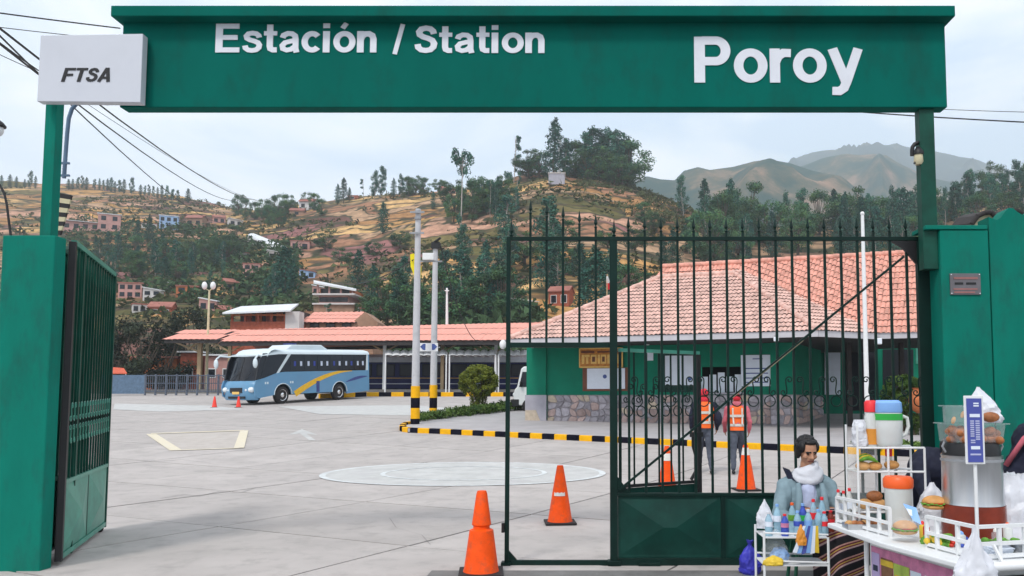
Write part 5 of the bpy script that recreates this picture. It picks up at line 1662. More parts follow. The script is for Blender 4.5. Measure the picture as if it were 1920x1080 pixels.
b.build('reflective_patch', 'cone_white', c_, smooth=180)
cone(1251, 919, 82, 'cone_orange', 'orange cone with a worn white top band behind the wicket door', ((.50, .62),))
cone(1399, 919, 84, 'cone_orange', 'orange cone with pale tip just behind the gate bars near the vendor', ((.58, .70),))
cone(402, 764, 21, 'cone_red', 'small red cone in front of the coach, the one farther left')
cone(447, 764, 21, 'cone_red', 'small red cone right by the front bumper of the coach')

# ---- the coach
mat('bus_blue', (0.115, 0.285, 0.46), 0.28, var=0.06, scale=.6, spec=.5, dirt=((0.16, 0.26, 0.42), 0.5, 1.0))
mat('bus_white', (0.62, 0.70, 0.74), 0.3, var=0.05, scale=1)
mat('bus_yellow', (0.80, 0.45, 0.02), 0.35, var=.1)
mat('bus_navy', (0.04, 0.06, 0.22), 0.4)
mat('chrome', (0.75, 0.75, 0.76), 0.15, metal=1)
mat('lamp_glass', (0.70, 0.75, 0.78), 0.1, spec=.8)
mat('lamp_amber', (0.75, 0.25, 0.02), 0.3)
mat('headrest', (0.55, 0.60, 0.72), 0.8)
mat('seat_blue', (0.03, 0.05, 0.28), 0.8)
def build_bus():
    th = R(65)
    u = Vector((math.cos(th), math.sin(th), 0))
    fl = G(527, 757); 
    W2_ = 1.2; LEN = 9.0
    # origin: centre of the body on the ground below the front axle
    side = Vector((math.sin(th), -math.cos(th), 0))    # towards the camera side (local -y after the turn)
    org = fl - side * (W2_ - .15)
    org.z = fl.z
    r = thing('tour_coach', 'blue and white coach with a yellow sweep along its side, behind two red cones', 'bus', org, th + math.pi)
    slope = (gz(org.y + 4) - gz(org.y)) / (4 / math.sin(th))
    r.rotation_euler = (0, slope, th + math.pi)
    # local axes: +x towards the front, +y towards the camera side
    xf, xr = 2.0, -LEN + 2.0
    ax1, ax2, wr = 0.0, -4.35, .47
    zb, zs, zt = .36, 1.72, 2.72
    def outline():
        pts = [(xr + .12, zb + .1), (ax2 - .6, zb)]
        for a in (ax2, ax1):
            for i in range(11):
                w = math.pi * (1 - i / 10); pts.append((a + .60 * math.cos(w), max(zb, .50 + .58 * math.sin(w))))
        pts += [(xf - .35, zb), (xf - .12, zb + .12), (xf - .05, 1.0), (xf - .18, 1.30), (xf - .75, 1.42), (xf - 1.5, 1.64), (xf - 2.1, zs), (xr + .02, zs)]
        return pts
    for s in (1, -1):
        b = MB(); b.prism([(x, s * (W2_ - .06), z) for x, z in outline()], (0, s * .06, 0)); b.build('side_panel', 'bus_blue', r)
        # dark glass band with pillars
        b = MB(); b.prism([(xf - .2, s * (W2_ - .12), 1.32), (xf - .78, s * (W2_ - .12), 1.44), (xf - 1.5, s * (W2_ - .12), 1.66), (xf - 2.1, s * (W2_ - .12), zs + .002), (xr + .06, s * (W2_ - .12), zs + .002), (xr + .06, s * (W2_ - .12), zt), (xf - .75, s * (W2_ - .12), zt), (xf - .45, s * (W2_ - .12), 2.3)], (0, s * .075, 0))
        f = b.build('window_band', 'glass_dark', r)
        n = 6
        for i in range(n):
            x0 = lerp(xf - 2.55, xr + .35, i / n); x1 = lerp(xf - 2.55, xr + .35, (i + 1) / n)
            b = MB(); b.box(((x0 + x1) / 2, s * (W2_ - .038), (zs + zt) / 2), (abs(x1 - x0) - .07, .012, zt - zs - .12)); w_ = b.build('window', 'glass_dark', r)
            for k in (.35, .8):
                b = MB(); b.box((lerp(x0, x1, k), s * (W2_ - .030), zs + .44), (.15, .006, .26)); b.build('headrest', 'headrest' if (i + int(k * 10)) % 3 else 'seat_blue', w_)  # seat headrests, shown as small plates on the opaque panes
        b = MB(); b.prism([(xf - 1.55, s * (W2_ - .04), 1.62), (xf - 1.75, s * (W2_ - .04), 1.66), (xf - 2.65, s * (W2_ - .04), zt), (xf - 2.42, s * (W2_ - .04), zt)], (0, s * .02, 0)); b.build('slanting_pillar', 'bus_white', r)
        b = MB(); b.prism([(xr + .05, s * (W2_ - .04), zs), (xr + .30, s * (W2_ - .04), zs), (xr + .22, s * (W2_ - .04), zt), (xr + .05, s * (W2_ - .04), zt)], (0, s * .02, 0)); b.build('rear_pillar', 'bus_white', r)
        # yellow sweep
        top = []; bot = []
        for i in range(13):
            t_ = i / 12
            x = lerp(-.75, -5.4, t_); z = lerp(.42, 1.70, 1 - (1 - t_) ** 1.9); w = lerp(.22, .05, t_ ** 1.3)
            top.append((x - .02, min(zs - .005, z + w))); bot.append((x - w * .9, z - w * .35))
        b = MB(); b.prism([(x, s * W2_, z) for x, z in top + bot[::-1]], (0, s * .006, 0)); b.build('yellow_sweep', 'bus_yellow', r)
        top = []; bot = []
        for i in range(9):
            t_ = i / 8; x = lerp(-4.9, xr + .2, t_); z = lerp(1.05, 1.35, math.sin(t_ * 1.6)); w = .09 * math.sin(math.pi * (t_ * .9 + .05))
            top.append((x, z + w)); bot.append((x, z - w))
        b = MB(); b.prism([(x, s * W2_, z) for x, z in top + bot[::-1]], (0, s * .006, 0)); b.build('dark_sweep', 'bus_navy', r)
        for x in (1.2, 1.05, -.55, -.7):
            b = MB(); b.box((x, s * (W2_ + .004), 1.15), (.09, .008, .12)); b.build('badge', 'bus_white', r)
        b = MB(); b.box((-2.6, s * (W2_ + .004), .85), (.24, .008, .62)); b.build('painted_figure', 'bus_navy', r)
        for a, nm in ((ax1, 'a'), (ax2, 'b')):
            # arch lip
            pts = [(a + .62 * math.cos(math.pi * i / 10), s * (W2_ + .01), .50 + .60 * math.sin(math.pi * i / 10)) for i in range(11)]
            b = MB(); b.tube(pts, .025, 6); b.build('wheel_arch', 'bus_white', r)
            rx_ = Matrix.Rotation(R(90), 3, 'X')
            b = MB(); b.lathe([(.30, -.13), (.43, -.14), (wr, -.10), (wr, .10), (.43, .14), (.30, .13)], (a, s * (W2_ - .17), wr), 20, rot=rx_); t_ = b.build('wheel', 'rubber', r, smooth=50)
            b = MB(); b.lathe([(.02, s * -.150), (.10, s * -.152), (.16, s * -.10), (.27, s * -.12), (.305, s * -.145), (.305, 0)], (a, s * (W2_ - .17), wr), 18, rot=rx_); b.build('rim', 'chrome', t_, smooth=50)
    # inner dark body, floor and tail
    b = MB(); b.bb((xr + .1, -W2_ + .1, zb + .1), (ax2 - .7, W2_ - .1, zt)); b.bb((ax2 + .7, -W2_ + .1, zb + .1), (ax1 - .7, W2_ - .1, zt)); b.bb((ax2 - .7, -W2_ + .1, 1.15), (ax2 + .7, W2_ - .1, zt)); b.bb((ax1 - .7, -W2_ + .1, 1.15), (xf - 1.1, W2_ - .1, zt)); b.bb((ax1 + .7, -W2_ + .1, zb + .1), (xf - .5, W2_ - .1, 1.2))
    b.build('interior', 'interior_dark', r)
    b = MB(); b.bb((xr, -W2_, zb + .1), (xr + .1, W2_, zt)); b.build('tail_panel', 'bus_blue', r, bevel=.04)
    # roof: rounded shell, rising over the front, with the air unit
    b = MB(); nx = 14; sec = [(-1.0, 0), (-.985, .10), (-.9, .2), (-.6, .29), (0, .33), (.6, .29), (.9, .2), (.985, .10), (1.0, 0)]
    for i in range(nx + 1):
        x = lerp(xr, xf - .55, i / nx)
        k = 1 - max(0, (i - nx + 2) / 2) * .75
        for y, z in sec: b.v.append(Vector((x, y * (W2_ - .005), zt - .04 + z * k - max(0, (i - nx + 2)) * .05)))
    m = len(sec)
    for i in range(nx):
        for j in range(m - 1): b.f.append([i * m + j, (i + 1) * m + j, (i + 1) * m + j + 1, i * m + j + 1]); b.m.append(0)
    b.f += [list(range(m)), [nx * m + j for j in reversed(range(m))]]; b.m += [0, 0]
    b.build('roof', 'bus_white', r, smooth=50)
    b = MB(); b.prism([(-.6, -.75, zt + .2), (-1.1, -.75, zt + .50), (-3.4, -.75, zt + .52), (-4.0, -.75, zt + .22)], (0, 1.5, 0)); b.build('air_unit', 'bus_white', r, bevel=.05)
    b = MB(); b.bb((-1.9, -.3, zt + .53), (-1.5, .3, zt + .6)); b.build('roof_hatch', 'bus_navy', r)
    # nose: rounded in plan
    def nose(z, setback, bulge, n=12):
        out = []
        for i in range(n + 1):
            y = lerp(-W2_, W2_, i / n); k = abs(y / W2_)
            out.append(Vector((xf + setback - bulge * k ** 3, y, z)))
        return out
    def loft(name, rows, m_, smooth=60):
        b = MB(); n = len(rows[0])
        for q in rows: b.v += q
        for i in range(len(rows) - 1):
            for j in range(n - 1): b.f.append([i * n + j, i * n + j + 1, (i + 1) * n + j + 1, (i + 1) * n + j]); b.m.append(0)
        return b.build(name, m_, r, smooth=smooth)
    loft('front_panel', [nose(zb - .08, -.05, .30), nose(zb, .0, .28), nose(.75, .04, .26), nose(1.05, .02, .26), nose(1.22, -.06, .30), nose(1.28, -.12, .32)], 'bus_blue')
    loft('windscreen', [nose(1.28, -.121, .32), nose(1.7, -.26, .36), nose(2.2, -.42, .40), nose(2.56, -.56, .42)], 'glass_dark')
    loft('roof_peak', [nose(2.56, -.555, .42), nose(2.72, -.62, .42), nose(2.86, -.80, .42), nose(2.95, -1.1, .40), nose(3.0, -1.7, .3)], 'bus_white')
    b = MB(); b.tube([Vector((xf - .11, 0, 1.3)), Vector((xf - .54, 0, 2.55))], .02, 5); b.build('windscreen_divider', 'black', r)
    for y in (-.5, .4):
        b = MB(); b.tube([(xf - .08, y, 1.3), (xf - .22, y + .45, 1.75)], .015, 5); b.build('wiper', 'black', r)
    for s in (1, -1):
        b = MB(); b.ell((xf - .12, s * .92, .82), (.14, .22, .15), 12, 8); b.build('headlight', 'lamp_glass', r, smooth=180)
        b = MB(); b.ell((xf - .10, s * .62, .80), (.12, .12, .11), 10, 7); b.build('headlight', 'lamp_glass', r, smooth=180)
        b = MB(); b.ell((xf - .24, s * 1.1, .62), (.07, .08, .06), 8, 6); b.build('indicator', 'lamp_amber', r, smooth=180)
        b = MB(); b.tube([(xf - .6, s * 1.12, 2.55), (xf - .15, s * 1.38, 2.62), (xf + .06, s * 1.42, 2.45)], .05, 7); m2_ = b.build('mirror_arm', 'bus_white', r, smooth=60)
        b = MB(); b.ell((xf + .07, s * 1.42, 2.2), (.10, .15, .26), 10, 8); b.build('mirror', 'bus_white', m2_, smooth=180)
    b = MB(); b.box((xf + .03, 0, .80), (.06, .85, .26)); b.build('grille', 'black', r)
    b = MB(); b.box((xf + .065, 0, .66), (.02, .5, .13)); b.build('number_plate', 'sign_gold', r)
    b = MB(); b.box((xf - .02, 0, .42), (.1, 1.2, .12)); b.build('lower_intake', 'black', r)
    return r
build_bus()

# ---- white minibus behind the corner of the station
def build_van():
    g = G(988, 757); g.y = 36.0; g.z = gz(36.0); g.x = (966 - PX) / F * 36.0
    r = thing('minibus', 'white minibus whose front looks out from behind the station corner', 'minibus', (g.x + .95, g.y, g.z), 0)
    prof = [(-.9, .35), (-.95, .75), (-.90, 1.05), (-.80, 1.14), (-.62, 1.95), (-.5, 2.06), (3.2, 2.08), (3.3, 1.9), (3.3, .35)]
    b = MB(); b.prism([(x, -.8, z) for x, z in prof], (0, 1.6, 0)); b.build('body', 'white_paint', r, bevel=.05)
    b = MB(); b.prism([(-.70, -.805, 1.16), (-.56, -.805, 1.82), (-.05, -.805, 1.82), (-.05, -.805, 1.16)], (0, -.012, 0)); b.build('side_window', 'glass_dark', r)
    for x in (.15, 1.3):
        b = MB(); b.bb((x, -.815, 1.18), (x + .9, -.803, 1.82)); b.build('side_window', 'glass_dark', r)
    b = MB(); b.prism([(-.80, -.7, 1.18), (-.64, -.7, 1.9), (-.66, -.7, 1.92), (-.82, -.7, 1.19)], (0, 1.4, 0)); b.build('windscreen', 'glass_dark', r)
    b = MB(); b.bb((-1.06, -.82, .3), (-.7, .82, .62)); b.build('bumper', 'black', r, bevel=.03)
    for y in (-.6, .6):
        b = MB(); b.ell((-.94, y, .82), (.06, .16, .1), 10, 6); b.build('headlight', 'lamp_glass', r, smooth=180)
    for x in (-.25, 2.3):
        for y in (-.72, .72):
            b = MB(); b.lathe([(.2, -.1), (.31, -.1), (.32, .1), (.2, .1)], (x, y, .32), 16, rot=Matrix.Rotation(R(90), 3, 'X')); w_ = b.build('wheel', 'rubber', r, smooth=50)
            b = MB(); b.lathe([(.02, -.11), (.19, -.11), (.19, .11), (.02, .11)], (x, y, .32), 12, rot=Matrix.Rotation(R(90), 3, 'X')); b.build('rim', 'chrome', w_)
    b = MB(); b.ell((-.62, -.95, 1.3), (.05, .09, .13), 8, 6); b.build('mirror', 'black', r, smooth=180)
build_van()

# ---- flags and poles
fpY = 21.5
base = Vector((P(1627, 800, fpY).x, fpY, gz(fpY) + KH)); top = P(1617, 404, fpY)
r = thing('flagpole', 'tall bare white flagpole in front of the station roof', 'flagpole', base)
b = MB(); b.tube([base, (base + top) / 2, top], [.075, .06, .045], 10); b.build('pole', 'white_paint', r, world=True, smooth=60)
b = MB(); b.ell(top + Vector((0, 0, .05)), (.06, .06, .06), 8, 6); b.build('finial', 'white_paint', r, world=True)
b = MB(); b.lathe([(.18, -.1), (.18, .1), (.09, .16)], base, 12); b.build('socket', 'pavement', r, world=True)
mat('flag_red', (0.62, 0.015, 0.025), 0.7)
p = P(1139, 568, 36)
r = thing('flag', 'small red and white flag hanging limp above the left slope of the station roof', 'flag', p)
b = MB(); b.tube([P(1137, 590, 36), P(1139, 514, 36)], .03, 6); b.build('pole', 'tan_steel', r, world=True)
for y0, y1, w0, w1, m_ in ((518, 531, 3, 7, 'white_paint'), (531, 543, 8, 11, 'flag_red')):
    b = MB()
    for py, w in ((y0, w0), (y1, w1)):
        for i in range(6):
            q = P(1137 + w * i / 5, py, 36 + .06 * math.sin(i * 2.1)); b.v.append(q)
    for i in range(5): b.f.append([i, i + 1, 7 + i, 6 + i]); b.m.append(0)
    o_ = b.build('flag_half', m_, r, world=True); sm = o_.modifiers.new('thickness', 'SOLIDIFY'); sm.thickness = .02

# ================================================================== PEOPLE
def human(name, prims, voxel, parent, mats):
    """one continuous skin over tapered limbs; every face takes the cloth of the nearest limb"""
    b = MB()
    for p in prims:
        if p[0] == 'c':
            _, a, c, ra, rb, m_ = p
            a, c = Vector(a), Vector(c); d = (c - a); l = d.length; d.normalize()
            path, rad = [], []
            for i in range(4): w = R(90 * (1 - i / 3) ); path.append(a - d * ra * math.sin(w)); rad.append(max(ra * math.cos(w), ra * .08))
            for i in range(4): w = R(90 * i / 3); path.append(c + d * rb * math.sin(w)); rad.append(max(rb * math.cos(w), rb * .08))
            b.tube(path, rad, 12)
        else:
            _, c, r_, rot, m_ = p
            b.ell(c, r_, 16, 12, rot)
    o = b.build(name, mats, None, link=True)
    md = o.modifiers.new('r', 'REMESH'); md.mode = 'VOXEL'; md.voxel_size = voxel; md.use_smooth_shade = True
    s = o.modifiers.new('s', 'SMOOTH'); s.factor = .5; s.iterations = 4
    dg = bpy.context.evaluated_depsgraph_get()
    me = bpy.data.meshes.new_from_object(o.evaluated_get(dg))
    bpy.data.objects.remove(o)
    me.materials.clear()
    for q in mats: me.materials.append(M[q])
    ix = []
    data = []
    for p in prims:
        if p[0] == 'c': data.append((0, Vector(p[1]), Vector(p[2]) - Vector(p[1]), p[3], p[4], mats.index(p[5])))
        else: data.append((1, Vector(p[1]), p[2], p[3].transposed() if p[3] is not None else None, 0, mats.index(p[4])))
    for f in me.polygons:
        c = f.center; best = 9; bi = 0
        for d in data:
            if d[0] == 0:
                l2 = d[2].length_squared
                t_ = 0 if l2 < 1e-9 else max(0, min(1, (c - d[1]).dot(d[2]) / l2))
                q = (c - d[1] - d[2] * t_).length - lerp(d[3], d[4], t_)
            else:
                v = c - d[1]
                if d[3] is not None: v = d[3] @ v
                k = math.sqrt((v.x / d[2][0]) ** 2 + (v.y / d[2][1]) ** 2 + (v.z / d[2][2]) ** 2)
                q = (k - 1) * min(d[2])
            if mats[d[5]] in ('eye_dark', 'hair_black', 'lips'): q += .0035
            if q < best: best = q; bi = d[5]
        ix.append(bi)
    me.polygons.foreach_set('material_index', ix)
    bare = set()
    for f, k in zip(me.polygons, ix):
        if not mats[k].startswith('cloth'): bare.update(f.vertices)
    moves = []
    for v in me.vertices:     # folds in the cloth
        if v.index in bare: continue
        p = Vector((v.co.x * 8, v.co.y * 8, v.co.z * 5))
        moves.append((v.index, v.co + v.normal * (.009 * (1 - 2.4 * abs(noise.noise(p))) + .006 * (1 - 2.2 * abs(noise.noise(p * 2.3 + Vector((3, 1, 0))))))))
    for k, q in moves: me.vertices[k].co = q
    me.polygons.foreach_set('use_smooth', [True] * len(me.polygons))
    ob = bpy.data.objects.new(name, me); col.objects.link(ob)
    ob.parent = parent
    return ob
mat('skin', (0.46, 0.235, 0.145), 0.55, var=.1, scale=12)
mat('lips', (0.24, 0.065, 0.05), 0.5)
mat('eye_dark', (0.015, 0.01, 0.01), 0.25)
mat('hair_black', (0.010, 0.008, 0.009), 0.5, var=.4, scale=20, stretch=(1, 1, .2))
mat('cloth_navy', (0.010, 0.012, 0.030), 0.85, var=.25, scale=8, bump=.2, bscale=14)
mat('cloth_grey', (0.075, 0.085, 0.115), 0.85, var=.25, scale=7, bump=.25, bscale=12)
mat('cloth_pink', (0.55, 0.13, 0.17), 0.85, var=.15, scale=8, bump=.2, bscale=14)
mat('cloth_red', (0.60, 0.02, 0.04), 0.8, var=.2, scale=9)
mat('cloth_jacket', (0.19, 0.27, 0.31), 0.8, var=.18, scale=7, bump=.3, bscale=10)
mat('cloth_white', (0.62, 0.63, 0.68), 0.85, var=.08, scale=9, bump=.3, bscale=20)
mat('cloth_lilac', (0.42, 0.46, 0.62), 0.85, var=.15, scale=9, bump=.2)
mat('vest_orange', (0.85, 0.13, 0.01), 0.6, var=.1, scale=8, bump=.15, bscale=14)
mat('reflective', (0.62, 0.60, 0.55), 0.35, var=.1)
mat('shoe_black', (0.012, 0.012, 0.015), 0.5)
def hand_prims(wr, d, side, up, m_, s=1.0):
    """palm, four unequal curled fingers and a thumb; d points along the fingers"""
    wr, d, side, up = Vector(wr), Vector(d).normalized(), Vector(side).normalized(), Vector(up).normalized()
    out = [('e', wr + d * .05 * s, (.042 * s, .02 * s, .05 * s), Matrix((side, up, d)).transposed(), m_)]
    for i, ln in enumerate((.066, .078, .072, .055)):
        k = wr + d * .088 * s + side * (-.030 + .02 * i) * s
        a = k + d * ln * .5 * s - up * .008 * s; c = a + d * ln * .4 * s - up * .03 * s
        out += [('c', k, a, .0095 * s, .0088 * s, m_), ('c', a, c, .0086 * s, .0072 * s, m_)]
    a = wr + d * .03 * s - side * .038 * s; c = a + d * .035 * s - side * .022 * s - up * .01 * s
    out += [('c', a, c, .012 * s, .010 * s, m_), ('c', c, c + d * .032 * s - up * .01 * s, .010 * s, .008 * s, m_)]
    return out
def head_prims(c, yaw, pitch=0.0, m_='skin', s=1.0, face=True):
    c = Vector(c)
    rot = Matrix.Rotation(yaw, 3, 'Z') @ Matrix.Rotation(pitch, 3, 'X')
    q = lambda x, y, z: c + rot @ Vector((x, y, z)) * s
    out = [('e', q(0, .0, .03), (.074 * s, .092 * s, .088 * s), rot, m_), ('e', q(0, .022, -.035), (.058 * s, .068 * s, .078 * s), rot, m_),
           ('e', q(0, .050, -.088), (.030 * s, .028 * s, .024 * s), rot, m_)]
    for sd_ in (-1, 1):
        out.append(('e', q(sd_ * .075, -.005, -.01), (.012 * s, .022 * s, .032 * s), rot, m_))
        if face:
            out.append(('e', q(sd_ * .040, .062, -.028), (.026 * s, .022 * s, .022 * s), rot, m_))
            out.append(('c', q(sd_ * .014, .090, .020), q(sd_ * .048, .074, .018), .0085 * s, .007 * s, 'hair_black'))
            out.append(('e', q(sd_ * .031, .083, .002), (.0125 * s, .010 * s, .0065 * s), rot, 'eye_dark'))
    if face:
        out += [('c', q(0, .090, .006), q(0, .108, -.030), .009 * s, .015 * s, m_), ('e', q(-.013, .096, -.033), (.010 * s, .011 * s, .008 * s), rot, m_), ('e', q(.013, .096, -.033), (.010 * s, .011 * s, .008 * s), rot, m_),
                ('c', q(-.022, .084, -.060), q(.022, .084, -.060), .009 * s, .009 * s, 'lips')]
    return out, rot
def shell(rows, n=28):
    """rows of (centre, rx, ry): a garment shell open at both ends, with thickness"""
    b = MB()
    for (c, rx, ry) in rows:
        for k in range(n):
            w = 2 * math.pi * k / n
            sq = lambda v: math.copysign(abs(v) ** .85, v)
            b.v.append(Vector(c) + Vector((rx * sq(math.cos(w)), ry * sq(math.sin(w)), 0)))
    for i in range(len(rows) - 1):
        for k in range(n): b.f.append([i * n + k, i * n + (k + 1) % n, (i + 1) * n + (k + 1) % n, (i + 1) * n + k]); b.m.append(0)
    return b
def worker(px, pyb, hpx, label, sleeve, strideL, strideR, lean, bag=False, headgear='cloth_red'):
    g = G(px, pyb); s = hpx / F * g.y / 1.72
    r = thing('person', label, 'person', g, R(-6)); r.scale = (s, s, s)
    Lf, Rf = Vector((-.12, strideL, .07)), Vector((.13, strideR, .07))
    pr = [('e', (0, 0, .93), (.165, .115, .13), None, 'cloth_grey'), ('c', (0, 0, 1.0), (0, lean, 1.2), .125, .14, sleeve), ('e', (0, lean, 1.28), (.185, .115, .20), None, sleeve),
          ('c', (-.15, lean, 1.41), (.15, lean, 1.41), .065, .065, sleeve), ('c', (0, lean, 1.42), (0, lean + .02, 1.52), .055, .05, 'skin')]
    for sx, ft in ((-1, Lf), (1, Rf)):
        kn = Vector((sx * .10, ft.y * .55 + .05, .50))
        pr += [('c', (sx * .085, 0, .90), kn, .095, .066, 'cloth_grey'), ('c', kn, ft + Vector((0, -.02, .06)), .064, .048, 'cloth_grey'), ('c', ft + Vector((0, -.06, -.025)), ft + Vector((0, .14, -.035)), .042, .036, 'shoe_black')]
        sh = Vector((sx * .205, lean, 1.40)); el = Vector((sx * .275, lean - .03 - ft.y * .12, 1.13)); w_ = Vector((sx * .255, lean + .10 - ft.y * .3, .90))
        pr += [('c', sh, el, .062, .048, sleeve), ('c', el, w_, .048, .034, sleeve)]
        pr += hand_prims(w_, (w_ - el).normalized() + Vector((0, .2, 0)), (0, 1, 0), (sx, 0, 0), 'skin')
    hp, rot = head_prims((0, lean + .03, 1.60), R(8), 0, 'skin')
    pr += hp
    human('body', pr, .014, r, ['cloth_grey', sleeve, 'skin', 'shoe_black', 'hair_black', 'eye_dark', 'lips'])
    rows = [((0, 0, .93), .195, .150), ((0, lean * .4, 1.05), .19, .15), ((0, lean * .8, 1.2), .20, .15), ((0, lean, 1.32), .208, .148), ((0, lean, 1.42), .180, .125), ((0, lean, 1.47), .10, .085)]
    v = shell(rows).build('safety_vest', 'vest_orange', r, smooth=180)
    for z, k in ((1.02, 1.02), (1.22, 1.02)):
        q = shell([((0, lean * (z - .9) * 1.6, z), .197, .157), ((0, lean * (z - .86) * 1.6, z + .055), .200, .158)])
        q.build('reflective_strip', 'reflective', v, smooth=180)
    for sx in (-1, 1):
        b = MB(); b.tube([(sx * .09, -.148, 1.06), (sx * .10, lean - .152, 1.25), (sx * .10, lean - .13, 1.42)], .018, 6); b.build('reflective_strip', 'reflective', v)
    b = MB(); b.ell((0, lean + .02, 1.645), (.090, .112, .098), 16, 8, None, -.62, 1.0); b.build('cap', headgear, r, smooth=180)
    b = MB(); b.ell((0, lean + .02, 1.50), (.11, .11, .09), 14, 8); b.build('hood', headgear if sleeve == 'cloth_navy' else 'cloth_pink', r, smooth=180)
    if bag:
        b = MB(); b.ell((.27, .0, 1.12), (.09, .12, .16), 12, 9); b.build('shoulder_bag', 'cloth_navy', r, smooth=180)
worker(1322, 888, 156, 'worker in an orange vest over a dark top with red hood, by the wicket door', 'cloth_navy', .16, -.10, .02, True)
worker(1384, 887, 146, 'worker in an orange vest over pink sleeves, mid-stride behind the gate', 'cloth_pink', -.26, .28, .09)
# ================================================================== THE GATEWAY
YG = 7.9
def gx(px, py=750): return P(px, py, YG).x
def gzp(py, px=1100): return P(px, py, YG).z
TOPZ = gzp(448)
# ---- pillars and wall
YP0, YP1 = 7.62, 7.79
pl = thing('gate_pillar', 'left green gate pillar, plain, carrying the left post of the station sign', 'pillar', (P(55, 700, 7.7).x, 7.7, 0))
xa, xb = P(5, 440, YP0).x, P(104, 440, YP0).x
zt = P(60, 441, YP0).z
b = MB(); b.bb((xa, YP0, -.05), (xb, YP1, zt)); b.build('body', 'green_paint', pl, world=True, bevel=.012)
b = MB(); b.bb((xa + .006, YP1 + .002, -.05), (xa + .16, 8.2, zt - .02)); b.build('return_wall', 'green_paint', pl, world=True)
b = MB(); b.bb((xa - 2.6, YP0 + .03, -.05), (xa - .012, YP1 - .02, zt - .9)); b.build('side_wall', 'white_paint', pl, world=True)
pr_ = thing('gate_pillar', 'right green gate pillar with a small metal plaque', 'pillar', (P(1810, 700, 7.7).x, 7.7, 0))
xa2, xb2 = P(1764, 500, YP0).x, P(1857, 500, YP0).x
zt2 = P(1800, 431, YP0).z
b = MB(); b.bb((xa2, YP0, -.05), (xb2 - .008, 7.92, zt2)); b.build('body', 'green_paint', pr_, world=True, bevel=.012)
b = MB(); b.bb((P(1728, 432, 7.7).x, YP0 - .01, zt2 + .003), (xb2 - .02, 7.94, zt2 + .045)); b.build('cap', 'green_paint', pr_, world=True, bevel=.006)
pq = thing('plaque', 'small dark metal plaque screwed to the right gate pillar', 'plaque', P(1808, 533, YP0))
a, c = P(1781, 553, YP0), P(1837, 513, YP0)
b = MB(); b.bb((a.x, YP0 - .014, a.z), (c.x, YP0 - .001, c.z)); b.build('plate', 'plaque', pq, world=True, bevel=.003)
for py0, py1, q0, q1, m_ in ((520, 524, .12, .9, 'plaque_text'), (530, 534, .15, .42, 'black'), (530, 534, .52, .84, 'black'), (541, 544, .1, .88, 'plaque_text'), (547, 550, .12, .8, 'plaque_text')):
    z0, z1 = P(1808, py1, YP0).z, P(1808, py0, YP0).z
    b = MB(); b.bb((lerp(a.x, c.x, q0), YP0 - .019, z0), (lerp(a.x, c.x, q1), YP0 - .0135, z1)); b.build('engraved_line', m_, pq, world=True)
for q in ((a.x + .012, a.z + .012), (c.x - .012, a.z + .012), (a.x + .012, c.z - .012), (c.x - .012, c.z - .012)):
    b = MB(); b.ell((q[0], YP0 - .015, q[1]), (.007, .005, .007), 8, 5); b.build('screw', 'chrome', pq, world=True)
wl = thing('boundary_wall', 'green boundary wall with a wavy top, right of the plaque pillar', 'wall', (P(1930, 700, 7.7).x, 7.7, 0))
wx0, wx1 = xb2 + .006, xb2 + 5.0
tops = []
for px, py in ((1857, 406), (1862, 409), (1870, 412), (1878, 408), (1886, 396), (1893, 389), (1901, 390), (1908, 396), (1916, 401), (1926, 404), (1936, 398), (1945, 389), (1953, 390)):
    p = P(px, py, YP0); tops.append((p.x, p.z))
while tops[-1][0] < wx1: tops.append((tops[-1][0] + .09, tops[5][1] - .05 + .05 * math.sin(len(tops) * 1.1)))
b = MB(); b.prism([(wx0, YP0 + .012, -.05)] + [(wx0, YP0 + .012, tops[0][1])] + [(x, YP0 + .012, z) for x, z in tops[1:]] + [(tops[-1][0], YP0 + .012, -.05)], (0, .22, 0)); b.build('body', 'green_paint', wl, world=True)
# old house just behind the wall: cream gable end under curved tiles
r = thing('roof_corner', 'cream wall corner under dark curved roof tiles peeping over the right wall', 'house', P(1850, 420, 11))
pts = [(1822, 418), (1832, 404), (1846, 397), (1858, 396), (1872, 408), (1890, 404), (1905, 392), (1925, 402)]
b = MB(); b.prism([P(1826, 480, 11), P(1960, 480, 11)] + [P(x, y + 5, 11) for x, y in pts[::-1]], (0, .3, 0)); b.build('wall', 'cream_paint', r, world=True)
for (x0, y0), (x1, y1) in zip(pts, pts[1:]):
    b = MB(); b.tube([P(x0, y0 + 2, 10.95), P(x1, y1 + 2, 10.95)], .035, 7); b.build('edge_tile', 'dark_timber', r, world=True, smooth=60)
    b = MB(); b.prism([P(x0, y0, 11), P(x1, y1, 11), P(x1, y1 + 3, 11), P(x0, y0 + 3, 11)], (0, .6, .1)); b.build('roof_tile', 'dark_timber', r, world=True)

# ---- sign over the gateway
YS = 7.62
sgn = thing('station_sign', 'big green overhead station sign with white lettering across the gateway', 'sign', (P(1000, 120, YS).x, YS, 0))
a, c = P(224, 201, YS), P(1771, 32, YS)
b = MB(); b.bb((a.x, YS, a.z), (c.x, YS + .16, c.z)); b.build('board', 'green_board', sgn, world=True, bevel=.008)
ca, cc = P(207, 30, YS - .14), P(1791, 10, YS - .14)
b = MB(); b.bb((ca.x, YS - .14, ca.z), (cc.x, YS + .26, cc.z)); b.build('cap', 'green_board', sgn, world=True, bevel=.008)
def sign_text(s, x0, y0, x1, y1, **k): return text(s, 'letter_white', 'lettering', sgn, P(x0, y0, YS), P(x1, y1, YS), YS - .001, thick=.008, **k)
sign_text('Estación', 406, 42, 706, 100, bold=.026)
sign_text('/', 737, 45, 759, 103, bold=.026)
sign_text('Station', 778, 48, 1021, 101, bold=.026)
sign_text('Poroy', 1301, 69, 1619, 179, bold=.026)
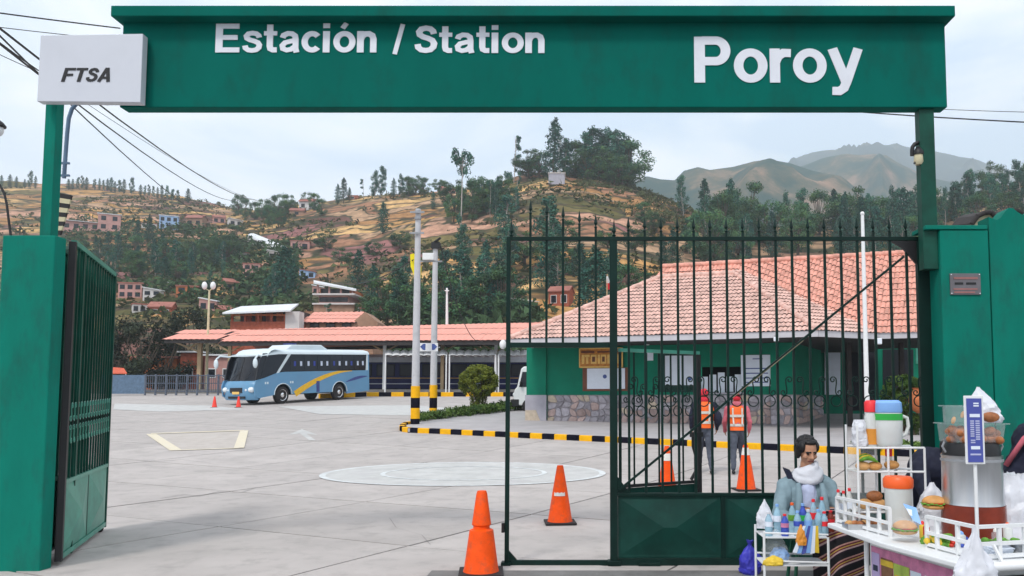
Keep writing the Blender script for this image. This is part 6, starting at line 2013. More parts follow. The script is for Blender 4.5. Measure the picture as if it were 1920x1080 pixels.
for nm, px0, px1, yb_, yt_ in (('post', 74, 97, 441, 198), ('post', 1735, 1757, 431, 198)):
    z0 = (zt if px0 < 500 else zt2 + .045) - .02; zz = P(500, yt_, YS + .05).z + .05
    xm0, xm1 = (P(74, 430, 7.66).x, P(95, 430, 7.66).x) if px0 < 500 else (P(1730, 420, 7.66).x, P(1758, 420, 7.66).x)
    b = MB(); b.bb((xm0, 7.66, z0 if px0 < 500 else z0 - .4), (xm1, 7.775, zz)); b.build(nm, 'green_paint' if px0 < 500 else 'leaf_green', sgn, world=True, bevel=.006)
# grey plate on the left end
YF = 7.5
fp = thing('company_panel', 'pale grey panel lettered FTSA fixed over the left end of the sign', 'sign', P(167, 128, YF))
q = [P(69, 190, YF), P(263, 192, YF), P(268, 63, YF), P(76, 66, YF)]
b = MB(); b.prism(q, (0, .09, 0)); b.build('panel', 'sign_grey', fp, world=True, bevel=.006)
text('FTSA', 'black', 'lettering', fp, P(116, 127, YF), P(206, 154, YF), YF - .0015, thick=.004, bold=.034, shear=.22)
# ---- lamp on the right post
lp = thing('bracket_lamp', 'dark arched bracket lamp with a pale glass on the right sign post', 'lamp', P(1722, 285, 7.7))
pts = [P(1736, 290, 7.7)] + [P(1724 + 14 * math.cos(w), 281 - 14 * math.sin(w), 7.7) for w in [R(a) for a in (40, 70, 100, 130, 160, 185)]] + [P(1710, 292, 7.7)]
b = MB(); b.tube(pts, .02, 8); b.build('arm', 'black', lp, world=True, smooth=60)
p = P(1722, 294, 7.68)
b = MB(); b.lathe([(.02, .06), (.04, .03), (.045, -.05), (.03, -.08)], p, 12); b.build('lamp_glass', 'cream_paint', lp, world=True, smooth=60)
b = MB(); b.lathe([(.05, .0), (.05, .03), (.02, .075)], p + Vector((0, 0, .02)), 12); b.build('lamp_hood', 'black', lp, world=True, smooth=60)
b = MB(); b.bar(P(1718, 300, 7.68), P(1736, 300, 7.7), .02, .02); b.bar(P(1714, 305, 7.68), P(1724, 307, 7.68), .03, .02); b.build('bracket', 'black', lp, world=True)

# ---- scroll ornament (one mesh for all)
def scroll_mesh():
    b = MB()
    def spiral(cx, cz, r0, a0, turns, sgn_):
        pts = []
        for i in range(15):
            t_ = i / 14; a = a0 + sgn_ * turns * 2 * math.pi * t_; rr = r0 * (1 - .72 * t_)
            pts.append((cx + rr * math.cos(a), 0, cz + rr * math.sin(a)))
        return pts
    up = spiral(.030, .062, .034, math.pi, 1.15, -1)
    dn = spiral(-.030, -.062, .034, 0, 1.15, -1)
    b.tube(up[::-1] + [(-.004 + .0, 0, .03), (.004, 0, -.03)] + dn, .0065, 5)
    o = b.build('scroll', 'dark_green_paint', None, smooth=60, link=False)
    return o
SCR = scroll_mesh()
SCR2 = MB()
SCR2.tube([(math.cos(R(a)) * .052, 0, math.sin(R(a)) * .052) for a in range(0, 361, 24)], .006, 5)
SCRL = bpy.data.objects.new('scroll', SCR.data.copy()); SCRL.data.materials[0] = M['panel_green_light']  # paler green painted on as highlights of the left leaf's scrolls
RING = SCR2.build('ring', 'dark_green_paint', None, smooth=60, link=False)
def finial_tops(px): return table([(950, 368), (992, 374), (1022, 380), (1055, 386), (1090, 396), (1120, 401), (1180, 406), (1240, 408), (1745, 408)], px)[0]
def add_bar(b, x, y, z0, z1, tip=True, w=.0115):
    b.bb((x - w, y - w, z0), (x + w, y + w, z1))
    if tip:
        b.lathe([(.009, 0), (.017, .012), (.006, .028), (.019, .055), (.012, .09), (.001, .15)], (x, y, z1), 6)

# ---- right gate leaf with its wicket opening
gr_ = thing('gate_leaf', 'closed right gate leaf of dark green bars with an open wicket in it', 'gate', (gx(1742), YG, 0))
xl, xm, xh = gx(952), gx(1152), gx(1737)
zp = gzp(924); zb0, zb1 = gzp(1060), gzp(1050)
TRZ = gzp(646)
b = MB(); b.bb((xl - .02, YG - .02, .02), (xl + .022, YG + .02, TOPZ + .02)); b.build('stile', 'dark_green_paint', gr_, world=True, bevel=.003)
b = MB(); b.bb((xm - .045, YG - .03, .0), (xm + .03, YG + .03, TOPZ - .022)); b.build('stile', 'dark_green_paint', gr_, world=True, bevel=.003)
b = MB(); b.bb((xh - .06, YG - .03, .02), (xh + .06, YG + .03, TOPZ - .022)); b.build('stile', 'dark_green_paint', gr_, world=True, bevel=.003)
b = MB(); b.bb((xl + .023, YG - .02, TOPZ - .02), (xh + .08, YG + .02, TOPZ + .02)); b.build('top_rail', 'dark_green_paint', gr_, world=True, bevel=.003)
b = MB(); b.bb((xl + .023, YG - .018, TRZ - .03), (xm - .046, YG + .018, TRZ + .02)); b.build('transom', 'dark_green_paint', gr_, world=True, bevel=.003)
b = MB(); b.bb((xl + .023, YG - .018, zb0), (xm - .046, YG + .018, zb1)); b.build('threshold_bar', 'dark_green_paint', gr_, world=True, bevel=.003)
b = MB(); b.bb((xm + .031, YG - .02, zb0), (xh - .061, YG + .02, zb1 + .02)); b.build('bottom_rail', 'dark_green_paint', gr_, world=True, bevel=.003)
b = MB(); b.bb((xm + .031, YG - .026, zp - .03), (xh - .061, YG + .026, zp)); b.build('panel_rail', 'dark_green_paint', gr_, world=True, bevel=.003)
xdiv = [xm + .031, gx(1353), gx(1552), xh - .061]
for i in (1, 2):
    b = MB(); b.bb((xdiv[i] - .02, YG - .02, zb1 + .021), (xdiv[i] + .02, YG + .02, zp - .031)); b.build('panel_divider', 'dark_green_paint', gr_, world=True)
def pyramid(b, x0, x1, z0, z1, y, h, ax=None):
    """sheet panel pressed into a low pyramid"""
    cx, cz = (x0 + x1) / 2, (z0 + z1) / 2
    e = .03
    b.add([(x0, y, z0), (x1, y, z0), (x1, y, z1), (x0, y, z1), (x0 + e, y, z0 + e), (x1 - e, y, z0 + e), (x1 - e, y, z1 - e), (x0 + e, y, z1 - e), (cx - .06, y - h, cz), (cx + .06, y - h, cz)],
          [(0, 1, 5, 4), (1, 2, 6, 5), (2, 3, 7, 6), (3, 0, 4, 7), (4, 5, 9, 8), (5, 6, 9), (6, 7, 8, 9), (7, 4, 8)])
    b.add([(x0, y + .012, z0), (x1, y + .012, z0), (x1, y + .012, z1), (x0, y + .012, z1)], [(3, 2, 1, 0)])
for i in range(3):
    b = MB(); pyramid(b, xdiv[i] + (.021 if i else .001), xdiv[i + 1] - (.021 if i < 2 else .001), zb1 + .022, zp - .032, YG - .002, .05); b.build('sheet_panel', 'panel_green', gr_, world=True)
x = 960.0
k = 0
for px in [962 + 31.05 * i for i in range(1, 25)]:
    if abs(px - 1152) < 14 or px > 1722: continue
    X = gx(px); tz = gzp(finial_tops(px), px) - .15
    b = MB(); add_bar(b, X, YG, (TRZ + .021 if px < 1150 else zp + .001), tz); b.build('bar', 'dark_green_paint', gr_, world=True)
    if px > 1150:
        for zz, src in ((gzp(724), SCR), (gzp(724) , None)):
            if src is None: continue
            o = piece(src, gr_, Vector((X + .081, YG - .012, zz)) - gr_.location); o.rotation_euler = (0, 0, 0 if k % 2 else math.pi)
        o = piece(RING, gr_, Vector((X + .081, YG - .012, gzp(752))) - gr_.location)
        k += 1
for px in (957, 1152): 
    b = MB(); b.lathe([(.012, 0), (.022, .015), (.007, .03), (.022, .06), (.012, .1), (.001, .18)], (gx(px), YG, TOPZ + .02), 6)
    b.bb((gx(px) - .009, YG - .009, TOPZ + .02), (gx(px) + .009, YG + .009, TOPZ + .06)); b.build('finial', 'dark_green_paint', gr_, world=True)
b = MB(); b.bar((gx(1160), YG - .034, gzp(918)), (gx(1700), YG - .034, gzp(482)), .022, .022); b.build('brace', 'dark_green_paint', gr_, world=True)
b = MB(); b.bar((gx(1372), YG - .047, gzp(746)), (gx(1506), YG - .047, gzp(639)), .02, .006); b.build('brace_patch', 'rusty_steel', gr_, world=True)
b = MB(); b.prism([(gx(1157), YG - .02, zp + .002), (gx(1180), YG - .02, zp + .002), (gx(1157), YG - .02, zp + .16)], (0, .03, 0)); b.build('gusset', 'dark_green_paint', gr_, world=True)
b = MB(); b.prism([(xh - .062, YG - .02, TOPZ - .024), (gx(1678), YG - .02, TOPZ - .024), (gx(1700), YG - .02, TOPZ - .10), (xh - .062, YG - .02, TOPZ - .26)], (0, .03, 0)); b.build('gusset', 'black', gr_, world=True)
b = MB(); b.prism([(xl + .023, YG - .015, zb1 + .002), (xl + .10, YG - .015, zb1 + .002), (xl + .023, YG - .015, zb1 + .09)], (0, .03, 0)); b.build('gusset', 'dark_green_paint', gr_, world=True)
b = MB(); b.bb((xl - .05, YG - .035, gzp(998)), (xl - .021, YG + .02, gzp(980))); b.build('latch_plate', 'black', gr_, world=True, bevel=.004)
b = MB(); b.bb((xm - .07, YG - .05, .0), (xm + .06, YG + .05, .05)); b.bb((gx(1195), YG - .05, .0), (gx(1236), YG + .04, gzp(1053))); b.build('hinge_block', 'dark_green_paint', gr_, world=True, bevel=.006)
b = MB(); b.bb((xl - .05, YG - .05, .0), (xl + .04, YG + .05, .035)); b.build('foot', 'dark_green_paint', gr_, world=True)
# wicket door swung inwards: part of the leaf, its pieces one level deeper
hx = xm + .045
th = R(31)
du = Vector((math.cos(th), math.sin(th), 0)); DW = 1.02
def D(u, z, off=0.0): return Vector((hx, YG + .05, 0)) + du * u + Vector((du.y, -du.x, 0)) * off + Vector((0, 0, z))
b = MB(); b.bar(D(.0, TRZ - .05), D(DW, TRZ - .05), .03, .035); wd = b.build('wicket_door', 'panel_green_light', gr_, world=True)
def dbuild(b, n, m_='dark_green_paint'): return b.build(n, m_, wd, world=True)
b = MB(); b.bar(D(.015, .06), D(.015, TRZ - .07), .03, .03); dbuild(b, 'stile')
b = MB(); b.bar(D(DW - .03, .06), D(DW - .03, TRZ - .07), .075, .045, up=tuple(du)); dbuild(b, 'stile', 'black')
b = MB(); b.bar(D(.03, .75), D(DW - .07, .75), .03, .03); dbuild(b, 'rail', 'black')
b = MB(); b.bar(D(.03, .08), D(DW - .07, .08), .03, .03); dbuild(b, 'rail')
b = MB(); b.prism([D(.03, .1, .004), D(DW - .07, .1, .004), D(DW - .07, .73, .004), D(.03, .73, .004)], Vector((du.y, -du.x, 0)) * -.008); dbuild(b, 'sheet_panel', 'panel_green')
for i in range(5):
    u = lerp(.03, DW - .07, (i + 1) / 6)
    b = MB(); b.bar(D(u, .765), D(u, TRZ - .07), .018, .018); dbuild(b, 'bar')
for i in range(6):
    u = lerp(.03, DW - .07, (i + .5) / 6)
    o = piece(SCR, wd, D(u, TRZ - .48, .012) - gr_.location, (0, 0, th)); o = piece(RING, wd, D(u, TRZ - .66, .012) - gr_.location, (0, 0, th))
b = MB(); b.tube([D(DW - .16, .78, .05), D(DW - .10, .86, .05), D(DW - .09, 1.0, .05), D(DW - .13, 1.12, .05), D(DW - .13, 1.22, .05)], .018, 8); dbuild(b, 'pull_handle', 'black')
b = MB(); b.bar(D(DW - .14, 1.24, .03), D(DW, 1.24, .03), .05, .05); dbuild(b, 'lock', 'black')

# ---- left gate leaf, folded open into the yard
hxl = P(126, 700, YP1 + .1).x
ge_ = G(194, 994)
gl_ = thing('gate_leaf', 'left gate leaf of green bars and pressed panels, swung open beside the left pillar', 'gate', (hxl, YP1 + .1, 0))
o0 = Vector((hxl, YP1 + .1, 0)); o1 = Vector((ge_.x, ge_.y, 0)); LL = (o1 - o0).length; lu = (o1 - o0).normalized(); ln = Vector((lu.y, -lu.x, 0))
if ln.x < 0: ln = -ln
def LG(u, z, off=0.0): return o0 + lu * u + ln * off + Vector((0, 0, z))
TL = P(218, 521, ge_.y).z
PT = P(196, 872, ge_.y).z
def lbuild(b, n, m_='leaf_green', **k): return b.build(n, m_, gl_, world=True, **k)
def ltop(u): return TL + .04
b = MB(); b.bar(LG(0, .04), LG(0, ltop(0)), .06, .06, up=tuple(lu)); lbuild(b, 'stile', 'black')
b = MB(); b.bar(LG(LL, .04), LG(LL, ltop(LL)), .05, .05, up=tuple(lu)); lbuild(b, 'stile', 'leaf_green')
b = MB(); b.bar(LG(LL * .2, .04), LG(LL * .2, ltop(0)), .045, .045, up=tuple(lu)); lbuild(b, 'stile', 'leaf_green')
b = MB(); b.bar(LG(.03, ltop(0)), LG(LL - .02, ltop(0)), .05, .05); lbuild(b, 'top_rail', 'panel_green_light')
b = MB(); b.bar(LG(.03, PT), LG(LL - .02, PT), .05, .04); lbuild(b, 'panel_rail', 'panel_green_light')
b = MB(); b.bar(LG(.03, .08), LG(LL - .02, .08), .05, .05); lbuild(b, 'bottom_rail', 'panel_green_light')
b = MB(); b.bar(LG(LL * .52, .11), LG(LL * .52, PT - .02), .03, .04, up=tuple(lu)); lbuild(b, 'panel_divider')
for (u0, u1) in ((.035, LL * .52 - .02), (LL * .52 + .02, LL - .03)):
    z0, z1 = .11, PT - .025
    b = MB(); cu, cz = (u0 + u1) / 2, (z0 + z1) / 2
    b.add([LG(u0, z0, .012), LG(u1, z0, .012), LG(u1, z1, .012), LG(u0, z1, .012), LG(cu, cz, .075)], [(0, 1, 4), (1, 2, 4), (2, 3, 4), (3, 0, 4)])
    b.add([LG(u0, z0, .0), LG(u1, z0, .0), LG(u1, z1, .0), LG(u0, z1, .0)], [(3, 2, 1, 0)])
    lbuild(b, 'sheet_panel', 'panel_green_light')
n = 15
for i in range(n):
    u = lerp(.03, LL - .03, (i + .7) / (n + .4))
    b = MB(); b.bar(LG(u, PT + .02), LG(u, ltop(0) - .025), .02, .02, up=tuple(lu)); lbuild(b, 'bar')
    if i < n:
        zs = lerp(1.35, 1.40, i / n)
        ang = math.atan2(lu.y, lu.x)
        o = piece(SCRL, gl_, LG(u + .06, zs + .13, .014) - gl_.location, (0, 0, ang))
        o = piece(SCRL, gl_, LG(u + .06, zs - .09, .014) - gl_.location, (0, 0, ang + math.pi))
        o = piece(RING, gl_, LG(u + .06, zs + .02, .014) - gl_.location, (0, 0, ang))
# second fold of the leaf lying behind the first
for i in range(14):
    u = lerp(.05, LL - .2, (i + .35) / 14)
    b = MB(); b.bar(LG(u, .12, -.16), LG(u, ltop(0) - .05, -.16), .022, .022, up=tuple(lu)); lbuild(b, 'folded_bar')
for z in (.1, PT, ltop(0) - .03):
    b = MB(); b.bar(LG(0, z, -.16), LG(LL - .12, z, -.16), .04, .04); lbuild(b, 'folded_rail')
b = MB(); b.prism([LG(.0, .12, -.165), LG(LL - .14, .12, -.165), LG(LL - .14, PT, -.165), LG(.0, PT, -.165)], ln * -.006); lbuild(b, 'folded_panel', 'panel_green')
b = MB(); b.prism([LG(.0, PT + .03, -.20), LG(LL - .14, PT + .03, -.20), LG(LL - .14, ltop(0) - .06, -.20), LG(.0, ltop(0) - .06, -.20)], ln * -.006); lbuild(b, 'backing_sheet', 'leaf_green')
b = MB(); b.lathe([(.045, -.015), (.045, .015)], LG(LL - .15, .045, -.02), 12, rot=Matrix.Rotation(R(90), 3, 'X')); lbuild(b, 'roller', 'rubber')

# ---- things beyond the left post
ml = thing('street_lamp', 'slim gooseneck street lamp seen between the left sign post and the panel', 'street lamp', (P(107, 700, 9.2).x, 9.2, 0))
xq = P(106, 320, 9.2).x
b = MB(); b.tube([(xq, 9.2, 0), (xq, 9.2, P(106, 288, 9.2).z)], .018, 8); b.build('mast', 'grey_metal', ml, world=True)
pts = [P(120, 334, 9.2), P(123, 290, 9.2), P(126, 250, 9.2), P(129, 222, 9.2), P(135, 204, 9.2), P(146, 192, 9.2), P(162, 182, 9.2), P(185, 178, 9.2)]
b = MB(); b.tube(pts, .022, 8); b.build('gooseneck', 'blue_grey_metal', ml, world=True, smooth=60)
for py in (306, 329):
    b = MB(); b.bar(P(105, py, 9.2), P(130, py, 9.2), .03, .022); b.build('clamp', 'blue_grey_metal', ml, world=True)
b = MB(); b.lathe([(.03, .05), (.10, .0), (.11, -.06)], P(192, 182, 9.2), 12); b.build('lamp_shade', 'grey_metal', ml, world=True, smooth=60)
sb = thing('striped_board', 'tilted board with black and white stripes behind the left sign post', 'barrier board', P(112, 400, 8.6))
n = 9
for i in range(n):
    t0, t1 = i / n, (i + 1) / n
    f = lambda t_: (lerp(101, 94, t_), lerp(360, 442, t_), lerp(134, 113, t_), lerp(366, 440, t_))
    x0, y0, x1, y1 = f(t0); x2, y2, x3, y3 = f(t1)
    b = MB(); b.prism([P(x0, y0, 8.6), P(x1, y1, 8.6), P(x3, y3, 8.6), P(x2, y2, 8.6)], (0, .025, 0)); b.build('stripe', 'black' if i % 2 == 0 else 'cream_paint', sb, world=True)
b = MB(); b.tube([P(108, 372, 8.64), Vector((P(98, 400, 8.64).x, 8.64, 0))], .02, 6); b.build('stake', 'grey_metal', sb, world=True)
sl = thing('wall_lantern', 'dark lantern hood with a white glass at the left edge', 'lamp', P(0, 232, 9))
b = MB(); b.lathe([(.015, .07), (.05, .045), (.085, 0), (.08, -.015)], P(-4, 236, 9), 14); b.build('hood', 'black', sl, world=True, smooth=60)
b = MB(); b.ell(P(-4, 244, 9), (.06, .06, .075), 12, 8); b.build('globe', 'white_paint', sl, world=True, smooth=180)
b = MB(); b.tube([P(-4, 222, 9), P(-10, 205, 9), P(-30, 200, 9), P(-34, 240, 9), Vector((P(-34, 300, 9).x, 9, 0))], .02, 6); b.build('arm', 'black', sl, world=True)
sl = thing('loose_cable', 'black cable hanging in a curve left of the sign post', 'cable', P(10, 390, 9))
b = MB(); b.tube([P(-12, 335, 9), P(0, 348, 9), P(8, 362, 9), P(13, 385, 9), P(16, 410, 9), P(20, 440, 9), P(22, 520, 9)], .014, 6); b.build('cable', 'cable_black', sl, world=True)

# ---- overhead cables
def cable(a, c, sag, rad, label, grp='overhead cables above the left post'):
    pts = []
    for i in range(17):
        t_ = i / 16; p = a.lerp(c, t_); p.z -= sag * 4 * t_ * (1 - t_); pts.append(p)
    b = MB(); b.tube([p - a for p in pts], rad, 5)
    o = b.build('overhead_cable', 'cable_black'); o.location = a
    return tag(o, label, 'cable', grp)
def cab(p0, y0, p1, y1, sag, rad, label, ext=1.25):
    a, c = P(*p0, y0), P(*p1, y1)
    a2 = a + (a - c).normalized() * 3
    cable(a2, c, sag, rad, label)
cab((0, 22), 11, (225, 53), 13, .02, .011, 'topmost dark cable running to the top of the big sign')
cab((0, 49), 12, (150, 68), 14, .02, .007, 'thin cable running just above the FTSA panel')
cab((0, 47), 11, (430, 418), 70, .9, .014, 'dark cable that dives behind the FTSA panel and comes out lowest')
cab((0, 60), 10, (463, 372), 75, 1.0, .015, 'dark cable that dives behind the FTSA panel and comes out in the middle')
cab((0, 28), 10, (512, 369), 80, 1.2, .017, 'dark cable coming out highest under the left end of the sign')
cab((0, 76), 10, (72, 132), 12, .03, .011, 'short visible cable meeting the lower left of the FTSA panel')
cab((0, 100), 11, (70, 134), 13, .02, .006, 'thinnest cable left of the FTSA panel')
cab((172, 193), 20, (500, 378), 80, .6, .008, 'faint thin cable between the two dark ones on the slope side')
a, c = P(1500, 201, 14), P(1960, 231, 12)
cable(a, c, .02, .011, 'dark cable right of the sign, crossing behind the right post', 'overhead cables right of the sign')
a, c = P(1730, 203, 16), P(1960, 211, 13)
cable(a, c, .01, .006, 'faint cable right under the right end of the sign', 'overhead cables right of the sign')
cable(P(775, 487, g1.y), P(600, 512, 60), .9, .02, 'pale thin cable hanging from the nearer utility pole to the left', 'overhead cables at the utility poles')
cable(P(826, 462, g2.y), P(905, 640, 52), 1.2, .02, 'dark cable sloping from the farther utility pole down to the platform roof', 'overhead cables at the utility poles')
# ================================================================== THE VENDOR AND HER CART
mat('clear_plastic', (0.80, 0.84, 0.86), 0.12, var=.03, alpha=.17, spec=.6)
mat('milky_plastic', (0.74, 0.76, 0.74), 0.35, var=.05, alpha=.78)
mat('lid_blue', (0.22, 0.42, 0.78), 0.4, var=.08)
mat('lid_red', (0.78, 0.03, 0.04), 0.4, var=.08)
mat('lid_orange', (0.86, 0.12, 0.02), 0.4, var=.08)
mat('green_plastic', (0.03, 0.40, 0.06), 0.4, var=.1)
mat('juice_orange', (0.70, 0.28, 0.04), 0.4, var=.1)
mat('juice_brown', (0.20, 0.03, 0.015), 0.25, var=.3, scale=5)
mat('bread', (0.60, 0.33, 0.13), 0.75, var=.35, scale=9, bump=.3, bscale=30)
mat('bun', (0.62, 0.30, 0.09), 0.5, var=.3, scale=8)
mat('lettuce', (0.12, 0.32, 0.03), 0.6, var=.5, scale=20)
mat('tomato', (0.55, 0.03, 0.015), 0.4, var=.3)
mat('banana', (0.75, 0.50, 0.04), 0.5, var=.2)
mat('pastry', (0.34, 0.12, 0.04), 0.6, var=.5, scale=16, bump=.4, bscale=40)
mat('bag_white', (0.66, 0.67, 0.72), 0.4, var=.1, scale=6, bump=.5, bscale=9)
mat('bag_blue', (0.045, 0.045, 0.46), 0.5, var=.35, scale=5, bump=.5, bscale=9)
mat('water_blue', (0.38, 0.62, 0.76), 0.15, var=.25, scale=14, alpha=.62, spec=.7)
mat('label_blue', (0.04, 0.08, 0.42), 0.5, var=.3, scale=20)
mat('sign_blue', (0.07, 0.09, 0.36), 0.45, var=.1)
mat('poster_pink', (0.62, 0.22, 0.38), 0.6, var=.25, scale=14)
mat('poster_yellow', (0.75, 0.52, 0.05), 0.6, var=.2, scale=9)
mat('poster_lime', (0.42, 0.55, 0.10), 0.6, var=.3, scale=9)
mat('poster_brown', (0.25, 0.12, 0.06), 0.6, var=.4, scale=9)
mat('lilac_paint', (0.50, 0.40, 0.66), 0.6, var=.1)
mat('stool_green', (0.01, 0.09, 0.05), 0.5, var=.2)
def stripe_mat():
    m = bpy.data.materials.new('woven_stripes'); m.use_nodes = True
    t = m.node_tree; p = t.nodes['Principled BSDF']; p.inputs['Roughness'].default_value = .9
    uv = t.nodes.new('ShaderNodeUVMap'); uv.uv_map = 'weave'
    s = t.nodes.new('ShaderNodeSeparateXYZ'); t.links.new(uv.outputs[0], s.inputs[0])
    f = t.nodes.new('ShaderNodeMath'); f.operation = 'FRACT'; t.links.new(s.outputs[0], f.inputs[0])
    r = t.nodes.new('ShaderNodeValToRGB'); r.color_ramp.interpolation = 'CONSTANT'
    cols = [(0, (.012, .01, .014)), (.40, (.60, .32, .28)), (.50, (.14, .015, .03)), (.60, (.56, .38, .09)), (.68, (.20, .02, .045)), (.77, (.62, .44, .42)), (.88, (.05, .015, .05)), (.93, (.012, .01, .014))]
    r.color_ramp.elements[0].color = (*cols[0][1], 1); r.color_ramp.elements[1].position = cols[1][0]; r.color_ramp.elements[1].color = (*cols[1][1], 1)
    for q, c in cols[2:]:
        e = r.color_ramp.elements.new(q); e.color = (*c, 1)
    t.links.new(f.outputs[0], r.inputs[0])
    n = t.nodes.new('ShaderNodeTexNoise'); n.inputs['Scale'].default_value = 60
    mr = t.nodes.new('ShaderNodeMapRange'); mr.inputs[3].default_value = .6; mr.inputs[4].default_value = 1.3; t.links.new(n.outputs[0], mr.inputs[0])
    mm = t.nodes.new('ShaderNodeMix'); mm.data_type = 'RGBA'; mm.blend_type = 'MULTIPLY'; mm.inputs[0].default_value = 1
    t.links.new(r.outputs[0], mm.inputs[6]); t.links.new(mr.outputs[0], mm.inputs[7]); t.links.new(mm.outputs[2], p.inputs['Base Color'])
    M['woven_stripes'] = m
stripe_mat()

CA = Vector((P(1570, 930, 6.25).x, 6.25, 0)); CC = Vector((P(1830, 985, 4.8).x, 4.8, 0))
cu_ = (CA - CC).normalized(); CL = (CA - CC).length; cv_ = Vector((cu_.y, -cu_.x, 0))
if cv_.x < 0: cv_ = -cv_
def CP(u, v, z): return CC + cu_ * u + cv_ * v + Vector((0, 0, z))
DZ, RZ = .655, .85
CRT = Matrix((cu_, cv_, Vector((0, 0, 1)))).transposed()
cart = thing('food_cart', 'white food cart with a low rail and magazine covers on its side', 'cart', (CC.x, CC.y, 0))
def cb(b, n, m_, **k): return b.build(n, m_, cart, world=True, **k)
b = MB(); b.prism([CP(-.06, -.16, DZ - .035), CP(CL * .45, -.19, DZ - .035), CP(CL + .02, -.08, DZ - .035), CP(CL + .05, .95, DZ - .035), CP(-.06, 1.0, DZ - .035)], (0, 0, .035)); cb(b, 'table_top', 'white_paint', bevel=.008)
def u_of(px):
    lo, hi = -0.3, CL + .4
    for _ in range(40):
        m = (lo + hi) / 2; p = CP(m, 0, .85)
        if PX + F * p.x / (p.y * cp + (p.z - EYE) * sp) > px: lo = m
        else: hi = m
    return lo
UE = u_of(1634)
b = MB(); b.prism([CP(.04, -.02, .12), CP(UE, -.02, .12), CP(UE, .9, .12), CP(.04, .9, .12)], (0, 0, DZ - .16)); cb(b, 'cabinet', 'white_paint')
for u, v in ((.05, -.03), (UE + .03, -.03), (.05, .88), (UE + .03, .88)):
    b = MB(); b.tube([CP(u, v, 0), CP(u, v, DZ - .04)], .018, 8); cb(b, 'leg', 'white_paint')
# rail: posts and bars, with a gap where the jar stands
def rail_run(us, v0=0.0, z0=DZ, z1=RZ, axis='u'):
    for a in us:
        b = MB(); q = CP(a, v0, 0) if axis == 'u' else CP(v0, a, 0)
        b.bb(q + Vector((-.011, -.011, z0)), q + Vector((.011, .011, z1))); cb(b, 'rail_post', 'white_paint')
    f = (lambda a, z: CP(a, v0, z)) if axis == 'u' else (lambda a, z: CP(v0, a, z))
    for z in (z1, lerp(z0, z1, .48), z0 + .02):
        b = MB(); b.bar(f(us[0], z), f(us[-1], z), .024, .02); cb(b, 'rail', 'white_paint')
rail_run([u_of(x) for x in (1668, 1648, 1627, 1601, 1584, 1569)])
rail_run([u_of(x) for x in (1828, 1795, 1756, 1737)])
rail_run([0, .16, .34, .52, .72, .95], v0=0.0, axis='v')
b = MB(); b.tube([CP(-.10, -.02, DZ - .02), CP(-.10, 1.0, DZ - .02)], .028, 10); cb(b, 'push_bar', 'white_paint', smooth=60)
for v in (.1, .45, .8):
    b = MB(); b.bar(CP(-.02, v, DZ + .09), CP(-.10, v, DZ - .02), .014, .014); cb(b, 'push_bar_bracket', 'white_paint')
b = MB(); b.prism([CP(-.015, .05, .3), CP(-.015, .95, .3), CP(-.015, .95, DZ - .1), CP(-.015, .05, DZ - .1)], cu_ * .02); cb(b, 'end_panel', 'dark_timber')
b = MB(); b.prism([CP(-.03, .28, .42), CP(-.03, .42, .42), CP(-.03, .42, .50), CP(-.03, .28, .50)], cu_ * .014); cb(b, 'end_label', 'poster_yellow')
# covers and posters along the side of the cart
def poster(u0, u1, z0, z1, m_, lift):
    b = MB(); n_ = -cv_
    q = [CP(u0, -.021, z0), CP(u1, -.021, z0), CP(u1, -.021, z1), CP(u0, -.021, z1)]
    b.prism([p + n_ * lift for p in q], n_ * .003); return cb(b, 'magazine_cover', m_)
poster(.10, UE - .02, .14, DZ - .09, 'poster_pink', .001)
poster(UE - .12, UE - .03, .16, DZ - .13, 'lilac_paint', .005)
U = [UE - .14, UE - .28, UE - .46, UE - .58, UE - .68, UE - .77, UE - .87]
for i, m_ in enumerate(('poster_brown', 'poster_lime', 'paper_white', 'sign_blue', 'poster_brown', 'poster_yellow')):
    o = poster(U[i + 1] + .012, U[i], .16, DZ - .15 - .012 * i, m_, .005)
poster(U[1], U[0], DZ - .20, DZ - .16, 'poster_yellow', .009); poster(U[2] + .03, U[1] - .02, .34, .42, 'poster_yellow', .009); poster(U[3] + .02, U[2] - .04, .36, .44, 'print_dark', .009); poster(U[3] + .01, U[2] - .02, .2, .27, 'poster_yellow', .009)
poster(UE - .10, UE - .05, .40, .44, 'print_dark', .009); poster(U[4] + .02, U[3] - .03, .3, .48, 'paper_white', .009); poster(U[6] + .03, U[5] - .02, .36, .5, 'paper_white', .009)

# ---- display rack and what stands on it
def at(px, py, Y): return P(px, py, Y)
YR = 6.15
rk = thing('display_rack', 'white wire display rack with two shelves of bread', 'rack', Vector((P(1660, 950, YR).x, YR, DZ)))
xL, xM, xR = P(1599, 880, YR).x, P(1655, 880, YR).x, P(1722, 880, YR).x
zT, zT2 = P(1600, 838, YR).z, P(1600, 797, YR).z
for x, zz in ((xL, zT2), (xM, zT), (xR, zT)):
    for y in (YR - .12, YR + .14):
        b = MB(); b.tube([(x, y, DZ), (x, y, zz)], .009, 6); b.build('upright', 'white_paint', rk, world=True)
for zz, nm in ((P(0, 956, YR).z + .0, 'shelf'), (P(0, 882, YR).z, 'shelf'), (zT, 'shelf')):
    for y in (YR - .12, YR + .14):
        b = MB(); b.tube([(xL, y, zz), (xR, y, zz)], .008, 6); b.build('shelf_rail', 'white_paint', rk, world=True)
    b = MB(); b.bb((xL, YR - .12, zz - .006), (xM if zz != zT else xR, YR + .14, zz)); b.build('shelf', 'milky_plastic' if zz != zT else 'clear_plastic', rk, world=True)
b = MB(); b.bb((xL + .002, YR + .135, DZ), (xM, YR + .14, zT)); b.build('back_pane', 'clear_plastic', rk, world=True)
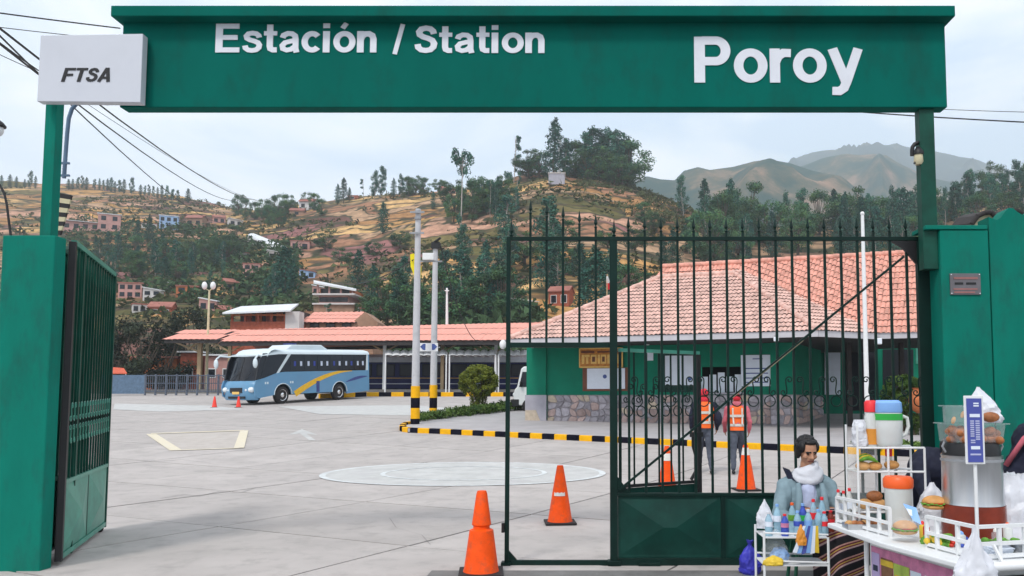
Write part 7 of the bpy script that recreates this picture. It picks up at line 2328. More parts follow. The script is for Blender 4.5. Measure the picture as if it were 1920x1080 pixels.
def roll(px, py, Y, rx, rz, m_, label, cat='bread', grp=None, nm='bread_roll', ry=None):
    p = P(px, py, Y)
    b = MB(); b.ell((0, 0, rz), (rx, ry or rx * .8, rz), 14, 9)
    o = b.build(nm, m_, smooth=180); o.location = p
    return tag(o, label, cat, grp)
g_ = 'bread on the display rack'
for px, py, m_, lb in ((1618, 882, 'bread', 'bread roll at the left of the upper rack shelf'), (1640, 882, 'bun', 'darker bread roll in the middle of the upper rack shelf'), (1672, 880, 'bun', 'brown bun at the right of the upper rack shelf')):
    roll(px, py, YR, .058, .034, m_, lb, grp=g_)
for px, py, m_, lb in ((1622, 955, 'bread', 'pale bread roll at the left of the lower rack shelf'), (1640, 940, 'pastry', 'brown roll lying on top of the pale ones'), (1648, 955, 'bread', 'pale bread roll at the right of the lower rack shelf')):
    roll(px, py, YR - .04, .062, .040, m_, lb, grp=g_)
bn = thing('bananas', 'bunch of yellow bananas on the bread of the upper rack shelf', 'fruit', P(1626, 866, YR))
for i in range(4):
    b = MB(); pts = [Vector((-.07 + .035 * k, -.03 + .022 * i, .03 * math.sin(k * .7 + .3) + .006 * i)) for k in range(5)]
    b.tube(pts, [.008, .016, .018, .015, .006], 7); b.build('banana', 'banana' if i % 2 else 'lettuce', bn, smooth=60)
# jugs on top of the rack
jg = thing('jug', 'big white plastic jug with blue lid and green band on top of the rack', 'jug', P(1666, 836, YR))
k_ = YR / F
b = MB(); b.lathe([(22 * k_, 0), (25 * k_, 6 * k_), (26 * k_, 58 * k_), (24 * k_, 62 * k_)], (0, 0, 0), 22); b.build('body', 'milky_plastic', jg, smooth=50)
b = MB(); b.lathe([(20 * k_, 4 * k_), (23 * k_, 50 * k_)], (0, 0, .004), 18); b.build('contents', 'paper_white', jg)
b = MB(); b.lathe([(26.4 * k_, 48 * k_), (26.4 * k_, 60 * k_)], (0, 0, 0), 22); b.build('band', 'green_plastic', jg, smooth=50)
b = MB(); b.lathe([(25 * k_, 62 * k_), (26 * k_, 66 * k_), (25 * k_, 80 * k_), (20 * k_, 85 * k_)], (0, 0, 0), 22); b.build('lid', 'lid_blue', jg, smooth=40)
b = MB(); b.tube([(25 * k_, 0, 56 * k_), (36 * k_, 0, 52 * k_), (38 * k_, 0, 36 * k_), (33 * k_, 0, 22 * k_), (25 * k_, 0, 18 * k_)], 3.4 * k_, 8); b.build('handle', 'milky_plastic', jg, smooth=60)
jr = thing('bottle', 'squeeze bottle with pink-red cap and orange sauce beside the big jug', 'bottle', P(1634, 837, YR + .02))
b = MB(); b.lathe([(11 * k_, 0), (12 * k_, 4 * k_), (12 * k_, 55 * k_), (9 * k_, 64 * k_)], (0, 0, 0), 16); b.build('body', 'milky_plastic', jr, smooth=50)
b = MB(); b.lathe([(12.4 * k_, 4 * k_), (12.4 * k_, 33 * k_)], (0, 0, 0), 16); b.build('sauce', 'juice_orange', jr, smooth=50)
b = MB(); b.lathe([(11 * k_, 64 * k_), (11.5 * k_, 82 * k_), (8 * k_, 86 * k_)], (0, 0, 0), 16); b.build('cap', 'lid_red', jr, smooth=50)
PROF = {'tied': [(0, .80), (.12, 1.0), (.4, 1.0), (.6, .82), (.75, .5), (.85, .2), (.9, .16), (1, .34)],
        'heap': [(0, .95), (.15, 1.0), (.45, .9), (.7, .68), (.9, .35), (1, .12)],
        'peak': [(0, .92), (.12, 1.0), (.35, .98), (.6, .72), (.8, .42), (.93, .24), (1, .07)],
        'hang': [(0, .80), (.08, 1.0), (.3, .92), (.55, .62), (.8, .30), (.95, .12), (1, .10)],
        'tall': [(0, .9), (.1, 1.0), (.5, .95), (.75, .85), (.9, .72), (1, .60)]}
def bag(name, px, py, Y, w, h, d, m_, label, seed, cat='bag', shape='heap', lean=0.0):
    """crumpled plastic bag: folds and facets over a soft outline"""
    b = MB(); n, m = 36, 22
    for i in range(m + 1):
        t_ = i / m; z = h * t_
        r_ = table(PROF[shape], t_)[0]
        for k in range(n):
            a = 2 * math.pi * k / n
            v = Vector((math.cos(a) * 1.6, math.sin(a) * 1.6, t_ * h / w * 2.4 + seed))
            f1 = noise.noise(v * 1.1); f2 = 1 - 2 * abs(noise.noise(v * 2.3 + Vector((7, 0, 0)))); f3 = 1 - 2 * abs(noise.noise(v * 4.6 + Vector((0, 9, 0))))
            q = r_ * (1 + .30 * f1 + .13 * (f2 - .5) + .07 * (f3 - .5))
            b.v.append(Vector((w / 2 * q * math.cos(a) + lean * t_ * w, d / 2 * q * math.sin(a), max(0, z + h * .07 * f1 * math.sin(math.pi * t_)) + (h * .06 * f2 if i == m else 0))))
    for i in range(m):
        for k in range(n): b.f.append([i * n + k, i * n + (k + 1) % n, (i + 1) * n + (k + 1) % n, (i + 1) * n + k]); b.m.append(0)
    b.f.append([k for k in reversed(range(n))]); b.m.append(0); b.f.append([m * n + k for k in range(n)]); b.m.append(0)
    ob = b.build(name, m_, smooth=32); ob.location = P(px, py, Y)
    return tag(ob, label, cat)
bag('plastic_bag', 1612, 836, YR, .12, .19, .1, 'bag_white', 'white crumpled bag on the left corner of the rack', 3, shape='tall')
# jar with the orange lid
jo = thing('jar', 'clear plastic jar with an orange-red lid in the gap of the cart rail', 'jar', P(1686, 982, 5.85))
k_ = 5.85 / F
b = MB(); b.lathe([(22 * k_, 0), (23 * k_, 4 * k_), (25 * k_, 66 * k_)], (0, 0, 0), 22); b.build('body', 'milky_plastic', jo, smooth=50)
b = MB(); b.lathe([(20 * k_, 3 * k_), (21 * k_, 24 * k_)], (0, 0, 0), 18); b.build('contents', 'bread', jo)
b = MB(); b.lathe([(26 * k_, 66 * k_), (27 * k_, 69 * k_), (27 * k_, 82 * k_), (23 * k_, 87 * k_)], (0, 0, 0), 22); b.build('lid', 'lid_orange', jo, smooth=40)
rb_ = thing('bottle', 'little bottle with a pink-red cap on the right half of the rack', 'bottle', P(1667, 880, YR + .05))
b = MB(); b.lathe([(.028, 0), (.03, .03), (.024, .1)], (0, 0, 0), 12); b.build('body', 'milky_plastic', rb_, smooth=50)
b = MB(); b.lathe([(.026, .1), (.028, .16), (.02, .175)], (0, 0, 0), 12); b.build('cap', 'lid_red', rb_, smooth=50)
def sandwich(px, py, Y, r_, label, wrap=False):
    s = thing('sandwich', label, 'sandwich', P(px, py, Y))
    b = MB(); b.ell((0, 0, r_ * .30), (r_, r_ * .9, r_ * .28), 16, 7, None, -.9, .6); b.build('lower_bun', 'bun', s, smooth=180)
    rs = random.Random(int(px))
    b = MB()
    for i in range(18):
        a = i / 18 * 6.28; p = Vector((math.cos(a) * r_ * .95, math.sin(a) * r_ * .85, r_ * (.52 + rs.uniform(-.06, .06))))
        b.ell(p, (r_ * .2, r_ * .2, r_ * .07), 6, 4)
    b.build('lettuce', 'lettuce', s)
    b = MB(); b.lathe([(r_ * .92, r_ * .56), (r_ * .94, r_ * .66)], (0, 0, 0), 16); b.build('filling', 'tomato', s)
    b = MB(); b.ell((0, 0, r_ * .66), (r_ * 1.02, r_ * .92, r_ * .58), 18, 8, None, -.08, 1.0); b.build('upper_bun', 'bun', s, smooth=180)
    if wrap:
        b = MB(); b.ell((0, 0, r_ * .6), (r_ * 1.12, r_ * 1.02, r_ * .85), 14, 8); b.build('wrapper', 'clear_plastic', s, smooth=180)
    return s
q = CP(u_of(1697), -.10, 0); sandwich(1697, 1003, q.y, .078, 'big stuffed sandwich wrapped in film on the ledge of the cart', True)
sandwich(1752, 956, 5.6, .080, 'stuffed round sandwich behind the rail, left of the steel urn')
cd = thing('price_card', 'blue and white card leaning behind the wrapped sandwich', 'card', P(1708, 985, 5.45))
b = MB(); b.prism([P(1693, 944, 5.5), P(1718, 952, 5.47), P(1728, 984, 5.4), P(1712, 976, 5.43)], (.002, .006, 0)); b.build('sheet', 'lid_blue', cd, world=True)
b = MB(); b.prism([P(1699, 953, 5.475), P(1714, 957, 5.465), P(1718, 970, 5.44), P(1706, 966, 5.45)], (.0005, .003, 0)); b.build('print', 'paper_white', cd, world=True)
# goods behind the front rails
g_ = 'fillings behind the cart rail'
for i, (px, py, m_, w, h_, lb) in enumerate(((1748, 992, 'banana', .05, .07, 'heap of yellow filling behind the rail'), (1772, 996, 'lettuce', .07, .07, 'heap of green lettuce behind the rail'), (1787, 998, 'tomato', .05, .045, 'heap of red tomato behind the rail'),
        (1808, 1002, 'label_blue', .05, .05, 'dark blue packet behind the rail'), (1852, 1004, 'lettuce', .06, .07, 'green salad behind the front rail'), (1893, 1000, 'lettuce', .05, .06, 'second heap of green salad at the right edge'))):
    Y = 5.25 if px < 1820 else 5.15
    p = P(px, py, Y); p.z = DZ
    rs = random.Random(i); b = MB()
    for k in range(9): b.ell((rs.gauss(0, w * .5), rs.gauss(0, w * .5), rs.uniform(.15, 1) * h_), (w * .45, w * .45, h_ * .3), 7, 5)
    o = b.build('filling_heap', m_, smooth=180); o.location = p; tag(o, lb, 'food', g_)
for px, lb in ((1876, 'steel bowl behind the front rail, below the green salad'), (1912, 'steel bowl at the right edge behind the front rail')):
    p = P(px, 1012, 5.0); p.z = DZ
    b = MB(); b.lathe([(.03, 0), (.055, .02), (.062, .07), (.058, .07), (.05, .025), (.01, .012)], (0, 0, 0), 16); o = b.build('bowl', 'steel', smooth=50); o.location = p; tag(o, lb, 'bowl')
# small things crowded behind the rail
def on_deck(px, Y): 
    p = P(px, 960, Y); p.z = DZ
    return p
tr_ = thing('bread_tray', 'shallow steel tray of brown rolls behind the left rail', 'tray', on_deck(1622, 5.98))
b = MB(); b.bb((-.15, -.07, 0), (.15, .07, .008))
for a_, c_ in (((-.15, -.07, .008), (.15, -.062, .04)), ((-.15, .062, .008), (.15, .07, .04)), ((-.15, -.062, .008), (-.142, .062, .04)), ((.142, -.062, .008), (.15, .062, .04))): b.bb(a_, c_)
b.build('pan', 'steel', tr_)
rs = random.Random(9)
for i in range(7):
    q = MB(); q.ell((-.12 + .04 * i, rs.uniform(-.03, .03), .035), (.034, .028, .026), 10, 7); q.build('roll', 'pastry' if i % 3 else 'bread', tr_, smooth=180)
for px, Y, h, rad, m_, cm, lb in ((1736, 5.45, .13, .022, 'tomato', 'cone_white', 'thin red sauce bottle behind the rail beside the round sandwich'), (1729, 5.55, .12, .022, 'banana', 'lid_red', 'thin mustard bottle beside the red sauce bottle'),
        (1800, 5.25, .10, .03, 'milky_plastic', 'lid_blue', 'small white tub with blue lid behind the rail'), (1866, 5.3, .11, .028, 'clear_plastic', 'cone_white', 'small clear glass with white lid in front of the tall white bag'),
        (1888, 5.35, .14, .03, 'milky_plastic', 'lid_orange', 'white squeeze bottle with orange cap by the tall white bag')):
    r_ = thing('condiment_bottle', lb, 'bottle', on_deck(px, Y))
    b = MB(); b.lathe([(rad * .92, 0), (rad, .01), (rad, h * .7), (rad * .6, h * .8)], (0, 0, 0), 14); b.build('body', m_, r_, smooth=50)
    b = MB(); b.lathe([(rad * .62, h * .79), (rad * .55, h * .92), (rad * .2, h)], (0, 0, 0), 12); b.build('cap', cm, r_, smooth=50)
np_ = thing('napkins', 'stack of white paper napkins at the front corner of the cart', 'napkins', CP(.12, .25, DZ))
for i in range(5):
    b = MB(); b.box((rs.uniform(-.006, .006), rs.uniform(-.006, .006), .006 + .010 * i), (.13, .13, .008), Matrix.Rotation(rs.uniform(-.15, .15), 3, 'Z')); b.build('napkin', 'paper_white', np_)
bag('plastic_bag', 1768, 945, 6.1, .16, .20, .14, 'clear_plastic', 'small clear bag tucked against the urn', 61).location.z = DZ
bag('produce_bag', 1741, 1010, 5.35, .10, .07, .08, 'lettuce', 'tiny green bag of herbs at the end of the front rail', 67).location.z = DZ

# ---- steel urn and the boxes on it
YU = 5.55; k_ = YU / F
p = P(1825, 960, YU); p.z = DZ
ur = thing('steel_urn', 'big steel drink urn with a dark lid and red-brown base on the cart', 'urn', p)
zt_ = P(1825, 853, YU).z - DZ; zr_ = P(1825, 944, YU).z - DZ
b = MB(); b.lathe([(54 * k_, zr_), (53 * k_, zr_ + .02), (52 * k_, zt_ - .02), (53 * k_, zt_)], (0, 0, 0), 36); b.build('drum', 'steel', ur, smooth=40)
b = MB(); b.lathe([(55 * k_, 0), (55.5 * k_, zr_ * .5), (55 * k_, zr_ - .002)], (0, 0, 0), 36); b.build('base', 'juice_brown', ur, smooth=40)
b = MB(); b.lathe([(54 * k_, zt_ - .04), (54 * k_, zt_ - .025)], (0, 0, 0), 36); b.build('hoop', 'grey_metal', ur, smooth=40)
b = MB(); b.lathe([(50 * k_, zt_ + .001), (49 * k_, zt_ + .06), (46 * k_, zt_ + .085)], (0, 0, 0), 30); b.build('lid', 'black', ur, smooth=40)
for sx in (-1, 1):
    b = MB(); b.tube([(sx * 50 * k_, -.02, zt_ + .02), (sx * 56 * k_, -.02, zt_ + .06), (sx * 52 * k_, -.02, zt_ + .09)], .008, 6); b.build('handle', 'grey_metal', ur)
z1 = DZ + zt_ + .087
def clam(px, w, d, h, z, m_in, label, nin, Y=YU):
    p = P(px, 800, Y); p.z = z
    r = thing('food_box', label, 'food box', p)
    b = MB()
    b.prism([(-w / 2 * .9, -d / 2 * .9, 0), (w / 2 * .9, -d / 2 * .9, 0), (w / 2, -d / 2, h), (-w / 2, -d / 2, h)], (0, d, 0)); b.build('box', 'clear_plastic', r, bevel=.008)
    b = MB(); b.bb((-w / 2 - .018, -d / 2 - .018, h), (w / 2 + .018, d / 2 + .018, h + .008)); b.build('lid', 'clear_plastic', r)
    rs = random.Random(px)
    for i in range(nin):
        b = MB(); b.ell((rs.uniform(-.40, .40) * w, rs.uniform(-.40, .2) * d, rs.uniform(.15, .75) * h), (w * .11, w * .10, h * .24), 9, 6, Matrix.Rotation(rs.uniform(-.5, .5), 3, 'Y')); b.build('pastry', m_in, r, smooth=180)
    return r
clam(1820, 96 * k_, .26, 34 * k_, z1, 'pastry', 'clear box full of brown pastries on the lid of the urn', 46)
z2 = z1 + 34 * k_ + .009
clam(1795, 36 * k_, .16, 30 * k_, z2, 'bread', 'small clear clamshell on top of the pastry box, left side', 3)
ob = bag('bread_bag', 1844, 795, YU, .24, .235, .2, 'bag_white', 'white peaked bag of bread on top of the pastry box', 12, shape='peak', lean=-.12); ob.location.z = z2
roll(1857, 790, YU - .1, .06, .035, 'pastry', 'brown bun showing at the right side of the white peaked bag').location.z = z2 + .005
# pole with the blue sign
YQ = CP(0, -.01, 0).y - .02
sgp = thing('menu_sign', 'narrow blue vertical menu sign on a white pole at the corner of the cart', 'sign', Vector((P(1828, 900, YQ).x, YQ, DZ)))
b = MB(); b.tube([(P(1829, 900, YQ).x, YQ, DZ - .25), (P(1826, 800, YQ).x, YQ, P(1826, 745, YQ).z)], .011, 8); b.build('pole', 'white_paint', sgp, world=True, smooth=60)
a, c = P(1808, 870, YQ), P(1840, 742, YQ)
b = MB(); b.bb((a.x, YQ - .022, a.z), (c.x, YQ - .013, c.z)); b.build('frame', 'white_paint', sgp, world=True, bevel=.003)
a, c = P(1812, 866, YQ), P(1836, 747, YQ)
b = MB(); b.bb((a.x, YQ - .026, a.z), (c.x, YQ - .0215, c.z)); b.build('face', 'sign_blue', sgp, world=True)
mat('sign_print', (0.45, 0.47, 0.66), .5)
for y0, y1, q0, q1, m_ in ((755, 764, .45, .8, 'paper_white'), (776, 782, .18, .85, 'paper_white'), (788, 820, .2, .45, 'sign_print'), (788, 826, .55, .82, 'sign_print'), (824, 832, .2, .5, 'sign_print'), (836, 842, .2, .8, 'paper_white'), (850, 853, .15, .85, 'sign_print')):
    n = max(1, int((y1 - y0) / 4))
    for i in range(n):
        yy0 = lerp(y0, y1, i / n); yy1 = lerp(y0, y1, (i + .6) / n) if n > 1 else y1
        b = MB(); b.bb((lerp(a.x, c.x, q0), YQ - .0275, P(0, yy1, YQ).z), (lerp(a.x, c.x, q1), YQ - .0258, P(0, yy0, YQ).z)); b.build('print_line', m_, sgp, world=True)
# white bags
ob = bag('carrier_bag', 1830, 1088, YQ - .1, .24, .36, .14, 'bag_white', 'white carrier bag tied to the pole at the corner of the cart', 21, shape='hang')
ob.location.z = P(1830, 1112, YQ - .1).z
bag('plastic_bag', 1749, 955, 6.0, .24, .32, .2, 'bag_white', 'white crumpled bag behind the round sandwich', 33).location.z = DZ
bag('plastic_bag', 1902, 990, 5.6, .26, .42, .2, 'bag_white', 'tall white bag right of the steel urn', 37, shape='tall').location.z = DZ
bag('sack', 1407, 1078, 7.25, .19, .30, .19, 'bag_blue', 'blue-purple tied bag on the ground against the gate', 45, shape='tied').location = G(1407, 1077)
bag('plastic_bag', 1434, 990, 6.52, .13, .22, .10, 'bag_white', 'white bag standing behind the leftmost bottle on the stand', 71, shape='peak')

# ---- the vendor
def vendor():
    Y = 7.0
    hd = P(1512, 846, Y)
    r = thing('person', 'vendor in a grey-blue jacket and white scarf sitting behind her water bottles', 'person', (hd.x, Y, 0))
    hz = hd.z
    s0 = hz - .27          # shoulder line
    sx = .180
    pr = [('e', (0, .05, .58), (.19, .16, .15), None, 'cloth_navy'), ('c', (.02, .05, .62), (0, .02, s0 - .17), .185, .165, 'cloth_jacket'), ('e', (0, .02, s0 - .14), (.20, .13, .18), None, 'cloth_jacket'),
          ('c', (-.13, .02, s0 - .03), (.13, .02, s0 - .03), .07, .07, 'cloth_jacket'), ('c', (-.05, .03, s0 + .05), (-.16, .02, s0 - .02), .06, .068, 'cloth_jacket'), ('c', (.05, .03, s0 + .05), (.16, .02, s0 - .02), .06, .068, 'cloth_jacket'), ('c', (0, .02, s0), (0, -.005, hz - .10), .06, .055, 'skin'),
          ('e', (-.015, -.075, s0 - .17), (.085, .075, .20), None, 'cloth_lilac'),
          ('c', (-.09, -.0, .55), (.22, -.28, .54), .10, .085, 'cloth_navy'), ('c', (.10, .02, .55), (.40, -.14, .54), .10, .085, 'cloth_navy'),
          ('c', (.22, -.28, .50), (.20, -.26, .10), .075, .05, 'cloth_navy'), ('c', (.40, -.14, .50), (.40, -.14, .10), .075, .05, 'cloth_navy'),
          ('c', (.20, -.24, .045), (.23, -.40, .04), .045, .038, 'shoe_black'), ('c', (.40, -.12, .045), (.45, -.27, .04), .045, .038, 'shoe_black')]
    for k, el, w_ in ((-1, (-.265, -.09, s0 - .27), (-.13, -.30, s0 - .33)), (1, (.27, -.07, s0 - .26), (.07, -.30, s0 - .30))):
        sh = (k * sx, .02, s0 - .03)
        pr += [('c', sh, el, .068, .058, 'cloth_jacket'), ('c', el, w_, .056, .045, 'cloth_jacket')]
        pr += hand_prims(w_, (-k * .6, -.7, -.1), (0, -.3, 1) if k > 0 else (0, .3, -1), (k, 0, .3), 'skin', 1.0)
    hp, rot = head_prims((0, -.02, hz), math.pi + R(12), R(-14), 'skin', 1.0)
    pr += hp
    human('body', pr, .0075, r, ['cloth_navy', 'cloth_jacket', 'skin', 'cloth_lilac', 'shoe_black', 'hair_black', 'eye_dark', 'lips'])
    C = Vector((0, -.02, hz))
    def q(x, y, z): return C + rot @ Vector((x, y, z))
    b = MB()
    b.ell(q(0, -.022, .045), (.086, .095, .088), 20, 10, rot)
    for k in (-1, 1):
        b.ell(q(k * .066, .022, .045), (.026, .048, .05), 10, 8, rot); b.ell(q(k * .072, -.02, .0), (.022, .05, .07), 10, 8, rot)
    b.ell(q(.0, .052, .094), (.055, .035, .022), 12, 6, rot)
    hrs = random.Random(2)
    for _ in range(46):
        a = hrs.uniform(0, 6.28); u = hrs.uniform(.0, 1); w_ = math.sqrt(1 - u * u)
        y_ = math.sin(a) * w_ * .095 - .022
        if y_ > .035 and u < .55: continue
        b.ell(q(math.cos(a) * w_ * .086, y_, .045 + u * .088), (.016, .03, .012), 7, 5, rot @ Matrix.Rotation(a, 3, 'Z'))
    h = b.build('hair', 'hair_black', None, smooth=180)
    md = h.modifiers.new('r', 'REMESH'); md.mode = 'VOXEL'; md.voxel_size = .006; md.use_smooth_shade = True
    sm = h.modifiers.new('s', 'SMOOTH'); sm.iterations = 2
    h.parent = r
    # scarf: a soft cowl lying in folds round the neck and over the chest
    b = MB(); n, m = 40, 12
    for jx in range(m + 1):
        t_ = jx / m
        for k in range(n):
            a = 2 * math.pi * k / n; fr_o = max(0, -math.sin(a))
            rr = lerp(.072, .128, t_ ** 1.1) + .016 * math.sin(math.pi * t_)
            fold = .006 * math.sin(t_ * 12 + 2.2 * math.sin(a + .5)) + .012 * noise.noise(Vector((math.cos(a) * 2, math.sin(a) * 2, t_ * 5)))
            b.v.append(Vector(((rr + fold) * math.cos(a) * 1.08, (rr + fold) * math.sin(a) * .9 - .012, hz - .110 - .105 * t_ - .065 * fr_o * t_ ** 1.4 + .03 * math.cos(a) * (1 - t_))))
    for jx in range(m):
        for k in range(n): b.f.append([jx * n + k, (jx + 1) * n + k, (jx + 1) * n + (k + 1) % n, jx * n + (k + 1) % n]); b.m.append(0)
    sc_o = b.build('scarf', 'cloth_white', r, smooth=180)
    md = sc_o.modifiers.new('thickness', 'SOLIDIFY'); md.thickness = .012
    # open jacket edges and lapels
    for k in (-1, 1):
        b = MB(); b.tube([(k * .10, -.09, s0 - .0), (k * .105, -.140, s0 - .10), (k * .12, -.165, s0 - .25), (k * .14, -.155, s0 - .42)], [.022, .03, .03, .025], 8); b.build('jacket_edge', 'cloth_jacket', r, smooth=180)
    b = MB(); b.prism([(-.17, -.02, s0 + .03), (-.11, -.06, s0 + .02), (-.16, -.02, s0 + .11), (-.21, .0, s0 + .13)], (.015, .04, 0)); b.build('collar', 'cloth_navy', r)
    # printed front of the pullover
    b = MB(); b.ell((-.05, -.145, s0 - .26), (.05, .02, .05), 12, 7); b.build('print', 'pastry', r, smooth=180)
    # woven skirt over the knees, falling to the ground
    nu, nv = 26, 24
    me = MB(); uvs = []
    for j in range(nv + 1):
        t_ = j / nv
        for i in range(nu + 1):
            a = i / nu
            # from the lap (a=0) over the knees to the hem (a=1), t across the lap
            if a < .45:
                f = a / .45; base = Vector((-.08 + .44 * f, lerp(-.10, -.36, t_) + .14 * f * (1 - t_), .675 - .02 * f + .02 * math.sin(t_ * 9)))
            else:
                f = (a - .45) / .55; base = Vector((.36 + .19 * math.sin(min(1, f * 1.6) * 1.57) * (1 - .0 * f) + .02 * math.sin(t_ * 14), lerp(-.10, -.36, t_) + .14 * (1 - t_) - .03 * f, lerp(.655, .05, f ** 1.25)))
            fold = .016 * math.sin(t_ * 20 + a * 3) * (0.3 + a)
            me.v.append(base + Vector((fold, fold * .5, 0)))
            uvs.append((t_ * 5 + a * 1.2 + .10 * math.sin(a * 4), a))
    w_ = nu + 1
    for j in range(nv):
        for i in range(nu): me.f.append([j * w_ + i, j * w_ + i + 1, (j + 1) * w_ + i + 1, (j + 1) * w_ + i]); me.m.append(0)
    # front fall of the skirt, below the near knee
    o = len(me.v); nf = 16
    for j in range(nf + 1):
        f = j / nf
        for i in range(nu + 1):
            a = i / nu
            top = me.v[nv * w_ + i]
            z = lerp(top.z, .05, f) if a < .45 else lerp(top.z, top.z - .01, f)
            me.v.append(Vector((top.x + .02 * f * math.sin(a * 17), top.y - .055 * math.sin(f * 1.57) - .02 * math.sin(a * 22) * f, z)))
            uvs.append((5 + f * 4.0 + a * (1.2 + 4.5 * f) + .1 * math.sin(a * 4), a))
    for j in range(nf):
        for i in range(nu): me.f.append([o + j * w_ + i, o + j * w_ + i + 1, o + (j + 1) * w_ + i + 1, o + (j + 1) * w_ + i]); me.m.append(0)
    sk = me.build('woven_skirt', 'woven_stripes', r, smooth=180)
    ul = sk.data.uv_layers.new(name='weave')
    for lp_ in sk.data.loops: ul.data[lp_.index].uv = uvs[lp_.vertex_index]
    so = sk.modifiers.new('thickness', 'SOLIDIFY'); so.thickness = .008
vendor()
so = thing('stool', 'low dark green stool under the vendor', 'stool', (P(1512, 900, 7.0).x, 7.06, 0))
b = MB(); b.lathe([(.17, .40), (.18, .41), (.18, .44), (.16, .45)], (0, 0, 0), 20); b.build('seat', 'stool_green', so, smooth=40)
for a in (45, 135, 225, 315):
    b = MB(); b.tube([(.13 * math.cos(R(a)), .13 * math.sin(R(a)), .40), (.19 * math.cos(R(a)), .19 * math.sin(R(a)), 0)], .016, 6); b.build('leg', 'stool_green', so)
# ---- bottle stand in front of her
YB_ = 6.45
bs = thing('bottle_stand', 'small white wire stand crowded with water bottles, left of the cart', 'stand', Vector((P(1490, 1000, YB_).x, YB_, 0)))
xa, xb = P(1424, 980, YB_).x, P(1541, 980, YB_).x
zs_ = P(1490, 1001, YB_).z; zl_ = P(1490, 1052, YB_).z
for x in (xa, xb):
    for y in (YB_ - .16, YB_ + .16):
        b = MB(); b.tube([(x, y, 0), (x, y, zs_ + (.05 if x == xa else .0))], .010, 6); b.build('leg', 'white_paint', bs, world=True)
for z in (zs_, zl_):
    b = MB(); b.bb((xa, YB_ - .16, z - .008), (xb, YB_ + .16, z)); b.build('shelf', 'white_paint', bs, world=True)
    for y in (YB_ - .165, YB_ + .165):
        b = MB(); b.tube([(xa, y, z + .035), (xb, y, z + .02)], .007, 6); b.build('rim_wire', 'white_paint', bs, world=True)
def bottle(px, Y, h, rad, cap, body, lab, label, z=None, grp='bottles on the white stand'):
    p = P(px, 900, Y); p.z = zs_ if z is None else z
    r = thing('bottle', label, 'bottle', p, trs.uniform(0, 6), grp)
    b = MB(); b.lathe([(rad * .9, 0), (rad, .01), (rad, h * .3), (rad * .93, h * .36), (rad, h * .42), (rad, h * .62), (rad * .7, h * .78), (rad * .38, h * .88), (rad * .38, h * .93)], (0, 0, 0), 14); b.build('body', body, r, smooth=50)
    b = MB(); b.lathe([(rad * 1.02, h * .40), (rad * 1.02, h * .60)], (0, 0, 0), 14); b.build('label', lab, r, smooth=50)
    b = MB(); b.lathe([(rad * .46, h * .92), (rad * .46, h), (rad * .3, h * 1.01)], (0, 0, 0), 12); b.build('cap', cap, r, smooth=50)
sp_ = [(1440, 6.36, .22, 'bag_white', 'water_blue', 'paper_white', 'clear bottle with white cap, leftmost on the stand'),
       (1456, 6.50, .27, 'lid_blue', 'water_blue', 'paper_white', 'clear bottle with blue cap, second from the left'),
       (1470, 6.36, .20, 'lid_red', 'label_blue', 'poster_pink', 'small dark blue bottle with a red cap'),
       (1484, 6.52, .28, 'lid_orange', 'water_blue', 'lettuce', 'pale bottle with orange cap and green label'),
       (1494, 6.36, .23, 'lid_blue', 'water_blue', 'label_blue', 'clear bottle with blue label in the front row'),
       (1504, 6.54, .27, 'lid_blue', 'label_blue', 'green_plastic', 'dark blue bottle in the back row with green label'),
       (1514, 6.37, .24, 'bag_white', 'water_blue', 'lid_blue', 'pale blue bottle with white cap in the front row'),
       (1524, 6.54, .31, 'lid_red', 'water_blue', 'lid_red', 'tall bottle with red label in the back row'),
       (1533, 6.38, .24, 'lid_blue', 'water_blue', 'water_blue', 'pale blue bottle without label, right of the white-capped one'),
       (1540, 6.54, .33, 'lid_red', 'water_blue', 'water_blue', 'tallest pale bottle with red cap at the right of the stand'),
       (1544, 6.38, .22, 'lid_red', 'water_blue', 'lid_red', 'bottle with red cap and red label at the right front'),
       (1556, 6.56, .20, 'lid_red', 'juice_brown', 'lid_red', 'dark cola bottle with red label beside the cart')]
for px, Y, h, cap, body, lab, lb in sp_: bottle(px, Y, h * .84, .031, cap, body, lab, lb)
for px, h, c_, lb in ((1571, .13, 'lid_red', 'little white bottle with red cap on the end of the cart'), (1581, .12, 'lid_red', 'second little white bottle with red cap near the rack'), (1592, .14, 'lid_red', 'little bottle with red cap touching the rack')):
    bottle(px, 6.28, h + .12, .026, c_, 'milky_plastic', 'paper_white', lb, DZ, 'little bottles at the end of the cart')
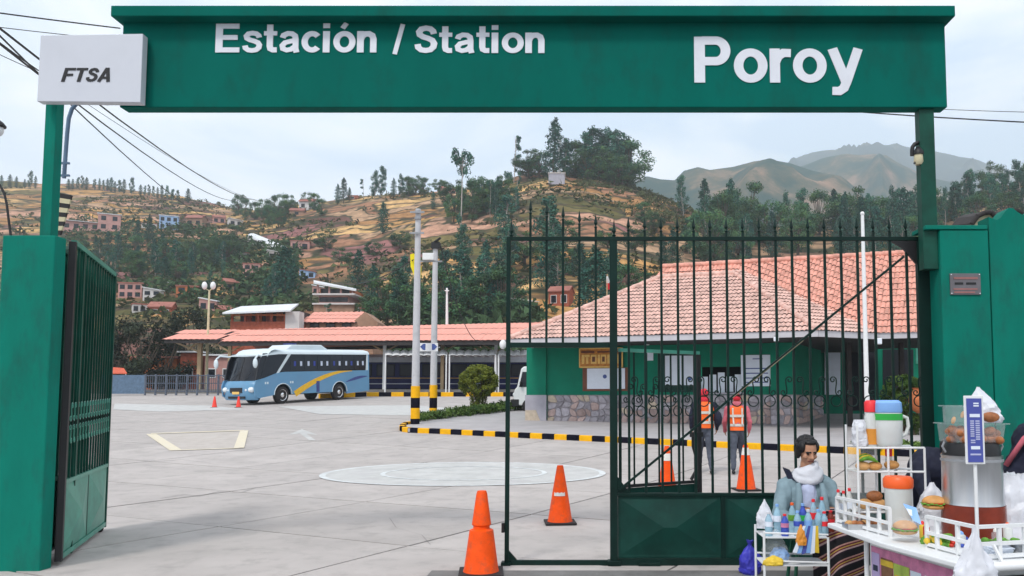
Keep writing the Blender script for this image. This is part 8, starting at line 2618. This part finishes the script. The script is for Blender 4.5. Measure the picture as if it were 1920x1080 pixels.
# goods on the lower shelf
bag('snack_bag', 1455, 1050, 6.38, .20, .25, .15, 'clear_plastic', 'clear bag on the lower shelf of the bottle stand', 51).location.z = zl_
bag('snack_packet', 1462, 1046, 6.40, .14, .10, .12, 'lid_blue', 'blue packet inside the clear bag on the lower shelf', 53, 'packet', 'tall').location.z = zl_ + .01
bag('snack_packet', 1450, 1062, 6.30, .16, .07, .10, 'poster_yellow', 'yellow packet lying on the lower shelf', 55, 'packet').location.z = zl_
bag('snack_packet', 1502, 1010, 6.26, .08, .15, .05, 'juice_orange', 'orange packet hanging at the front of the bottle stand', 57, 'packet').location.z = P(1502, 1022, 6.26).z
fn = thing('leaflets', 'fan of blue, white and yellow leaflets at the front of the bottle stand', 'papers', P(1512, 1038, 6.25))
for i, m_ in enumerate(('paper_white', 'lid_blue', 'sign_blue', 'lid_blue', 'paper_white', 'banana')):
    t0, t1 = i / 6, (i + 1) / 6
    b = MB(); y = 6.25 + .004 * i
    b.prism([P(lerp(1486, 1536, t0), 1036 + 2 * i % 5, y), P(lerp(1486, 1536, t1), 1037, y), P(lerp(1506, 1534, t1), 986, y), P(lerp(1506, 1534, t0), 986, y)], (0, .003, 0)); b.build('leaflet', m_, fn, world=True)
# ---- people half hidden behind the cart
def stooper(px, py, Y, yaw, label, top, cap):
    h = P(px, py, Y)
    r = thing('person', label, 'person', (h.x, Y, 0), yaw)
    hz = h.z
    sh = hz - .02
    pr = [('e', (0, .28, .62), (.18, .17, .16), None, 'cloth_navy'), ('c', (0, .26, .66), (0, -.02, sh - .12), .16, .17, top), ('e', (0, .02, sh - .12), (.20, .16, .17), None, top),
          ('c', (-.15, -.03, sh - .10), (.15, -.03, sh - .10), .075, .075, top), ('c', (0, -.08, sh - .06), (0, -.15, sh - .02), .058, .055, 'skin')]
    for k in (-1, 1):
        el = (k * .26, -.16, sh - .33); w_ = (k * .16, -.34, sh - .42)
        pr += [('c', (k * .20, -.03, sh - .12), el, .07, .055, top), ('c', el, w_, .055, .04, top)]
        pr += hand_prims(w_, (-k * .2, -1, -.2), (0, 0, 1), (k, 0, 0), 'skin')
        pr += [('c', (k * .09, .26, .58), (k * .15, -.14, .52), .10, .075, 'cloth_navy'), ('c', (k * .15, -.14, .50), (k * .15, .0, .09), .072, .05, 'cloth_navy'), ('c', (k * .15, .02, .045), (k * .16, -.16, .04), .045, .038, 'shoe_black')]
    hp, rot = head_prims((0, -.20, hz), math.pi, R(-25), 'skin')
    pr += hp
    human('body', pr, .013, r, ['cloth_navy', top, 'skin', 'shoe_black', 'hair_black', 'eye_dark', 'lips'] if top != 'cloth_navy' else ['cloth_navy', 'skin', 'shoe_black', 'hair_black', 'eye_dark', 'lips'])
    b = MB(); b.ell(Vector((0, -.20, hz)) + rot @ Vector((0, -.015, .04)), (.088, .105, .092), 18, 10, rot); b.build('hair' if cap == 'hair_black' else 'cap', cap, r, smooth=180)
    if cap != 'hair_black':
        b = MB(); b.ell((-.215, .02, sh - .16), (.012, .035, .035), 10, 6); b.build('badge', 'cloth_white', r)
        b = MB(); b.tube([(-.10, .26, sh - .30), (-.19, .14, sh - .08), (-.15, -.02, sh + .03), (.0, -.06, sh - .02)], .022, 8); b.build('bag_strap', 'cloth_pink', r, smooth=180)
    return r
stooper(1748, 846, 6.9, R(25), 'dark-haired person in navy crouching between the cart and the right pillar', 'cloth_navy', 'hair_black')
stooper(1944, 797, 6.5, R(75), 'person in a dark navy jacket and white cap stooping right of the urn', 'cloth_navy', 'cloth_white')

# ================================================================== AIR
mat_h = bpy.data.materials.new('haze'); mat_h.use_nodes = True
t = mat_h.node_tree
for n_ in list(t.nodes):
    if n_.type != 'OUTPUT_MATERIAL': t.nodes.remove(n_)
pv = t.nodes.new('ShaderNodeVolumePrincipled')
pv.inputs['Color'].default_value = (0.84, 0.93, 1.0, 1)
pv.inputs['Density'].default_value = 0.00034
pv.inputs['Anisotropy'].default_value = 0.0
t.links.new(pv.outputs[0], t.nodes['Material Output'].inputs['Volume'])
M['haze'] = mat_h
b = MB(); b.bb((-2700, -70, -1.2), (2700, 3000, 900)); hz_ = b.build('haze', 'haze'); kind(hz_, 'stuff')
